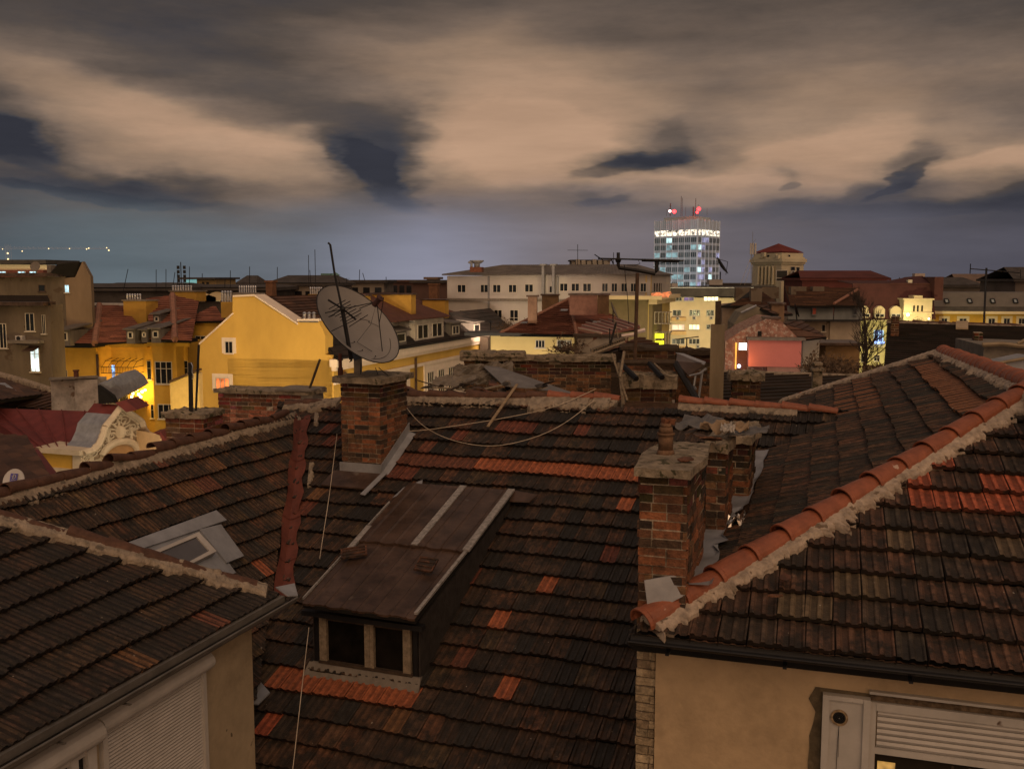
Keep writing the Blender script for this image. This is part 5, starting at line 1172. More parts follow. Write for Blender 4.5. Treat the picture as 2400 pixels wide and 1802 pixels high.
# ================= colonnaded building
ct=thing('colonnade_building','cream stone building with columns, stepped attic and red pyramid roof','building',ground(at(1831,650,200)))
mSt=mat('cream_stone',(.50,.45,.33),.9,.12,.3)
W1=Wall(1762,214,1831,204); W2=Wall(1831,204,1884,210)
def band(mb,y0,y1,out,m=None,x=1800):
    z0=W1.uz(1831,y1)[1]; z1=W1.uz(1831,y0)[1]; La=W1.uz(1762,650)[0]; Lb=W1.uz(1831,650)[0]; Lc=W2.uz(1884,650)[0]
    P=[W1.P(La,0),W1.P(Lb,0),W2.P(Lc,0)]; P.append(P[0]+P[2]-P[1]); c=sum(P,V())/4
    P=[V((c.x+(p.x-c.x)*(1+out),c.y+(p.y-c.y)*(1+out),z0)) for p in P]; mb.prism(P,Z*(z1-z0),m); return P
mb=MB(mSt); band(mb,610,668,-.02); band(mb,668,1100,.0); mb.build('wall',ct)
mb=MB(mSt); band(mb,606,614,.10); band(mb,614,619,.04); mb.build('cornice',ct)
mb=MB(mSt); band(mb,592,606,-.05); band(mb,602,606,.02)
mb.build('attic',ct)
mb=MB(mat('red_pyramid',(.13,.022,.018),.8,.25,.4)); P=band(mb,591,592.2,-.04); z_=P[0].z; ap=V((sum(p.x for p in P)/4,sum(p.y for p in P)/4,at(1823,568,205).z))
for i in range(4): mb.add([P[i]+Z*.2,P[(i+1)%4]+Z*.2,ap],[(0,1,2)])
mb.build('roof',ct)
for i in range(5):
    a=W1.uz(1783+i*8.5,640)[0]; 
    if i<4:
        mb=MB(gYel); W1.box(mb,a-.05,W1.uz(1790,664)[1],a+.6,W1.uz(1790,628)[1],0,.03); mb.build('window',ct)
    mb=MB(mSt); c=W1.P(a-.35,0,.3); z0_=W1.uz(1790,667)[1]; z1_=W1.uz(1790,624)[1]
    mb.tube([V((c.x,c.y,z0_)),V((c.x,c.y,z1_))],.30,n=10,r2=.26); mb.build('column',ct)
for (a,b,c,d) in ((1853,625,1863,640),(1866,626,1874,640)): win(ct,W2,a,b,c,d,1)
win(ct,W2,1847,597,1852,606,1); win(ct,W1,1797,597,1804,606,1)
for i,(sx,sy) in enumerate(((1782,600),(1788,597),(1815,600),(1821,603))):
    mb=MB(mSt); W1.pbox(mb,sx,sy-5,sx+8,sy+5,0,.5); mb.build('attic_step',ct)
bbd=thing('roof_screen','dark framed screen box on legs standing before the colonnaded building','screen',at(1832,662,196)); W=Wall(1819,196,az=-4); mb=MB(mGr)
a0,z0,a1,z1=W.rect(1819,633,1846,659); mb.box(W.P(a0,z0),W.u*(a1-a0),-W.n*.5,Z*(z1-z0)); mb.build('frame',bbd); mb=MB(mBlack); W.box(mb,a0+.12,z0+.7,a1-.12,z1-.12,.0,.04); W.box(mb,a0+.12,z0+.1,a1-.12,z0+.55,.0,.04); mb.build('screen_face',bbd)
for i,(x,y) in enumerate(((1852,640),(1853,651),(1862,651))): acunit(Wall(0,0,az=math.degrees(math.atan2(W2.u.y,W2.u.x)),A=W2.P(0,0,.3)),x,y-6,x+7,y+3,'air conditioner on the colonnaded building, '+('highest of three','lower left of three','lower right of three')[i])
wh=thing('lift_hut','white roof hut attached right of the screen by the colonnaded building','roof hut',ground(at(1870,650,195))); W=Wall(1863,195,az=-4); mb=MB(mGr); W.pbox(mb,1863,640,1881,672,-4,0); mb.build('wall',wh)
# cell mast on its left
cm=thing('cell_mast','lattice phone mast with white panel antennas left of the red pyramid roof','phone mast',ground(at(1764,650,206)))
mb=MB(mat('mast_steel2',(.2,.2,.2),.6,.2)); p=at(1764,700,206); q=at(1764,560,206)
for s_ in ((-.3,0),(.3,0),(0,.4)): mb.tube([p+V((*s_,0)),q+V((s_[0],s_[1],-1))],.05,n=4)
for i in range(12): z_=p.z+(q.z-p.z)*i/12; mb.tube([V((p.x-.3,p.y,z_)),V((p.x+.3,p.y,z_+1))],.035,n=4)
mb.tube([q-Z*1,q+Z*1.5],.04,n=4); mb.build('lattice',cm)
for dx in (-.55,-.1,.45):
    mb=MB(mGr); mb.box(q+V((dx,-.3,-3.2)),V((.32,0,0)),V((0,.2,0)),Z*2.3); mb.build('panel',cm)
mb=MB(mWire); mb.tube([q-Z*3,at(1735,668,206)],.03,n=4); mb.tube([q-Z*5,at(1745,668,206)],.03,n=4); mb.build('guy_wire',cm)
# ================= dome
dm_=thing('dome','small green copper dome with a spike on the right skyline','dome',ground(at(2026,660,260))); mb=MB(mat('copper_green',(.09,.12,.11),.7,.2,.5)); p=at(2026,667,260)
for i in range(8):
    w=i*math.pi/16; w2=(i+1)*math.pi/16; mb.tube([p+Z*math.sin(w)*1.95,p+Z*math.sin(w2)*1.95],1.85*math.cos(w),n=16,r2=max(.03,1.85*math.cos(w2)))
mb.build('shell',dm_,smooth=True); mb=MB(mBlack); mb.tube([p+Z*1.9,p+Z*3.6],.08,n=5,r2=.02); mb.build('spike',dm_); mb=MB(mGr); mb.tube([V((p.x,p.y,0)),p],1.7,n=16); mb.build('drum',dm_)
# ================= red mansard with the lit cream front
rm=thing('mansard_building','building with tall red mansard roof and lit cream front behind the bare tree','building',ground(at(2080,700,105)))
mRm=mat('red_mansard',(.062,.021,.020),.8,.22,1.2)
WM=Wall(2016,106,az=-6)
topl(WM,[(2016,749),(2190,749)],10,rm,mat('lit_cream_front',(.52,.47,.24),.9,.15,1.5))
zE=WM.uz(2016,747)[1]; zT=WM.uz(2016,667)[1]; aE=WM.uz(2186,747)[0]
mb=MB(mRm); mb.prism([WM.P(-.4,zE,.4),WM.P(aE+.2,zE,.4),WM.P(aE+.2,zT,-1.5),WM.P(-.4,zT,-1.5)],-WM.n*.3); mb.prism([WM.P(-.4,zT,-1.5),WM.P(aE,zT,-1.5),WM.P(aE,zT+.3,-9),WM.P(-.4,zT+.3,-9)],Z*.1)
a1_=WM.uz(2115,667)[0]; pk=WM.uz(2147,653)[1]; P=[WM.P(a1_-1,zT,-1.45),WM.P(aE+.2,zT,-1.45),WM.P(aE+.2,pk+.15,-5),WM.P(a1_+1.6,pk,-5)]; mb.prism(P,Z*.15); mb.prism([P[0],P[3],WM.P(a1_-1,zT,-8)],Z*.1)
mb.build('roof',rm,label='tall red mansard roof')
mb=MB(mRm); WM.box(mb,aE+.0,zE+2,aE+.9,WM.uz(2180,649)[1],-8,.1); mb.build('fire_wall',rm)
c=cblock(rm,2144,2168,641,655,112,1,mMauve,az=-6); c=cblock(rm,2128,2138,656,680,107,.7,mMauve,az=-6)
for i,(x0,x1) in enumerate(((2020,2036),(2050,2074),(2087,2113))):
    W_=Wall(0,0,az=-6,A=WM.P(0,0,.5)); a0,z0,a1,z1=W_.rect(x0,717,x1,745); mb=MB(mCream3); pts=[W_.P(a0,z0),W_.P(a1,z0),W_.P(a1,z1-.35)]+[W_.P(a1-(a1-a0)*k_/8,z1-.35+.35*math.sin(math.pi*k_/8)) for k_ in range(1,8)]+[W_.P(a0,z1-.35)]; mb.prism(pts,-W_.n*2.2); o=mb.build('dormer',rm); win(o,W_,(x0+x1)/2-6,727,(x0+x1)/2+7,743,2,sill=False,name='dormer_window') if False else None
    mb=MB(FRW); c=(a0+a1)/2; 
    for q in ((c-.5,z0+.1,c-.42,z1-.9),(c+.42,z0+.1,c+.5,z1-.9),(c-.05,z0+.1,c+.05,z1-.9),(c-.5,z1-.9,c+.5,z1-.82)): W_.box(mb,*q,0,.08)
    W_.box(mb,c-.45,z0+.1,c+.45,z1-.9,0,.03,mGlass); mb.build('dormer_window',o)
win(rm,WM,2048,774,2070,801,2,tr=.65,fr=lit('lit_frame_blue',(.45,.75,1.),2.2,.3,1),pane=lit('pane_blue',(.05,.12,.5),.6,.9,2),label='window outlined by blue-white light')
mb=MB(lit('glow_blue',(.25,.4,1.),3,.3,1)); WM.pbox(mb,2049,800,2071,805,0,.3); mb.build('window_sill_light',rm)
win(rm,WM,2048,832,2062,846,2,tr=.6); win(rm,WM,2018,830,2024,848,1)
mb=MB(mCream3)
for y in (750,800,812): WM.pbox(mb,2016,y,2088,y+2,0,.15)
mb.build('string_course',rm)
# lit bay at its right end
W_=Wall(0,0,az=-6,A=WM.P(0,0,1.2)); a0,z0,a1,z1=W_.rect(2118,703,2184,760); mb=MB(mCream3); W_.box(mb,a0,z0,a1,z1,-5,0); W_.box(mb,a0-.15,z1+.003,a1+.15,z1+.15,-5,.2); W_.box(mb,a0+1.,z1+.15,a1-1,z1+.45,-4,0)
bay=mb.build('lit_bay',rm)
zz=W_.uz(2140,735)[1]; mb=MB(mCream3); W_.box(mb,a0-.1,zz,a1+.1,zz+.12,0,.25); c_=[W_.P(a0+.6+(a1-a0-1.2)*k_/12,zz-1.25+.9*math.sin(math.pi*k_/12),.3) for k_ in range(13)]; mb.prism(c_+[p-Z*.16 for p in reversed(c_)],-W_.n*.3); mb.build('arch_moulding',bay)
for x in (2140,2149,2159): mb=MB(mDark); W_.pbox(mb,x,716,x+4,730,0,.03); mb.build('window',bay)
mb=MB(lit('lamp_white',(1,.85,.45),9,.1,1)); mb.ball(W_.px(2128,738,.5),.16,n=8); mb.build('wall_lamp',rm); mb=MB(MATS['lamp_white']); mb.ball(W_.px(2177,747,.5),.1,n=8); mb.build('wall_lamp',rm)
l=bpy.data.lights.new('wall_light','POINT'); l.energy=90; l.color=(1,.8,.4); l.shadow_soft_size=.2; o=bpy.data.objects.new('wall_light',l); C.objects.link(o); o.location=W_.px(2128,736,1.2)
l=bpy.data.lights.new('wall_light','POINT'); l.energy=25; l.color=(1,.8,.4); l.shadow_soft_size=.2; o=bpy.data.objects.new('wall_light',l); C.objects.link(o); o.location=W_.px(2176,745,1.2)
# ================= long grey mansard with skylights at right
lm=thing('long_building','long ochre building under a grey sheet mansard with four skylights at right','building',ground(at(2300,700,112)))
WN=Wall(2186,110,az=-8); topl(WN,[(2186,732),(2600,742)],10,lm,mYel2)
zE=WN.uz(2190,733)[1]; zT=WN.uz(2190,686)[1]; aE=WN.uz(2600,740)[0]
mb=MB(mat('grey_sheet_roof',(.115,.10,.09),.6,.2,.8)); zM=WN.uz(2190,718)[1]; mb.prism([WN.P(0,zM,.1),WN.P(aE,zM,.1),WN.P(aE,zT,-2),WN.P(0,zT,-2)],-WN.n*.3)
mb.prism([WN.P(0,zE+.2,.5),WN.P(aE,zE+.2,.5),WN.P(aE,zM,.12),WN.P(0,zM,.12)],-WN.n*.2,mDkRoof); mb.prism([WN.P(0,zT,-2),WN.P(aE,zT,-2),WN.P(aE,zT,-9),WN.P(0,zT,-9)],-Z*.2)
mb.build('roof',lm); mb=MB(mCream3); WN.box(mb,0,zE-.1,aE,zE+.19,-.2,.6); mb.build('cornice',lm)
for i,x in enumerate((2218,2272,2326,2379)):
    pr=[hit(a,b,WN.P(0,zM,.1),(WN.P(aE,zM,.1)-WN.P(0,zM,.1)).cross(WN.P(0,zT,-2)-WN.P(0,zM,.1)).normalized()) for a,b in ((x-6,702),(x+3,702),(x+6,711),(x-3,711))]
    mb=MB(mat('skylight_glass',(.25,.28,.31),.2,.1,1)); mb.prism([p+WN.n*.12+Z*.05 for p in pr],-WN.n*.1); o=mb.build('skylight',lm)
    mb=MB(mBlack)
    for k_ in range(4): mb.tube([pr[k_]+WN.n*.14+Z*.06,pr[(k_+1)%4]+WN.n*.14+Z*.06],.07,n=4)
    mb.build('frame',o)
for (x0,x1) in ((2206,2220),(2248,2266),(2316,2332),(2352,2367),(2387,2402)): win(lm,WN,x0,746,x1,760,2,sur=mCream3,sw=.25)
mast(2306,760,628,60,'tall black mast on the dark roof at right carrying a long horizontal antenna boom',r=.06,x1=2312,name='antenna_mast',cat='antenna') 
mb=MB(mBlack); a=at(2274,630,60);b=at(2393,640,60); mb.tube([a,b],.035,n=6)
for i in range(2): mb.tube([a+Z*.3,a-Z*.3],.03,n=5)
for k_ in range(9): p=a+(b-a)*(k_+1)/10; mb.tube([p-V((0,.35,0)),p+V((0,.35,0))],.015,n=4)
mb.build('boom',bpy.data.objects[-1] if False else [o for o in bpy.data.objects if o.get('label','').startswith('tall black mast on the dark roof')][0])
# ================= dark tiled roof in the right middle distance
dk=thing('dark_house','house with a wide very dark tiled roof behind the orange hip ridge at right','house',ground(at(2250,850,36)))
r=troof(dk,[(2080,757,36),(2420,768,33),(2420,960,22),(2060,1000)],PVB,e=.36,w=.24)
caps('ridge_tiles',dk,[r[2][0],r[2][1]],.45,.12,mOldCap,collar=False,jit=2); mortar('mortar',dk,[r[2][0],r[2][1]],[(r[1].D,.10,.22)],h=.08,step=.08)
mb=MB(mRust); b_=V((-r[1].D.x,-r[1].D.y,r[1].D.z))*9; mb.prism([r[2][0],r[2][1],r[2][1]+b_,r[2][0]+b_],-Z*.2); mb.build('rear_roof',dk)
mb=MB(MATS['plaster_dark']); Wk=Wall(2060,25,az=-20)
mb.prism([V((p.x,p.y,0)) for p in (r[2][3],r[2][2],r[2][1]+b_*.8,r[2][0]+b_*.8)],Z*(min(r[2][2].z,r[2][3].z)-.3)); mb.build('wall',dk)
mb=MB(mat('pale_panel',(.35,.27,.18),.9,.2,2)); N_=r[1].N; pp=[r[1].px(a,b) for a,b in ((2240,760),(2269,760),(2269,777),(2240,777))]; mb.prism([p+N_*.12 for p in pp],-N_*.05); mb.build('roof_hatch',dk)
W=Wall(2087,33,az=-20); a=W.px(2087,797); t_=W.uz(2106,770)[0]-W.uz(2087,770)[0]; bricks('chimney',dk,a,W.u,-W.n,t_,.5,W.uz(2090,850)[1],W.uz(2090,742)[1],bl=.25,ch=.08)
W=Wall(2280,26,az=-20); a=W.px(2280,840); t_=W.uz(2302,800)[0]-W.uz(2280,800)[0]; bricks('chimney',dk,a,W.u,-W.n,t_,.5,W.uz(2285,850)[1],W.uz(2285,780)[1],bl=.25,ch=.08)
ds=thing('grey_dormer','grey rendered dormer box with curved pale coping at the right edge','dormer',at(2340,850,24))
W=Wall(2306,24,az=-12); topl(W,[(2306,810),(2400,812),(2600,820)],3,ds,mConc2,zb=19); 
mb=MB(mat('pale_coping',(.24,.19,.13),.9,.2,3)); mb.tube([W.px(2302,808,.1),W.px(2350,806,.1),W.px(2400,812,.1),W.px(2480,826,.1)],.06,n=6); mb.tube([W.px(2385,806,.1),W.px(2440,780,.1)],.05,n=6); mb.build('coping',ds)
W=Wall(2324,20,az=20); mb=MB(mZinc); P=W.poly([(2324,852),(2420,832),(2420,880),(2326,870)]); mb.prism(P,-W.n*.4); mb.build('side_sheet',ds); mb=MB(mat('pale_coping',None)); mb.tube([W.px(2324,854,.05),W.px(2430,835,.05)],.035,n=6); mb.build('rail',ds)
# ================= bare tree
def tree(name,x,yb,yt,d,label,seed,spread=1.,m=None):
    random.seed(seed); p=at(x,yb,d); top=at(x,yt,d); Ht=top.z-p.z; t=thing(name,label,'tree',ground(p))
    m=m or mat('bark',(.030,.022,.017),.95,.3,4); mb=MB(m); g=V((p.x,p.y,0)); mb.tube([g,V((p.x,p.y,p.z)),p+Z*Ht*.35+V((.1,0,0)),p+Z*Ht*.7+V((.0,0,0)),top],.15,n=8,r2=.03); mb.build('trunk',t)
    mb=MB(m)
    def br(a,dv_,l,r,lev):
        pts=[a]; d_=dv_.normalized()
        for k_ in range(4): d_=(d_+V((U(-.22,.22),U(-.22,.22),U(-.02,.22)))).normalized(); pts.append(pts[-1]+d_*l/4)
        mb.tube(pts,r,n=5 if lev==0 else 4,r2=r*.35,caps=False)
        if lev<3:
            for k_ in range((8,6,4)[lev]):
                q=pts[1+int(R()*3.99)]; w=U(0,6.28); s_=(d_+V((math.cos(w),math.sin(w),U(-.1,.7)))*.9).normalized(); br(q,s_,l*U(.35,.6),r*.5,lev+1)
    for k_ in range(20):
        f=U(.10,.95); a=p+Z*Ht*f; w=U(0,6.28); br(a,V((math.cos(w),math.sin(w)*.8,U(.25,1.1))),Ht*U(.28,.5)*(1.15-f*.6)*spread,.036*(1.1-f*.6),0)
    mb.build('crown',t); return t
tree('bare_tree',2023,890,712,48,'tall bare leafless tree in front of the lit cream facade',4,.95)
# dim scrub below it
def scrub(x,y,d,w,h,label,seed,col,nm='bush',n=500):
    random.seed(seed); mb=MB(mat('scrub_'+nm,col,.95,.5,2)); c=at(x,y,d); k_=d/FPX
    for i in range(n):
        p=c+V((random.gauss(0,.4)*w*k_,U(-1.5,1.5),abs(random.gauss(0,.5))*h*k_)); q=V((U(-1,1),U(-1,1),U(-.2,1))).normalized(); s_=U(.15,.5); r_=q.cross(V((U(-1,1),U(-1,1),U(-1,1)))).normalized()
        mb.tube([p,p+q*s_,p+q*s_*1.6+r_*.2],.012,n=3,caps=False); mb.add([p+q*s_,p+q*s_+r_*.10,p+q*(s_+.14),p+q*s_-r_*.06],[(0,1,2,3)])
    mb.build('bush',label=label,cat='bush'); random.seed(seed+1)
scrub(1945,885,45,60,30,'dry brown bush behind the ridge left of the bare tree',3,(.08,.05,.028),n=700)
scrub(2075,888,44,45,12,'low tangled bush right of the bare tree foot',5,(.07,.045,.028),n=450)
scrub(1330,835,47,45,26,'thin bare shrub before the cream wall of the red roofed house',8,(.09,.06,.04),'thin',n=140)
scrub(1190,775,90,30,20,'tiny bare shrub at the left eave of the red roofed house',9,(.09,.06,.04),'thin',n=120)
# ================= red roofed house in the middle
rr_=thing('hipped_house','cream house with a wide red-brown hipped roof and pink brick chimneys in the centre','house',ground(at(1300,800,64)))
WH=Wall(1160,67,az=-6); topl(WH,[(1150,786),(1346,786)],8,rr_,mat('butter_render',(.52,.42,.20),.9,.1,.6))
mb=MB(mBlack); z_=WH.uz(1200,786)[1]; WH.box(mb,-2,z_,WH.uz(1348,786)[0]+.6,z_+.2,-2,.7); mb.build('gutter',rr_)
a_=troof(rr_,[(1172,783,66.5),(1352,785,65),(1334,702,73),(1246,745)],PBR); 
a_=troof(rr_,[(1172,783,66.5),(1352,785,65),(1334,702,73)],PBR)
a2_=troof(rr_,[(1352,785,65),(1500,770,67.5),(1334,702,73)],PBR); 
a3_=troof(rr_,[(1352,785,65.0),(1500,770,67.5),(1405,724,76),(1334,702)],PBR)
hip(rr_,a_[2][1],a_[2][2],.12,mHip); hip(rr_,a_[2][0],a_[2][2],.12,mHip)
win(rr_,WH,1255,797,1277,815,3); win(rr_,WH,1305,797,1340,820,3)
mPk=mat('pink_brick',(.17,.085,.065),.9,.25,3)
def brickblock(par,x0,x1,yt,yb,d,dp,m,az=-6,label=None,name='chimney'): return cblock(par,x0,x1,yt,yb,d,dp,m,az=az,label=label,name=name,cap=mRust)
brickblock(rr_,1335,1400,692,738,67,1.2,mPk,label='wide pink brick chimney'); brickblock(rr_,1401,1427,692,740,70,1.5,mat('brown_brick',(.13,.08,.045),.9,.3,2)); brickblock(rr_,1237,1258,696,757,67.5,.6,mat('brown_pink',(.2,.12,.085),.9,.3,2)); brickblock(rr_,1270,1308,693,730,76,1.,MATS['brown_brick'],label='flaking brick chimney behind the ridge')
for (x,y) in ((1316,728),(1222,757),(1391,756)): 
    mb=MB(mZinc); p=a_[1].px(x,y); mb.box(p+a_[1].N*.08,a_[1].A*.5,a_[1].D*.35,a_[1].N*.04); mb.build('roof_vent',rr_)
# wash of old plaster wall right of it, ladder-like timber
ow=thing('ruined_wall','patchy plaster and brick wall ruin with crumbling top right of the red roofed house','wall',ground(at(1400,820,46)))
W=Wall(1352,48,az=-8); topl(W,[(1352,790),(1470,788),(1472,792)],.5,ow,mat('patchy_wall',(.22,.19,.155),.95,.3,.9,.4,6,spots=((.12,.05,.03),.60,1.6)))
lump('coping',ow,[W.P(-.2,0,.1),W.P(W.uz(1475,790)[0],0,.1),W.P(W.uz(1475,790)[0],0,-.6),W.P(-.2,0,-.6)],W.uz(1352,790)[1],W.uz(1352,785)[1],mWoodD,jit=.08)
# ================= pink house
ph=thing('pink_house','low house with a pink-red wall, old brick gable and one glaring lit window','house',ground(at(1790,820,54)))
mOldB=mat('old_pale_brick',(.26,.14,.105),.95,.45,3.5,.5,9,spots=((.36,.28,.23),.54,6))
WPk=Wall(1700,54,az=-10); topl(WPk,[(1700,800),(1738,775),(1795,748),(1830,752),(1872,793)],7,ph,mOldB,label='flaking brick gable wall')
a0,z0,a1,z1=WPk.rect(1752,795,1873,856); mb=MB(mat('pink_render',(.58,.20,.18),.9,.08,.8)); WPk.box(mb,a0,z0,a1,z1,0,1.0); mb.build('front_wall',ph,label='smooth pink-red wall'); mb=MB(mat('grey_pink',(.33,.2,.17),.9,.3,1,streak=4)); WPk.box(mb,a0+1.0,z0-3,a1,z0-.003,0,.96); mb.build('plinth',ph)
mb=MB(mConc2); WPk.box(mb,a0-.1,z1,a1+.2,z1+.12,0,1.15); mb.build('coping',ph)
win(ph,WPk,1731,803,1751,821,1,pane=lit('glare_white',(1,.86,.72),5,.15,1),sill=False,label='glaring white window'); mb=MB(lit('amber_strip',(1,.42,.05),1.8,.3,1)); WPk.pbox(mb,1723,803,1726,864,0,.1); mb.build('light_strip',ph)
mb=MB(mat('door_brown',(.16,.06,.03),.7,.2)); WPk.pbox(mb,1727,823,1750,864,.0,.06); mb.build('door',ph)
mb=MB(lit('lamp_bluewhite',(.7,.7,1),7,.1,1)); mb.ball(WPk.px(1732,858,.5),.1,n=8); mb.build('door_lamp',ph)
l=bpy.data.lights.new('door_light','POINT'); l.energy=22; l.color=(1,.5,.15); l.shadow_soft_size=.2; o=bpy.data.objects.new('door_light',l); C.objects.link(o); o.location=WPk.px(1740,848,1.5)
brickblock(ph,1793,1825,748,790,53.8,.9,mat('red_brick_far',(.17,.07,.045),.9,.4,3),label='red brick chimney on the gable'); mb=MB(mDark); WPk.pbox(mb,1776,776,1785,788,0,.05); mb.build('window',ph)
WPw=Wall(1875,54.5,az=-6); topl(WPw,[(1875,793),(1921,795)],6,ph,mat('white_render2',(.45,.43,.37),.9,.1,.8),label='whitish end wall'); mb=MB(mZinc); a=WPw.uz(1876,800)[0]; WPw.box(mb,a,12,a+.12,WPw.uz(1876,795)[1],.0,.15); mb.build('downpipe',ph); win(ph,WPw,1879,853,1895,861,3)
mb=MB(mCream3); WPw.box(mb,0,WPw.uz(1880,793)[1],WPw.uz(1936,793)[0],WPw.uz(1880,791)[1]+.0,-.3,.5); mb.build('eaves',ph)
troof(ph,[(1826,757,54),(1938,790,53),(1878,752,60)],PDK); troof(ph,[(1826,757,54),(1880,797,53.2),(1938,790,53)],PDK)
# ================= jumble of grey houses behind it
def ghouse(name,lab,pts,d,m,dp=5,az=-8):
    t=thing(name,lab,'house',ground(at(pts[0][0],pts[0][1],d))); W=Wall(pts[0][0],d,az=az); topl(W,pts,dp,t,m); return t,W
t,W=ghouse('plaster_house','rough plaster house with peeling orange-brown brick patch left of centre right',[(1693,716),(1735,714),(1790,716)],70,mat('peeling_wall',(.24,.185,.14),.95,.35,.8,.3,5,spots=((.17,.065,.035),.60,1.0)))
troof(t,[(1690,716,69.5),(1790,716,69.5),(1757,682,76),(1725,706)],PDK); cblock(t,1760,1786,676,716,71,1.2,mGrey,az=-8,label='broad plastered chimney'); cblock(t,1724,1760,674,706,78,1.2,mGrey,az=-8); cblock(t,1786,1826,673,700,80,1.2,mGrey,az=-8)
troof(t,[(1786,684,74),(1830,715,69),(1786,716,69.5)],PDK)
t,W=ghouse('gabled_house','plain grey gabled wall with bright metal verge behind the pink house',[(1720,760),(1737,733),(1773,717),(1810,735),(1812,752)],62,mat('olive_grey_render',(.19,.165,.125),.95,.25,.7,.2,6))
mb=MB(mZinc); P=W.poly([(1737,733),(1773,716)],.15); mb.tube(P,.07,n=5); mb.build('verge',t); troof(t,[(1773,716,62),(1812,737,61),(1860,736,72),(1800,716)],PDK)
brickblock(t,1808,1838,714,760,64,1.5,mat('brown_plaster',(.20,.13,.085),.95,.35,1.),az=-8,label='tall brown plastered chimney')
# mansard row of blue-grey sheet
bg_=thing('mansard_row','row of old flats with blue-grey sheet mansard and dark tiled roof right of centre','building',ground(at(1930,740,84)))
WQ=Wall(1855,84,az=-3); mBG=mat('bluegrey_sheet',(.125,.135,.14),.8,.3,.8,streak=3)
topl(WQ,[(1855,748),(2016,748)],9,bg_,mat('dull_wall',(.25,.20,.155),.95,.3,.6,.2,5,spots=((.13,.095,.065),.62,1.)),label='old lower wall')
zE=WQ.uz(1900,748)[1]; zM=WQ.uz(1900,717)[1]; aE=WQ.uz(2017,748)[0]
mb=MB(mBG); mb.prism([WQ.P(-.3,zE,.6),WQ.P(aE*.58,zE,.6),WQ.P(aE*.6,zM,.2),WQ.P(-.3,zM,.2)],-WQ.n*.2); mb.prism([WQ.P(aE*.58+.1,zE,.55),WQ.P(aE,zE,.6),WQ.P(aE,zM,.25),WQ.P(aE*.6+.1,zM,.2)],-WQ.n*.2); mb.build('mansard_sheet',bg_)
mb=MB(mBlack); WQ.box(mb,-.3,zE-.12,aE,zE-.003,0,.9); mb.build('eaves',bg_)
troof(bg_,[(1852,716,83),(2020,716,83),(2012,676,92),(1840,672)],PDK,e=.5); hip(bg_,at(1955,713,82.8),at(2010,680,88),.12,mHip)
for (x0,x1) in ((1874,1886),): cblock(bg_,x0-20,x0-8,672,700,88,1,mGrey,az=-3)
cblock(bg_,1858,1890,672,688,90,1,mGrey,az=-3); cblock(bg_,1905,1932,672,690,90,1,mGrey,az=-3)
win(bg_,Wall(0,0,az=-3,A=WQ.P(0,0,.6)),1904,722,1913,737,1,fr=mBG,pane=mat('red_blind',(.26,.06,.04),.8,.2)); win(bg_,Wall(0,0,az=-3,A=WQ.P(0,0,.6)),2001,722,2008,737,1,fr=mBG)
win(bg_,WQ,1926,761,1934,777,1,pane=mDark); win(bg_,WQ,1990,760,2006,766,2); mb=MB(mat('pale_patch',(.34,.29,.23),.9,.2,.7)); WQ.pbox(mb,1944,753,2016,800,.0,.15); mb.build('wall_patch',bg_)
# old shed walls in the yard below
t,W=ghouse('yard_shed','low ochre-brown shed wall in the yard under the mansard row',[(1935,808),(2016,806)],62,mat('shed_wall',(.22,.14,.07),.95,.5,.8,.3,4),dp=3); mb=MB(mRust); z_=W.uz(1940,808)[1]; W.box(mb,-.3,z_,W.uz(2018,808)[0],z_+.15,-3,.5); mb.build('roof',t)
# ================= near middle: ridge roof with stub chimneys right of the post
nr=thing('low_roof_house','house with low dark tiled roof just behind the pale ridge right of centre','house',ground(at(1830,900,26)))
r=troof(nr,[(1660,872,25),(2020,884,25),(2020,960,21),(1660,950)],PVB,e=.34,w=.22)
mortar('mortar',nr,[r[2][0],r[2][1]],[(r[1].D,.06,.14)],h=.07,step=.07); b_=V((-r[1].D.x,-r[1].D.y,r[1].D.z))*6
mb=MB(mRust); mb.prism([r[2][0],r[2][1],r[2][1]+b_,r[2][0]+b_],-Z*.15); mb.build('rear_roof',nr)
mb=MB(MATS['plaster_dark']); mb.prism([V((p.x,p.y,0)) for p in (r[2][3],r[2][2],r[2][1]+b_*.8,r[2][0]+b_*.8)],Z*(min(r[2][2].z,r[2][3].z)-.3)); mb.build('wall',nr)
W=Wall(1905,22,az=-10); mb=MB(mConc); a0,z0,a1,z1=W.rect(1905,870,1927,935); mb.box(W.P(a0,z0-.5),W.u*(a1-a0),-W.n*.3,Z*(z1-z0+.5)); o=mb.build('chimney',nr,label='slim rendered chimney'); lump('chimney_cap',o,[W.P(a0,0),W.P(a1,0),W.P(a1,0,-.3),W.P(a0,0,-.3)],z1+.003,z1+.06,mConc,over=.05); lump('chimney_hood',o,[W.P(a0+.03,0,-.03),W.P(a1-.03,0,-.03),W.P(a1-.03,0,-.25),W.P(a0+.03,0,-.25)],z1+.13,z1+.18,mConc,over=.04)
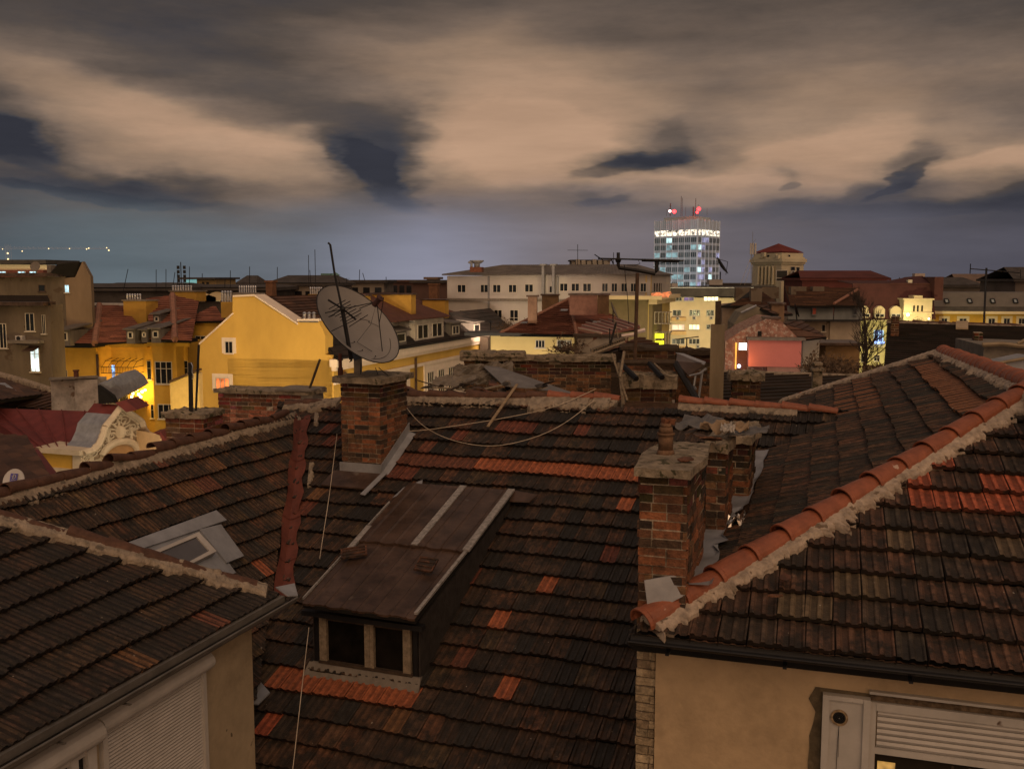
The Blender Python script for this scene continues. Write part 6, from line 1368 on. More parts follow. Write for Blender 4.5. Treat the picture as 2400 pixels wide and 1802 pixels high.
# ================= brick parapets, ruined chimneys just behind the main ridge
bw=thing('brick_firewall','long brick fire wall with crumbling concrete coping behind the middle ridge','wall',ground(at(1260,870,21)))
Wb=Wall(1087,21.5,az=-4); a0,z0,a1,z1=Wb.rect(1087,846,1432,930)
WBR=[((.16,.080,.042),4),((.11,.062,.036),3),((.20,.095,.045),2),((.07,.045,.03),2)]
bricks('brickwork',bw,Wb.P(0,0),Wb.u,-Wb.n,a1,.4,z0-.6,z1,pal=WBR,core=(.34,.28,.21))
lump('coping',bw,[Wb.P(-.05,0,.08),Wb.P(a1+.05,0,.08),Wb.P(a1+.05,0,-.5),Wb.P(-.05,0,-.5)],z1+.003,z1+.10,mConc,over=.03,jit=.035,nsub=26)
lump('coping',bw,[Wb.P(-.05,0,.12),Wb.P(1.3,0,.12),Wb.P(1.3,0,-.5),Wb.P(-.05,0,-.5)],z1+.10,z1+.17,mConc,over=.03,jit=.04,nsub=12)
# chimney with a plaster collar at the ridge
pc_=thing('ruined_chimney','squat plastered brick chimney standing on the middle ridge beside the orange ridge tiles','chimney',at(1520,940,17.2))
W=Wall(1468,17.2,az=-8); a0,z0,a1,z1=W.rect(1468,910,1575,950); bricks('brickwork',pc_,W.P(a0,0),W.u,-W.n,a1-a0,.6,z0-.4,z1,core=(.2,.165,.125))
a0,z0,a1,z1=W.rect(1460,880,1585,911); lump('plaster_collar',pc_,[W.P(a0,0,.04),W.P(a1,0,.04),W.P(a1,0,-.7),W.P(a0,0,-.7)],z0,z1,mConc,over=.01,jit=.03,nsub=10)
mb=MB(mRust); a0,z0,a1,z1=W.rect(1462,950,1590,975); mb.prism([W.P(a0,z1,.02),W.P(a1,z1,.02),W.P(a1+.1,z0-.05,.55),W.P(a0-.1,z0-.02,.55)],-Z*.02); mb.prism([W.P(a0,z1+.05,.015),W.P(a1,z1+.05,.015),W.P(a1,z0,.03),W.P(a0,z0,.03)],-W.n*.02); mb.build('apron',pc_)
# open hatch frame leaning on the chimney
hf=thing('hatch_frame','dark open timber hatch frame propped over the squat chimney','hatch frame',at(1520,850,17.4)); mb=MB(mWoodD)
P=[at(1452,850,17.5),at(1582,850,17.5),at(1640,925,16.9),at(1490,881,16.7)]
mb.tube([P[0],P[1]],.06,n=6,m=mWoodD); mb.build('top_beam',hf); mb=MB(mBlack); mb.tube([P[0],at(1492,888,16.9)],.05,n=6); mb.build('side_bar',hf); mb=MB(mBlack); mb.tube([at(1520,850,17.5),at(1552,885,16.9)],.05,n=6); mb.build('side_bar',hf); mb=MB(mBlack); mb.tube([P[1],at(1632,935,17.0)],.06,n=6); mb.build('side_bar',hf)
mb=MB(mWood); mb.tube([at(1534,852,17.4),at(1565,880,16.8),at(1582,884,16.7)],.018,n=4); mb.build('batten',hf)
# chimney behind with brick top
W=Wall(1458,19,az=-8); a0,z0,a1,z1=W.rect(1458,822,1584,900); b2=bricks('brick_chimney',None,W.P(a0,0),W.u,-W.n,a1-a0,.6,z0-.3,z1,core=(.19,.155,.115)); tag(b2,'wide sooty brick chimney directly behind the hatch frame','chimney'); lump('chimney_cap',b2,[W.P(a0,0),W.P(a1,0),W.P(a1,0,-.6),W.P(a0,0,-.6)],z1+.003,z1+.07,mWoodD,over=.05,jit=.03)
W=Wall(1584,19.5,az=-8); a0,z0,a1,z1=W.rect(1584,832,1674,930); b3=bricks('brick_wall',None,W.P(a0,0),W.u,-W.n,a1-a0,.5,z0-.3,z1,core=(.15,.12,.09),pal=WBR); tag(b3,'brick wall with dark coping between the small tin roof and the concrete post','wall'); lump('coping',b3,[W.P(a0,0),W.P(a1,0),W.P(a1,0,-.5),W.P(a0,0,-.5)],z1+.003,z1+.09,mWoodD,over=.06,jit=.03)
for (x0,y0,x1,y1,w_,lb) in ((1434,828,1470,938,.022,'long pale stick leaning over the ridge left of the squat plastered chimney'),(1463,824,1453,884,.028,'short pale upright slat crossing the long leaning stick'),(1450,850,1461,948,.03,'dark upright batten beside the crossed pale sticks')):
    mb=MB(mWood if 'pale' in lb else mWoodD); mb.tube([at(x0,y0,16.9),at(x1,y1,16.7)],w_,n=5); mb.build('stick',label=lb,cat='stick')
W=Wall(1716,20.5,az=-10); a0,z0,a1,z1=W.rect(1716,893,1783,945); b4=bricks('brick_chimney',None,W.P(a0,0),W.u,-W.n,a1-a0,.6,z0-.3,z1,core=(.2,.16,.12),pal=WBR); tag(b4,'stub brick chimney with a thick rounded concrete lid just right of the concrete post','chimney'); lump('chimney_cap',b4,[W.P(a0,0),W.P(a1,0),W.P(a1,0,-.6),W.P(a0,0,-.6)],z1+.003,z1+.16,mConc,over=.08,jit=.04,nsub=10)
# concrete post and flue
po_=thing('concrete_post','tall square concrete flue with a narrower rusty pipe stack on top','flue',at(1680,930,18.5)); W=Wall(1672,18.5,az=-12); a0,z0,a1,z1=W.rect(1664,761,1697,935); mb=MB(mat('post_concrete',(.25,.20,.135),.9,.3,1.5,.3,10,streak=4)); mb.box(W.P(a0,z0-.5),W.u*(a1-a0),-W.n*.26,Z*(z1-z0+.5)); mb.build('shaft',po_)
a0,z0,a1,z1=W.rect(1676,706,1690,761); mb=MB(mWoodD); mb.box(W.P(a0,z0+.003,-.06),W.u*(a1-a0),-W.n*.12,Z*(z1-z0)); mb.build('pipe',po_)
# small tin roof between
tr_=thing('tin_canopy','small brown sheet canopy with bent grey flashing on crooked legs','canopy',at(1630,880,18.2)); mb=MB(mRust); P=[at(1586,832,18.6),at(1655,855,18.2),at(1612,883,17.2),at(1584,850,17.6)]; N_=(P[1]-P[0]).cross(P[2]-P[0]).normalized(); mb.prism(P,-N_*.03); mb.build('sheet',tr_)
mb=MB(mZinc); mb.prism([p+N_*.02*0+Z*.03 for p in (at(1583,831,18.6),at(1602,833,18.6),at(1654,853,18.2),at(1650,860,18.0))],Z*.01); mb.build('flashing',tr_); mb=MB(mZinc); mb.tube([at(1617,880,17.2),at(1640,875,17.6),at(1654,864,18.1)],.02,n=5); mb.build('edge_rail',tr_)
mb=MB(mZinc)
for (a,b,c,d) in ((1646,870,1637,935),(1630,880,1626,905),(1626,905,1631,912)): mb.tube([at(a,b,17.9),at(c,d,17.8)],.022,n=5)
mb.build('leg',tr_)
# rooftop between: little brown gable roofs with odd pots
br_=thing('low_roof_house','small brown gabled roof with clay pots and ladder-like timber, below the yellow facade','house',ground(at(1450,810,34)))
troof(br_,[(1450,812,33),(1500,790,35),(1590,825,33),(1560,840,31)],PDK,e=.4); troof(br_,[(1380,838,33),(1462,812,34),(1500,792,36),(1410,826)],[((.12,.05,.03),1)],e=.4)
W=Wall(1400,33.5,az=0); topl(W,[(1395,836),(1455,820),(1500,808),(1545,812),(1590,828),(1592,832)],1,br_,mWoodD)
mb=MB(mWood)
for i in range(15): p=at(1386+i*5.4,826-i*2.0,32.5); mb.box(p,V((.12,0,.0)),V((0,.5,.0)),Z*.10)
mb.tube([at(1380,834,32.3),at(1464,802,32.3)],.05,n=5); mb.build('ladder_timber',br_)
random.seed(3)
for i,(x,y) in enumerate(((1550,818),(1560,816),(1568,820),(1576,822),(1600,825),(1607,822),(1592,826))):
    p=at(x,y+3,30); mb=MB(mOldCap); mb.tube([p-Z*.2,p+Z*U(.05,.14)],.07,n=7,r2=.09); mb.build('ridge_pot',br_)
mb=MB(mBlack); p=at(1609,835,29); mb.tube([p-Z*.3,p+Z*.18],.11,n=8); mb.tube([p+Z*.18,p+Z*.3],.13,n=8,r2=.02); mb.tube([p+Z*.3,p+Z*.55],.02,n=5); mb.tube([p+Z*.50+V((-.35,0,0)),p+Z*.58+V((.35,0,0))],.015,n=4); mb.build('cowl',label='black chimney cowl with a little aerial silhouetted before the cream flats',cat='chimney cowl')
aer=thing('aerial','small tangled aerial silhouetted left of the black cowl','aerial',at(1588,835,29)); mb=MB(mBlack); p=at(1590,838,29); mb.tube([p,p+Z*.42],.015,n=5); mb.tube([p+Z*.3-V((.15,0,0)),p+Z*.22+V((.3,0,0))],.012,n=4)
for k_ in range(5): q=p+Z*.28+V((-.1+k_*.08,0,-.01*k_)); mb.tube([q-Z*.06,q+Z*.06],.008,n=4)
mb.build('yagi',aer)
# white gutter pipes and crossed poles
mb=MB(mWhite); mb.tube([at(1457,788,40),at(1492,783,40)],.09,n=6); mb.build('gutter_pipe',label='white gutter pipe end below the corrugated roof, lower one of two',cat='pipe'); mb=MB(mWhite); mb.tube([at(1492,778,42),at(1512,773,42)],.09,n=6); mb.build('gutter_pipe',label='white gutter pipe end nearer the yellow facade, upper one of two',cat='pipe')
mb=MB(mBlack); mb.tube([at(1430,810,30),at(1444,756,30)],.035,n=5); mb.build('pole',label='dark leaning pole crossing a pale stick before the red hipped roof',cat='pole'); mb=MB(mWood); mb.tube([at(1449,792,30),at(1440,748,30)],.02,n=5); mb.build('stick',label='pale leaning stick crossing the dark pole before the red hipped roof',cat='pole'); mb=MB(mBlack); mb.tube([at(1429,808,30),at(1429,770,30)],.02,n=5); mb.build('pole',label='short upright dark pole left of the crossed poles',cat='pole')
# corrugated strip roof right of the hipped house, its dish
cor=thing('sheet_roof','pinkish corrugated roof strip with pale battens sloping right of the hipped roof','roof',ground(at(1450,770,62)))
a_c=troof(cor,[(1405,735,74),(1500,765,64),(1410,782,60),(1355,770)],PBR,rows=False,m=mat('pink_corrugated',(.20,.09,.075),.8,.2,2)); 
mb=MB(mat('pale_strip',(.30,.22,.19),.8,.2))
for i in range(7):
    f=i/6; A_=a_c[2][3]+(a_c[2][0]-a_c[2][3])*f; B_=a_c[2][2]+(a_c[2][1]-a_c[2][2])*f; mb.tube([A_+Z*.05,B_+Z*.05],.05,n=4)
mb.build('battens',cor)
def dish(name,label,c,n_,r,m,depth=.18,arm=.8,post=None,rim=None,par_=None,side=1):
    n_=n_.normalized(); e1=n_.cross(Z).normalized(); e2=e1.cross(n_); t=thing(name,label,'satellite dish',c-Z*r*1.1)
    mb=MB(m); RN=10; KN=40; f=lambda q,w:c+(e1*math.cos(w)+e2*math.sin(w)*1.08)*(r*q)+n_*(depth*r*(q*q))
    for i in range(RN):
        for k_ in range(KN):
            w,w2=2*math.pi*k_/KN,2*math.pi*(k_+1)/KN; mb.add([f(i/RN,w),f((i+1)/RN,w),f((i+1)/RN,w2),f(i/RN,w2)],[(0,1,2,3)]); mb.add([f(i/RN,w)-n_*.012,f(i/RN,w2)-n_*.012,f((i+1)/RN,w2)-n_*.012,f((i+1)/RN,w)-n_*.012],[(0,1,2,3)])
    mb.build('reflector',t,smooth=True)
    mb=MB(rim or mBlack); mb.tube([f(1,2*math.pi*k_/KN) for k_ in range(KN+1)],r*.012,n=5,caps=False); mb.build('rim',t)
    return t,f,e1,e2,n_
dsh=dish('satellite_dish','pale dish standing on the red roof right of the pink brick chimney',at(1437,728,66),V((.8,-.15,.35)),.55,mConc2); mb=MB(mBlack); mb.tube([at(1437,728,66)-Z*1.2,at(1437,728,66)],.04,n=5); mb.build('post',dsh[0])
dsh=dish('satellite_dish','round grey dish against the cream-lit far block at the upper left',at(83,625,150),V((.1,-1,.4)),.72,mConc2,arm=0); mb=MB(mBlack); mb.tube([at(83,625,150)-Z*2.5,at(83,625,150)+V((0,.2,0))],.08,n=5); mb.build('post',dsh[0])
dsh=dish('satellite_dish','dark edge-on dish on the brown plastered chimney left of the blue-grey mansard',at(1865,728,66),V((.9,-.15,.3)),.45,mBlack); mb=MB(mBlack); mb.tube([at(1865,728,66),at(1868,752,66)],.04,n=5); mb.build('post',dsh[0])
# big dish on the brick chimney
cD=at(823,779,15.6); u_,v_=1,1
# dish axis: projected up-right, partly towards the camera
nD=(RT*.62+Z*.62-FW*.42).normalized()
dg=mat('dish_grey',(.21,.20,.195),.6,.10,2,.05,20)
big=dish('satellite_dish','big tilted grey satellite dish with wire arms on the brick chimney',cD,nD,.74,dg,depth=.30)
f=big[1]; t=big[0]
foc=cD+nD*.74
mb=MB(mBlack)
for w in (.6,2.4,4.2): mb.tube([f(.72,w),foc],.008,n=5)
mb.build('feed_arm',t); mb=MB(mat('lnb_brown',(.06,.03,.028),.5,.2,5)); mb.tube([foc-nD*.08,foc+nD*.08],.045,n=10); mb.tube([foc+nD*.08,foc+nD*.1],.06,n=10); mb.build('feed_horn',t)
mb=MB(mBlack)
mb.tube([f(.84,3.6+q*.1)+nD*.006 for q in range(14)],.004,n=4)
for (q,w) in ((.5,2.6),(.6,2.9),(.4,2.2),(.3,5.2),(.55,5.),(.75,4.7)): mb.ball(f(q,w)+nD*.012,.011,n=6); mb.tube([f(q,w)+nD*.01,f(q+.08,w+.16)+nD*.01,f(q+.14,w+.3)+nD*.01],.003,n=3)
mb.tube([foc+nD*.1,foc+nD*.1+V((.05,0,.0)),foc+V((.06,0,-.2)),foc+V((.03,0,-.34))],.006,n=4)
mb.tube([foc,foc-Z*.35-V((.1,0,0)),f(.3,5.)+nD*.02,f(.6,4.6)+nD*.02],.004,n=4)
mb.build('cable',t)
mb=MB(mConc2); top=V((ca.x+clu*.45,ca.y+.35,cz)); top=at(838,880,15.9); top.z=cz-.01
mb.box(top+V((-.05,-.05,0)),V((.12,0,0)),V((0,.1,0)),Z*.36); mb.build('post',t)
mb=MB(mBlack); mb.prism([at(822,828,15.7),at(838,826,15.7),at(846,840,15.5),at(830,846,15.4)],V((0,.25,0))); mb.prism([at(818,850,15.6),at(824,838,15.6),at(826,846,15.6)],V((0,.02,0))); mb.build('bracket',t)
for (a,b) in (((846,850),(845,877)),((880,862),(888,884)),((888,862),(915,885))):
    mb=MB(mBlack); mb.tube([at(*a,15.6),at(*b,15.5)],.007,n=4); mb.build('guy_wire',t)
pm=thing('antenna_pole','long bent-tipped black pole with a small antenna, leaning across the dish face','antenna',at(822,838,15.2)); mb=MB(mBlack); mb.tube([at(769,569,15.0),at(774,574,15.0),at(784,640,15.0),at(806,745,15.05)],.018,n=6); mb.tube([at(801,718,15.05),at(823,842,15.15)],.032,n=8); mb.build('pole',pm)
mb=MB(mBlack); c=at(803,724,15.0); mb.tube([at(769,703,14.9),c,at(834,749,15.2)],.016,n=5); mb.ball(c,.045,n=8)
for k_ in range(7):
    q=at(815+k_*7-22,720+k_*6-12,15.0) if 0 else c+(at(834,749,15.2)-c)*(k_-2)*.2; l_=V((.16,0,.085))*(1 if k_%2 else .8); mb.tube([q-l_,q+l_],.006,n=4)
mb.tube([at(770,743,14.9),at(800,727,14.9)],.006,n=4); mb.tube([at(770,743,14.9),at(785,738,14.9)],.006,n=4); mb.tube([at(775,777,15),at(835,748,15)],.006,n=4); mb.tube([at(818,766,15),at(862,738,15)],.006,n=4)
mb.build('yagi',pm)
# red clay stub beside the dish
mb=MB(mat('rusty_pipe',(.10,.035,.022),.7,.3,6)); p=at(798,884,16.4); mb.tube([p-Z*.02,p+Z*.16],.045,n=8); mb.tube([p+Z*.16,p+Z*.40],.032,n=8); mb.tube([p+Z*.28,p+Z*.30],.05,n=8); mb.build('vent_pipe',label='rusty stub pipe on the dish chimney cap left of the post',cat='pipe')
# TV antenna mast at centre right
tv=thing('television_antenna','rusty mast with a long horizontal television antenna boom in front of the glass tower','antenna',at(1490,900,17.6)); mb=MB(mat('rust_mast',(.09,.055,.038),.7,.3,8)); mb.tube([at(1488,850,17.8),at(1490,790,17.7),at(1494,640,17.5)],.033,n=8); mb.build('mast',tv)
mb=MB(mBlack); mb.tube([at(1449,619,17.5),at(1451,628,17.5),at(1494,634,17.5)],.032,n=7); mb.tube([at(1494,634,17.5),at(1535,642,17.5),at(1539,636,17.5),at(1539,609,17.5)],.032,n=7); mb.tube([at(1449,624,17.4),at(1449,592,17.4)],.03,n=7); mb.ball(at(1449,610,17.4),.055,n=8); mb.build('bracket',tv)
mb=MB(mBlack); A_=at(1402,606,17.2); B_=at(1602,611,17.6); mb.tube([A_,B_],.016,n=6); mb.tube([at(1505,610,17.4),at(1590,612,17.6)],.03,n=6)
for k_ in range(12): q=A_+(B_-A_)*(k_+.5)/12; mb.tube([q-V((.02,.35,0)),q+V((.02,.35,0))],.008,n=4)
mb.tube([at(1394,597,17),at(1412,609,17.3)],.01,n=4); mb.build('boom',tv)
mb=MB(mBlack); mb.tube([at(1495,608,17.4),at(1500,618,17.4),at(1490,622,17.4),at(1470,622,17.4)],.006,n=4); mb.tube([at(1532,626,17.4),at(1545,618,17.5),at(1562,614,17.5)],.006,n=4); mb.tube([at(1437,619,17.2),at(1433,606,17.2)],.01,n=4); mb.build('cable',tv)
mb=MB(mBlack); mb.tube([at(1463,620,17.3),at(1466,650,17.3),at(1471,700,17.3),at(1474,760,17.3)],.006,n=4); mb.build('hanging_cable',tv)
# ================= pile of rubble behind the main ridge
random.seed(21)
def plank(a,b,w,m,label,th=.02,cat='plank',name='plank'):
    mb=MB(m); d_=(b-a); s_=d_.cross(Z).normalized()*w; mb.box(a-s_/2,d_,s_,Z*th); mb.build(name,label=label,cat=cat)
mSlt=mat('weathered_slate',(.16,.14,.12),.85,.35,5,.4,20,streak=.5)
bentsheet('roofing_sheet','crumpled pale roofing sheet peaking behind the middle ridge','roofing sheet',at(1060,905,19.0),(at(1200,895,19.4)-at(1060,905,19)).normalized(),V((0,.7,.62)).normalized(),1.25,.55,mSlt,.16,3,n=22)
mb=MB(mat('grey_felt',(.15,.145,.15),.8,.3,3,.3,18)); P=[at(1130,858,19.6),at(1170,862,19.6),at(1350,925,18.2),at(1180,905,18.4)]; mb.prism(P,Z*.02); mb.build('roofing_felt',label='long grey felt sheet sliding down to the right from the rubble peak',cat='roofing felt')
bentsheet('roofing_sheet','flat weathered sheet at the left of the rubble heap','roofing sheet',at(1010,905,18.4),V((1,.1,.03)),V((.1,1,.28)).normalized(),.8,.5,mSlt,.09,31,n=18)
for i,(x0,y0,x1,y1,lb) in enumerate(((980,893,1090,925,'dark plank pointing left over the rubble heap'),(1010,910,1110,912,'plank lying flat at the foot of the rubble heap'),(1040,920,1120,890,'plank slanting up to the rubble peak'),(1125,915,1195,900,'brown plank right of the clay tile stack'),(1240,912,1284,910,'short pale board on the ridge right of the rubble'),(1085,898,1160,918,'broken plank in the middle of the rubble heap'))):
    plank(at(x0,y0,18.2),at(x1,y1,18.5),.10,mWoodD if i in (0,2,5) else mWood,lb)
def tstack(x,y,d,n,label,r=.15):
    mb=MB(mTile); c=at(x,y,d)
    for i in range(n):
        o=c+V((i*.035,0,-.02*i+U(-.01,.01))); col=(.17*U(.6,1.1),.055,.03)
        for k_ in range(8):
            w,w2=math.pi*k_/8,math.pi*(k_+1)/8; F=lambda rr,w:o+V((math.cos(w)*rr,0,math.sin(w)*rr*.7)); mb.prism([F(r,w),F(r,w2),F(r-.018,w2),F(r-.018,w)],V((.0,.35,0)),col=col)
    mb.build('tile_stack',label=label,cat='tile stack')
tstack(945,921,17.9,6,'nested curved clay tiles stacked on the ridge just right of the dish chimney'); tstack(1118,924,17.8,5,'nested curved clay tiles in the rubble heap behind the ridge')
for i in range(16):
    x=U(990,1290); y=U(898,925); shard(at(x,y,U(17.9,18.8)),U(.08,.16),random.choice([(.12,.05,.03),(.06,.04,.03),(.2,.17,.14),(.15,.055,.03)]),.4,'rubble_piece',label='broken tile or board piece scattered in the rubble heap behind the ridge',cat='rubble')
for o in [o for o in bpy.data.objects if o.name.startswith('rubble_piece')]: o['group']='rubble pieces behind the ridge'
# slat and wires on the main roof
def onC(x,y,h=.09): p=PC.px(x,y); return p+PC.N*h
plank(onC(1215,920,.16),onC(1146,1012,.10),.05,mat('pale_slat',(.26,.19,.12),.8,.3,14),'thin pale wooden slat lying aslant on the middle roof below the ridge',th=.015,cat='slat',name='slat')
def wire(pts,label,r=.006,m=mWire):
    # smooth curve through the points
    q=[]
    for i in range(len(pts)-1):
        p0_=pts[max(i-1,0)];p1_=pts[i];p2_=pts[i+1];p3_=pts[min(i+2,len(pts)-1)]
        for k_ in range(8):
            t=k_/8; q.append(.5*((2*p1_)+(p2_-p0_)*t+(2*p0_-5*p1_+4*p2_-p3_)*t*t+(3*p1_-p0_-3*p2_+p3_)*t**3))
    q.append(pts[-1]); mb=MB(m); mb.tube(q,r,n=5); mb.build('wire',label=label,cat='wire')
wire([onC(922,930,.3),onC(970,985,.1),onC(1020,1025,.1),onC(1090,1050,.1),onC(1170,1056,.1),onC(1260,1035,.1),onC(1330,1000,.1),onC(1395,952,.12)],'pale wire sagging in a deep loop across the middle roof')
wire([onC(925,1022,.1),onC(990,1020,.1),onC(1080,1008,.1),onC(1190,990,.1),onC(1300,965,.1),onC(1400,935,.2)],'pale wire running almost straight up to the right across the middle roof')
wire([onC(800,1053,.3),onC(797,1058,.25),onC(780,1180,.2),onC(757,1305,.12),onC(754,1322,.1)],'pale wire hanging from the dish chimney down to the dormer',r=.0055)
wire([at(724,1470,10.6),at(710,1590,9.8),at(700,1680,9.4),at(683,1830,8.9)],'pale wire dropping from the dormer past the red tile at lower left',r=.004)
# ================= chimneys beyond the wing ridge
lc=None
def freechim(x0,x1,yt,yb,d,lv,label,az=-12,over=.07,capT=.07,cm=mConc):
    W=Wall(x0,d,az=az); a0,z0,a1,z1=W.rect(x0,yt,x1,yb); t=bricks('brick_chimney',None,W.P(a0,0),W.u,-W.n,a1-a0,lv,z0-.6,z1,darktop=True,pal=[((.36,.135,.085),4),((.28,.11,.07),3),((.18,.085,.055),2),((.42,.19,.13),1)],core=(.5,.42,.34)); tag(t,label,'chimney')
    lump('chimney_cap',t,[W.P(a0,0),W.P(a1,0),W.P(a1,0,-lv),W.P(a0,0,-lv)],z1+.003,z1+capT,cm,over=over,jit=.02,nsub=10); return t,W,(a0,z0,a1,z1)
t1=freechim(512,728,924,1000,18.6,.6,'wide red brick chimney with thick concrete slab beyond the wing ridge')
lump('slab_patch',t1[0],[t1[1].P(t1[2][2]*.62,0,.06),t1[1].P(t1[2][2]*1.03,0,.06),t1[1].P(t1[2][2]*1.03,0,-.62),t1[1].P(t1[2][2]*.62,0,-.62)],t1[2][3]+.075,t1[2][3]+.11,mConc2,jit=.01)
mb=MB(mConc2); W=t1[1]; a1=t1[2][2]; W.box(mb,a1-.18,t1[2][3]-.45,a1+.05,t1[2][3],-.5,.02); mb.build('render_corner',t1[0])
lump('mortar_blob',t1[0],[W.P(a1*.72,0,.10),W.P(a1*.93,0,.10),W.P(a1*.93,0,.0),W.P(a1*.72,0,.0)],t1[2][3]-.62,t1[2][3]-.38,mMortar,jit=.05)
freechim(388,478,980,1040,15.2,.6,'small dark brick chimney with a rounded slab left of the wide brick one',over=.06,capT=.08)
mb=MB(mWoodD); mb.tube([at(723,918,18.4),at(750,842,18.4)],.025,n=6); mb.build('leaning_pipe',label='thin rusty pipe leaning right over the wide brick chimney',cat='pipe')
mb=MB(mBlack); mb.tube([at(448,965,15.3),at(446,850,15.3)],.035,n=6); mb.build('flue_pole',label='thick black pole with tangled cable standing on the small chimney, left one',cat='pole'); mb=MB(mBlack); mb.tube([at(459,965,15.3),at(466,808,15.3)],.018,n=6); mb.build('flue_pole',label='thin tall black pole standing on the small chimney, right one',cat='pole')
mb=MB(mSteel); mb.tube([at(448,850,15.25),at(452,858,15.2),at(450,872,15.2),at(455,885,15.2),at(450,888,15.2)],.008,n=4); mb.build('cable',label='shiny cable coil hanging on the thick black pole',cat='cable')
# ================= ornate pediment house
od=thing('ornate_dormer','cream baroque pediment with scroll carving over an arched opening, on a maroon sheet roof','pediment dormer',ground(at(250,1000,42)))
WP=Wall(192,42,az=66); 
def fo(x,y,o=0): return WP.px(x,y,o)
edge=[(192,1057),(215,1050),(232,1035),(243,1012),(250,990),(280,955),(318,998-40),(330,985),(335,1000),(350,1017),(371,1022)]
edge=[(190,1062),(212,1055),(226,1042),(236,1020),(241,1000),(262,975),(279,953),(305,970),(326,985),(332,1003),(342,1016),(356,1022),(371,1024)]
P=[fo(x,y) for x,y in edge]; lo=[fo(371,1044),fo(371,1100),fo(190,1140)]
mCr=mat('cream_stucco',(.56,.47,.35),.85,.14,2.5,.15,12)
mb=MB(mCr); mb.prism(P+lo,-WP.n*.5); mb.build('front_wall',od)
cxy=sum(P[1:-1],V())/len(P[1:-1])-Z*.25; mb=MB(mat('shaded_stucco',(.26,.19,.125),.9,.3,6)); mb.prism([cxy+(p-cxy)*.80+WP.n*.004 for p in P[1:-1]]+[cxy+(fo(350,1060)-cxy)*.9+WP.n*.004,cxy+(fo(212,1085)-cxy)*.9+WP.n*.004],WP.n*.02); mb.build('tympanum',od)  # darker panel behind the carving: shade put into its colour
# heavy moulded edge
mb=MB(mCr)
for i in range(len(P)-1):
    for (o_,r_) in ((.12,.14),(.22,.09)): mb.tube([P[i]+WP.n*o_,P[i+1]+WP.n*o_],r_,n=8)
mb.build('cornice',od)
# carving: scrolls in relief
mb=MB(mCr)
def scroll(x,y,r,turn=1,t0=0,nt=1.6,th=.05):
    c=fo(x,y,.06); pts=[]
    for k_ in range(18): w=t0+turn*2*math.pi*nt*k_/17; rr=r*(1-k_/20); pts.append(c+WP.u*math.cos(w)*rr*1.6+Z*math.sin(w)*rr)
    mb.tube(pts,th,n=6,r2=th*.5)
for (x,y,r,tn,t0) in ((268,985,.28,1,0),(292,985,.28,-1,3.1),(280,975,.18,1,0),(250,1010,.24,1,1),(246,1035,.25,-1,2),(228,1050,.24,1,0),(216,1062,.2,-1,1),(312,1000,.22,-1,1),(325,1012,.26,1,2),(345,1030,.24,-1,0),(334,1022,.2,1,0),(262,1022,.16,1,0),(300,1012,.16,-1,0),(280,1036,.14,1,0),(240,1020,.18,-1,1),(204,1075,.16,1,2)): scroll(x,y,r,tn,t0)
c=fo(280,1012,.08); mb.ball(c,.32,n=10,sq=(1,.5,1)); 
for k_ in range(7): w=math.pi*k_/6; mb.tube([c+WP.u*math.cos(w)*.3+Z*math.sin(w)*.25,c+WP.u*math.cos(w)*.75+Z*math.sin(w)*.5],.05,n=5)
for x in (254,308): mb.tube([fo(x,1000,.06),fo(x,1040,.06)],.07,n=6)
mb.build('carving',od,label='scrollwork relief')
c=fo(277,1066,.0); mb=MB(mCr)
pts=[c+WP.u*math.cos(math.pi*k_/12)*1.05+Z*math.sin(math.pi*k_/12)*.62+WP.n*.12 for k_ in range(13)]; mb.tube(pts,.17,n=8); mb.build('arch',od); mb=MB(mat('arch_inside',(.42,.25,.12),.9,.1)); mb.prism([c+WP.u*math.cos(math.pi*k_/12)*.95+Z*math.sin(math.pi*k_/12)*.55+WP.n*.02 for k_ in range(13)]+[c-WP.u*.95-Z*1,c+WP.u*.95-Z*1],WP.n*.03); mb.build('arched_opening',od)
# side wall with ochre panels, maroon sheet roof
WQ2=Wall(0,0,az=-20,A=WP.P(WP.uz(192,1060)[0],0)); al=WQ2.uz(72,1052)[0]; zt_=fo(192,1060).z
mb=MB(mYel2); WQ2.box(mb,al,0,0,zt_-.1,-3,0); mb.build('wall',od,label='ochre side wall'); mb=MB(mCr); WQ2.box(mb,al-.1,zt_-.1,.1,zt_+.12,-3,.25); WQ2.box(mb,al,zt_-.95,.05,zt_-.75,0,.12); WP.box(mb,WP.uz(192,1060)[0]-.1,WP.uz(192,1075)[1]-.5,WP.uz(371,1050)[0],WP.uz(192,1075)[1]-.3,0,.1); mb.build('cornice',od)
back_=-WP.n
mMar=mat('maroon_sheet',(.15,.032,.028),.6,.3,1.5,.1,10)
mb=MB(mMar)
for i in range(len(P)-1):
    m_=mMar if i>=5 else (mZinc if 1<=i<5 else mMar); mb.prism([P[i]+Z*.08,P[i+1]+Z*.08,P[i+1]+Z*.08+back_*1.5,P[i]+Z*.08+back_*1.5],-Z*.06,m_)
mb.build('roof',od,label='curved sheet roof, zinc on the swept flank')
q=[at(-40,950,48),at(150,955,50),at(250,962,47),at(205,1050,41),at(70,1052,40),at(-40,1000,42)]
q=[at(-60,955,50),at(255,965,46),at(196,1056,42.3),at(80,1050,42)]
N_=(q[1]-q[0]).cross(q[2]-q[0]).normalized(); N_=N_ if N_.z>0 else -N_
mb=MB(mMar); mb.add(q+[q[0]-Z*4,q[3]-Z*4],[(0,1,2,3),(0,3,5,4)]); 
for k_ in range(6): a=q[0]+(q[1]-q[0])*k_/6; b=q[3]+(q[2]-q[3])*k_/6; mb.tube([a+Z*.03,b+Z*.03],.03,n=4)
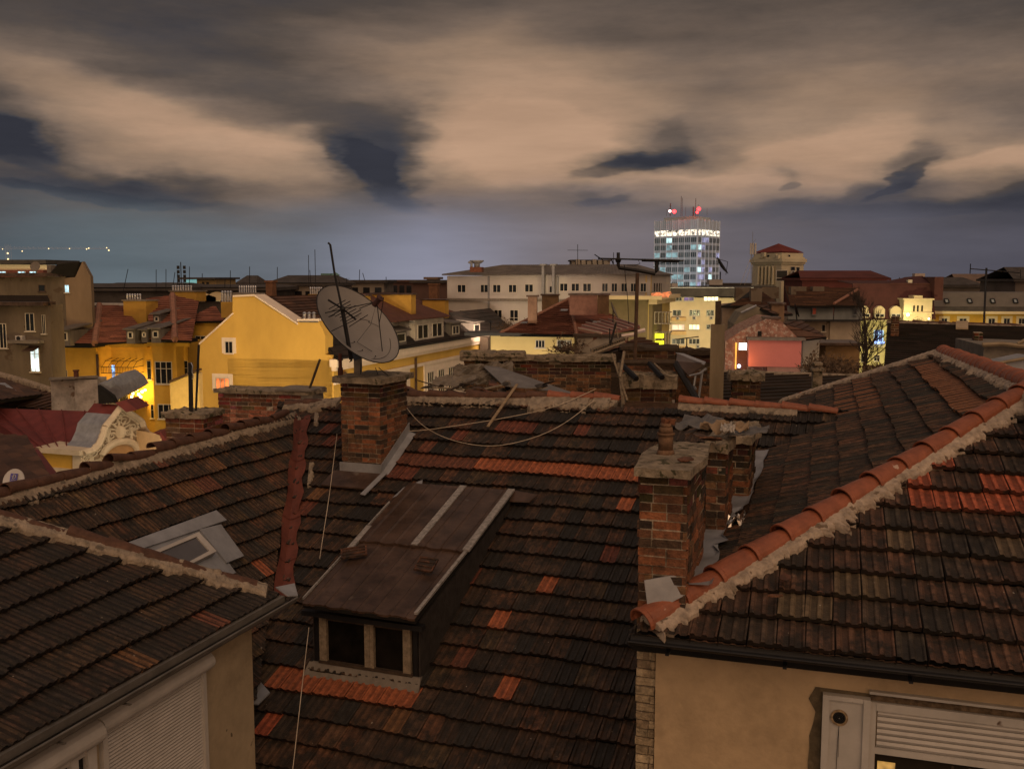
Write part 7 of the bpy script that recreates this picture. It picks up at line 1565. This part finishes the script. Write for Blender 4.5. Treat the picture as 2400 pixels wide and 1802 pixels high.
mb.build('main_roof',od,label='maroon standing-seam sheet roof')
# lit orange annex right of it
ox=thing('lit_annex','small orange-lit annex wall with maroon hood peeping right of the pediment','annex',ground(at(375,1040,44))); W=Wall(352,44,az=-30); topl(W,[(350,1022),(374,1018)],2,ox,mat('peach_wall',(.62,.32,.17),.9,.08)); W=Wall(374,43.3,az=50); topl(W,[(374,1018),(390,1040)],2,ox,mat('peach_wall_lit',(.75,.55,.32),.9,.08),label='bright side'); mb=MB(mMar); mb.prism([at(358,1014,43.5),at(376,1012,43),at(389,1030,43),at(388,1048,43),at(374,1020,43)],V((0,1.,0))); mb.build('hood',ox)  # lamp light put into the wall colours, one side brighter
# red tiled roof in front of it at left edge
lr=thing('tiled_house','house with a dull red tiled roof at the left edge below the maroon sheet roof','house',ground(at(40,1080,30)))
r=troof(lr,[(-60,1015,36),(62,1022,36),(128,1135,27),(-60,1165)],PDK,e=.4,w=.3)
mb=MB(MATS['plaster_dark']); mb.prism([V((p.x,p.y,0)) for p in r[2]],Z*(min(p.z for p in r[2])-.4)); mb.build('wall',lr)
mb=MB(mMar); mb.prism([at(70,1052,40.5),at(90,1052,40.5),at(135,1110,32),at(100,1112,32)],-Z*.1); mb.build('valley_gutter',lr)
# dark roof with skylight panel, upper left
ul=thing('tiled_house','dark tiled roof house with pale mortared hip at left, beside the whitewashed chimney','house',ground(at(60,930,46)))
r=troof(ul,[(-60,945,53),(120,960,54),(122,918,60),(-10,880,63)],PDK,e=.42,w=.3); r2_=troof(ul,[(-60,870,61),(-10,876,64),(122,922,61),(-60,945)],PDK,e=.42,w=.3)
mortar('mortar',ul,[at(-30,872,62.5),at(60,897,61),at(122,917,59.8)],[(V((.2,-1,-.4)).normalized(),.2,.5)],h=.25,step=.15); mb=MB(mZinc); mb.prism([at(-20,900,56.5),at(12,900,56.5),at(45,923,55),at(-20,932,54.5)],Z*.08); mb.build('skylight',ul)
mb=MB(MATS['plaster_dark']); mb.prism([V((p.x,p.y,0)) for p in r[2]],Z*(r[2][0].z-2.2)); mb.build('wall',ul)
wc=thing('rendered_chimney','wide whitewashed rendered chimney with flat slab and brown stub pot','chimney',ground(at(170,920,54))); W=Wall(118,54,az=-8); mWW=mat('whitewash',(.36,.33,.31),.9,.45,1.6,.5,6,spots=((.17,.12,.09),.60,1.3)); topl(W,[(118,892),(174,888)],1.5,wc,mWW,name='shaft',zb=15); W2_=Wall(174,53.4,az=4); topl(W2_,[(174,889),(228,889)],1.5,wc,mWW,name='shaft',zb=15)
mb=MB(mConc2); mb.prism([at(114,892,53.5),at(174,888,53.1),at(230,886,53.5),at(228,884,56),at(116,889,56)],Z*.1); mb.build('slab',wc); mb=MB(MATS['rusty_pipe']); p=at(177,884,54); mb.box(p-V((.1,0,0)),V((.2,0,0)),V((0,.2,0)),Z*.32); mb.box(p-V((.13,.03,-.32)),V((.26,0,0)),V((0,.26,0)),Z*.08); mb.build('pot',wc)
gd_=thing('sheet_dormer','curved grey sheet-metal dormer hood with black side between the white chimney and lit balcony','dormer',at(270,930,46)); mb=MB(mZinc); W=Wall(228,45,az=-10); pr=[(228,903),(240,896),(262,894),(275,900),(298,925),(305,940)]
A_=[at(x,y,44+ (x-228)*.02) for x,y in ((230,900),(258,893),(280,906),(293,926),(272,940),(264,926))]; mb.prism(A_,V((.2,2.5,.3))); mb.build('hood',gd_); mb=MB(mDark); mb.prism([at(229,903,43.7),at(264,928,43.5),at(272,945,43.5),at(231,946,43.7)],V((0,.3,0))); mb.build('side',gd_); mb=MB(mMar); mb.prism([at(270,944,43.3),at(294,938,43.3),at(322,960,43),at(296,966,43)],V((0,1.5,0))); mb.build('skirt',gd_)
# small branded dish cropped by the ridge
sd=at(33,1128,13.6); nS2=(V((-.15,-1,.35))).normalized(); dsh=dish('satellite_dish','small white satellite dish with a blue square badge, half hidden behind the left ridge',sd,nS2,.165,mat('dish_white',(.52,.50,.50),.5,.05),depth=.08,rim=MATS['dish_white']) if False else dish('satellite_dish','small white satellite dish with a blue square badge, half hidden behind the left ridge',sd,nS2,.165,mat('dish_white',(.52,.50,.50),.5,.05),depth=.08,rim=mPVC)
f=dsh[1]; e1,e2,n_=dsh[2],dsh[3],dsh[4]
e1=e1 if e1.x>0 else -e1; e2=Z.copy()-n_*Z.dot(n_); e2.normalize()
c0=sd+n_*.02+e2*.055
mb=MB(mat('badge_blue',(.10,.09,.32),.5,.05)); mb.prism([c0-e1*.055-e2*.055,c0+e1*.055-e2*.055,c0+e1*.055+e2*.055,c0-e1*.055+e2*.055],n_*.003); bd=mb.build('badge',dsh[0])
mb=MB(mPVC); 
pts=[c0+n_*.006+e1*math.cos(w)*.03+e2*(math.sin(w)*.03+.01) for w in [(-2.2+4.2*k_/12) for k_ in range(13)]]; mb.tube(pts,.005,n=5)
mb.tube([c0+n_*.006+e1*.0+e2*.035,c0+n_*.006-e1*.012-e2*.012],.006,n=5); mb.tube([c0+n_*.006-e1*.03+e2*.012,c0+n_*.006+e1*.01+e2*.02],.004,n=5); mb.tube([c0+n_*.006-e1*.035-e2*.038,c0+n_*.006+e1*.035-e2*.038],.003,n=4); mb.build('badge_mark',dsh[0])
mb=MB(mBlack); mb.tube([sd-n_*.02,sd-Z*.5-n_*.02],.02,n=6); mb.build('post',dsh[0])
# ================= added unseen lamps that light the facades
WARM=(1,.62,.24); YEL=(1,.74,.34)
street(700,1250,46,600,800,74,18500,(1,.66,.25),80)
street(980,1150,52,1000,850,88,15000,(1,.80,.55),95)
street(1240,1100,72,1060,860,95,4200,(1,.85,.65),80)
street(330,1050,62,300,880,81,3200,(1,.66,.16),90)
street(120,1100,60,150,870,82,2200,WARM,90)
street(1640,900,115,1650,750,150,42000,(1,.84,.48),80)
street(1600,880,88,1540,760,116,9000,(1,.80,.38),70)
street(1800,930,30,1810,830,54,4600,(1,.74,.60),60)
street(2060,890,84,2050,790,105,15000,(1,.92,.42),60)
street(2300,900,80,2300,745,110,3500,(1,.8,.35),90)
street(430,1150,36,275,1000,42,1500,(1,.80,.52),80)
street(1735,700,190,1800,640,207,20000,(1,.92,.66),80)
street(1500,760,370,1590,590,430,48000,(.75,.92,1),60)
street(1745,760,370,1655,590,428,48000,(.88,.80,1),60)
street(1290,930,52,1290,810,66,2200,(1,.78,.45),70)
street(1150,760,95,1150,690,118,9000,(1,.72,.5),80)
street(30,700,160,50,625,190,16000,(1,.85,.5),90)
# ---------------------------------------------------------------- night sky: city-lit clouds in the world shader
def sky():
    w=bpy.data.worlds.new("World"); bpy.context.scene.world=w; w.use_nodes=True; nt=w.node_tree; N=nt.nodes; L=nt.links
    bg=N['Background']
    def mth(op,a,b=None,c=None,clamp=False):
        n=N.new('ShaderNodeMath'); n.operation=op; n.use_clamp=clamp
        for i,x in enumerate((a,b,c)):
            if x is None: continue
            if isinstance(x,(int,float)): n.inputs[i].default_value=x
            else: L.new(x,n.inputs[i])
        return n.outputs[0]
    tc=N.new('ShaderNodeTexCoord'); sp=N.new('ShaderNodeSeparateXYZ'); L.new(tc.outputs['Generated'],sp.inputs[0])
    dx,dy,dz=sp.outputs
    ay=mth('ADD',mth('ABSOLUTE',dy),.12)
    hz=mth('SQRT',mth('ADD',mth('MULTIPLY',dx,dx),mth('MULTIPLY',dy,dy)))
    a=mth('DIVIDE',dx,ay); b=mth('DIVIDE',dz,mth('ADD',hz,.02))     # bearing and steepness above the horizon
    def cv(px,py):   # sky coordinates of a photo pixel
        r=ray(px,py).normalized(); return (r.x/(abs(r.y)+.12), r.z/(math.hypot(r.x,r.y)+.02))
    cb=N.new('ShaderNodeCombineXYZ'); L.new(a,cb.inputs[0]); L.new(b,cb.inputs[1]); P=cb.outputs[0]
    # streaky noise: stretched sideways
    def noise(sc,sx,sy,det=6,ro=.55,off=0,dist=0):
        mp=N.new('ShaderNodeMapping'); L.new(P,mp.inputs[0]); mp.inputs['Scale'].default_value=(sx,sy,1); mp.inputs['Location'].default_value=(off,off,off)
        mp.inputs['Rotation'].default_value=(0,0,-.12)
        n=N.new('ShaderNodeTexNoise'); n.inputs['Scale'].default_value=sc; n.inputs['Detail'].default_value=det; n.inputs['Roughness'].default_value=ro; n.inputs['Distortion'].default_value=dist
        L.new(mp.outputs[0],n.inputs['Vector']); return n
    wn=noise(3.2,1.,2.4,3,.5,3.1); wn2=noise(11,.9,2.6,4,.55,6.3)
    wv=N.new('ShaderNodeVectorMath'); wv.operation='SUBTRACT'; L.new(wn.outputs['Color'],wv.inputs[0]); wv.inputs[1].default_value=(.5,.5,.5)
    ws=N.new('ShaderNodeVectorMath'); ws.operation='MULTIPLY'; L.new(wv.outputs[0],ws.inputs[0]); ws.inputs[1].default_value=(.09,.040,0)
    wa=N.new('ShaderNodeVectorMath'); wa.operation='ADD'; L.new(P,wa.inputs[0]); L.new(ws.outputs[0],wa.inputs[1])
    w3=N.new('ShaderNodeVectorMath'); w3.operation='SUBTRACT'; L.new(wn2.outputs['Color'],w3.inputs[0]); w3.inputs[1].default_value=(.5,.5,.5)
    w4=N.new('ShaderNodeVectorMath'); w4.operation='MULTIPLY_ADD'; L.new(w3.outputs[0],w4.inputs[0]); w4.inputs[1].default_value=(.11,.040,0); L.new(wa.outputs[0],w4.inputs[2]); PW=w4.outputs[0]
    pa=N.new('ShaderNodeSeparateXYZ'); L.new(PW,pa.inputs[0]); wa_,wb_=pa.outputs[0],pa.outputs[1]
    A0,A1=cv(-60,350)[0],cv(2460,350)[0]
    xa=mth('DIVIDE',mth('SUBTRACT',wa_,A0),A1-A0)
    v=None; last=None
    for (py,row) in SKYROWS:          # cloud thickness along a few heights, eased together
        r=N.new('ShaderNodeValToRGB'); L.new(xa,r.inputs[0]); r.color_ramp.interpolation='B_SPLINE'; e=r.color_ramp.elements
        xs=sorted(row.items()); st=[((cv(x*1.893,350)[0]-A0)/(A1-A0),q) for x,q in xs]
        e[0].position=st[0][0]; e[0].color=(st[0][1],)*3+(1,); e[1].position=st[-1][0]; e[1].color=(st[-1][1],)*3+(1,)
        for p,q in st[1:-1]: s=e.new(p); s.color=(q,q,q,1)
        bb_=cv(1200,py)[1]
        if v is None: v=r.outputs[0]
        else:
            m=N.new('ShaderNodeMapRange'); m.interpolation_type='SMOOTHSTEP'; m.inputs[1].default_value=last; m.inputs[2].default_value=bb_; L.new(wb_,m.inputs[0])
            x=N.new('ShaderNodeMix'); x.data_type='FLOAT'; L.new(m.outputs[0],x.inputs[0]); L.new(v,x.inputs[2]); L.new(r.outputs[0],x.inputs[3]); v=x.outputs[0]
        last=bb_
    def blob(px,py,rx,ry,rot,soft):
        mp=N.new('ShaderNodeMapping'); mp.vector_type='TEXTURE'; L.new(PW,mp.inputs[0]); cx,cy=cv(px,py); mp.inputs['Location'].default_value=(cx,cy,0)
        mp.inputs['Rotation'].default_value=(0,0,math.radians(-rot)); k=FPX*1.1; mp.inputs['Scale'].default_value=(rx/k,ry/k,1)
        ln=N.new('ShaderNodeVectorMath'); ln.operation='LENGTH'; L.new(mp.outputs[0],ln.inputs[0])
        mr=N.new('ShaderNodeMapRange'); mr.interpolation_type='SMOOTHSTEP'; mr.inputs[1].default_value=1+soft; mr.inputs[2].default_value=1-soft; L.new(ln.outputs['Value'],mr.inputs[0]); return mr.outputs[0]
    for (px,py,rx,ry,rot,soft,amp) in ((330,300,430,105,19,.22,.26),(1200,330,270,95,2,.2,.22),(1180,170,330,90,-6,.45,.18),(1960,370,270,80,-8,.22,.22),(2330,400,190,50,-10,.2,.28),(1700,440,330,36,3,.25,.2),
        (860,395,170,42,30,.25,-.32),(1490,375,130,22,-12,.3,-.35),(1595,320,80,26,-55,.5,-.08),(2120,415,80,20,-35,.25,-.4),(1420,458,90,11,-8,.3,-.3),(1834,436,32,13,10,.3,-.35),(250,464,300,18,3,.3,-.2),(30,330,110,50,25,.3,-.25),(2060,500,420,18,0,.4,-.2)):
        v=mth('ADD',v,mth('MULTIPLY',blob(px,py,rx,ry,rot,soft),amp*.72))
    v=mth('ADD',v,mth('MULTIPLY',mth('SUBTRACT',noise(5,.8,3.,8,.68,5.).outputs['Fac'],.5),.50))
    v=mth('MULTIPLY_ADD',mth('SUBTRACT',v,.45),1.06,.42)
    v=mth('ADD',v,0,clamp=True)
    cr=N.new('ShaderNodeValToRGB'); L.new(v,cr.inputs[0]); e=cr.color_ramp.elements
    stops=[(0,(52,53,61)),(.15,(66,65,70)),(.35,(90,80,74)),(.55,(120,103,91)),(.78,(154,128,107)),(1,(181,147,121))]
    e[0].position=0; e[0].color=(*lin(*stops[0][1]),1); e[1].position=1; e[1].color=(*lin(*stops[-1][1]),1)
    for p,c in stops[1:-1]: q=e.new(p); q.color=(*lin(*c),1)
    # glow over the horizon: teal to the left, pale violet in the middle, slate to the right
    gr=N.new('ShaderNodeValToRGB'); L.new(mth('MULTIPLY_ADD',a,1/1.3,.5),gr.inputs[0]); e=gr.color_ramp.elements
    def gx(px): return (cv(px,600)[0])/1.3+.5
    st=[(gx(-200),(74,84,92)),(gx(300),(98,110,117)),(gx(700),(104,109,118)),(gx(1000),(122,122,136)),(gx(1330),(120,112,116)),(gx(1700),(104,98,104)),(gx(2100),(92,90,100)),(gx(2500),(78,76,86))]
    e[0].position=st[0][0]; e[0].color=(*lin(*st[0][1]),1); e[1].position=st[-1][0]; e[1].color=(*lin(*st[-1][1]),1)
    for p,c in st[1:-1]: q=e.new(p); q.color=(*lin(*c),1)
    bb=mth('ADD',b,mth('MULTIPLY',mth('SUBTRACT',noise(2.5,1.2,5,4,.5,9.).outputs['Fac'],.5),.11))
    hf=N.new('ShaderNodeMapRange'); hf.interpolation_type='SMOOTHSTEP'; hf.inputs[1].default_value=.092; hf.inputs[2].default_value=.022; L.new(bb,hf.inputs[0])
    fac=mth('MULTIPLY',hf.outputs[0],.92)
    mx=N.new('ShaderNodeMix'); mx.data_type='RGBA'; L.new(fac,mx.inputs['Factor']); L.new(cr.outputs[0],mx.inputs['A']); L.new(gr.outputs[0],mx.inputs['B'])
    hn=N.new('ShaderNodeMapRange'); hn.inputs[1].default_value=.3; hn.inputs[2].default_value=.7; hn.inputs[3].default_value=.84; hn.inputs[4].default_value=1.16; L.new(noise(3.2,1.1,6.5,6,.6,2.2).outputs['Fac'],hn.inputs[0])
    hs=N.new('ShaderNodeVectorMath'); hs.operation='SCALE'; L.new(mx.outputs['Result'],hs.inputs[0]); L.new(hn.outputs[0],hs.inputs['Scale'])
    # the pool of city light at the horizon
    gm=N.new('ShaderNodeMapping'); gm.vector_type='TEXTURE'; L.new(P,gm.inputs[0]); gx0,gy0=cv(985,640); gm.inputs['Location'].default_value=(gx0,gy0,0); gm.inputs['Scale'].default_value=(.15,.085,1)
    gl=N.new('ShaderNodeVectorMath'); gl.operation='LENGTH'; L.new(gm.outputs[0],gl.inputs[0])
    gr2=N.new('ShaderNodeMapRange'); gr2.interpolation_type='SMOOTHERSTEP'; gr2.inputs[1].default_value=1; gr2.inputs[2].default_value=0; L.new(gl.outputs['Value'],gr2.inputs[0])
    ga=N.new('ShaderNodeVectorMath'); ga.operation='MULTIPLY_ADD'; ga.inputs[0].default_value=(.07,.075,.10); L.new(gr2.outputs[0],ga.inputs[1]); L.new(hs.outputs[0],ga.inputs[2])
    # darkened near the frame top as vignette, boosted overhead and behind as fill light; below the horizon nothing
    up=N.new('ShaderNodeMapRange'); up.interpolation_type='SMOOTHSTEP'; up.inputs[1].default_value=.14; up.inputs[2].default_value=.30; up.inputs[3].default_value=1; up.inputs[4].default_value=.74; L.new(b,up.inputs[0])
    hi=N.new('ShaderNodeMapRange'); hi.interpolation_type='SMOOTHSTEP'; hi.inputs[1].default_value=.34; hi.inputs[2].default_value=1.1; hi.inputs[3].default_value=1; hi.inputs[4].default_value=2.6; L.new(b,hi.inputs[0])
    bk=N.new('ShaderNodeMapRange'); bk.interpolation_type='SMOOTHSTEP'; bk.inputs[1].default_value=.05; bk.inputs[2].default_value=-.6; bk.inputs[3].default_value=0; bk.inputs[4].default_value=1; L.new(dy,bk.inputs[0])
    hb=mth('MULTIPLY',hi.outputs[0],mth('MULTIPLY_ADD',bk.outputs[0],5.8,1.0))
    dn=N.new('ShaderNodeMapRange'); dn.inputs[1].default_value=-.06; dn.inputs[2].default_value=-.005; dn.inputs[3].default_value=.06; dn.inputs[4].default_value=1; L.new(b,dn.inputs[0])
    k=mth('MULTIPLY',mth('MULTIPLY',up.outputs[0],hb),dn.outputs[0])
    sc=N.new('ShaderNodeVectorMath'); sc.operation='SCALE'; tw_=N.new('ShaderNodeMix'); tw_.data_type='RGBA'; tw_.blend_type='MULTIPLY'; L.new(bk.outputs[0],tw_.inputs['Factor']); L.new(ga.outputs[0],tw_.inputs['A']); tw_.inputs['B'].default_value=(1.,.79,.53,1)
    L.new(tw_.outputs['Result'],sc.inputs[0]); L.new(k,sc.inputs['Scale'])
    L.new(sc.outputs[0],bg.inputs['Color']); bg.inputs['Strength'].default_value=1.0
    w.cycles.sampling_method='MANUAL'; w.cycles.sample_map_resolution=512
SKYROWS=[(560, {0: 0.3, 79: 0.35, 158: 0.35, 237: 0.38, 317: 0.4, 396: 0.42, 475: 0.42, 554: 0.45, 634: 0.5, 713: 0.5, 792: 0.45, 871: 0.4, 951: 0.35, 1030: 0.3, 1109: 0.22, 1188: 0.25, 1268: 0.2}), (500, {0: 0.3, 79: 0.35, 158: 0.35, 237: 0.38, 317: 0.4, 396: 0.42, 475: 0.42, 554: 0.45, 634: 0.5, 713: 0.5, 792: 0.45, 871: 0.4, 951: 0.35, 1030: 0.3, 1109: 0.22, 1188: 0.25, 1268: 0.15}), (455, {0: 0.25, 79: 0.12, 158: 0.15, 237: 0.1, 317: 0.3, 396: 0.5, 475: 0.35, 500: 0.15, 520: 0.2, 554: 0.6, 634: 0.65, 700: 0.5, 745: 0.1, 785: 0.3, 871: 0.72, 951: 0.55, 1030: 0.6, 1050: 0.2, 1109: 0.15, 1188: 0.42, 1268: 0.35}), (410, {0: 0.3, 79: 0.45, 158: 0.55, 237: 0.6, 317: 0.6, 385: 0.55, 415: 0.15, 475: 0.12, 515: 0.15, 554: 0.7, 634: 0.85, 713: 0.75, 792: 0.78, 871: 0.85, 940: 0.85, 962: 0.45, 980: 0.8, 1030: 0.9, 1100: 0.8, 1125: 0.2, 1150: 0.5, 1188: 0.75, 1268: 0.75}), (370, {0: 0.12, 50: 0.15, 79: 0.3, 158: 0.66, 237: 0.72, 317: 0.75, 385: 0.72, 410: 0.12, 440: 0.08, 475: 0.1, 505: 0.2, 535: 0.85, 634: 0.9, 713: 0.8, 750: 0.35, 792: 0.2, 830: 0.3, 871: 0.7, 951: 0.9, 1030: 0.88, 1105: 0.8, 1135: 0.2, 1165: 0.35, 1188: 0.8, 1268: 0.75}), (320, {0: 0.05, 30: 0.1, 79: 0.5, 158: 0.72, 237: 0.78, 317: 0.78, 370: 0.65, 410: 0.2, 475: 0.15, 515: 0.35, 545: 0.85, 634: 0.95, 713: 0.95, 792: 0.75, 830: 0.5, 871: 0.45, 951: 0.85, 1030: 0.85, 1109: 0.75, 1150: 0.55, 1188: 0.72, 1268: 0.5}), (265, {0: 0.08, 79: 0.55, 158: 0.7, 237: 0.72, 317: 0.55, 396: 0.22, 475: 0.3, 554: 0.85, 634: 0.93, 713: 0.95, 792: 0.9, 871: 0.55, 951: 0.75, 1030: 0.8, 1109: 0.75, 1188: 0.58, 1268: 0.5}), (210, {0: 0.42, 79: 0.62, 158: 0.62, 237: 0.5, 317: 0.36, 396: 0.38, 475: 0.5, 554: 0.75, 634: 0.85, 713: 0.82, 792: 0.8, 871: 0.56, 951: 0.6, 1030: 0.72, 1109: 0.72, 1188: 0.58, 1268: 0.56}), (150, {0: 0.5, 79: 0.5, 158: 0.38, 237: 0.3, 317: 0.33, 396: 0.6, 475: 0.64, 554: 0.74, 634: 0.78, 713: 0.7, 792: 0.62, 871: 0.56, 951: 0.6, 1030: 0.62, 1109: 0.6, 1188: 0.52, 1268: 0.48}), (80, {0: 0.3, 79: 0.28, 158: 0.3, 237: 0.32, 317: 0.36, 396: 0.5, 475: 0.58, 554: 0.62, 634: 0.68, 713: 0.62, 792: 0.5, 871: 0.55, 951: 0.52, 1030: 0.52, 1109: 0.5, 1188: 0.46, 1268: 0.42}), (0, {0: 0.3, 79: 0.28, 158: 0.27, 237: 0.28, 317: 0.3, 396: 0.36, 475: 0.36, 554: 0.42, 634: 0.52, 713: 0.5, 792: 0.44, 871: 0.42, 951: 0.42, 1030: 0.42, 1109: 0.42, 1188: 0.4, 1268: 0.36})]
sky()
cam=bpy.data.cameras.new("camera"); co=bpy.data.objects.new("camera",cam); C.objects.link(co)
co.location=CP; co.rotation_euler=(math.radians(90)-PIT,0,0); cam.sensor_fit='HORIZONTAL'; cam.sensor_width=36; cam.lens=36*FPX/2400; cam.clip_end=6000; cam.clip_start=.1
sc=bpy.context.scene; sc.camera=co
sc.view_settings.view_transform='Standard'; sc.view_settings.look='None'; sc.view_settings.exposure=0; sc.view_settings.gamma=1
sc.cycles.max_bounces=5; sc.cycles.diffuse_bounces=3; sc.cycles.glossy_bounces=2
fill_sun=bpy.data.lights.new("fill_sun",'SUN'); fill_sun.energy=.22; fill_sun.angle=math.radians(25); fill_sun.color=(1,.72,.45)  # weak warm fill added from behind the camera for shape; no sun at night
so=bpy.data.objects.new("fill_sun",fill_sun); C.objects.link(so); so.rotation_euler=(math.radians(48),0,math.radians(25))
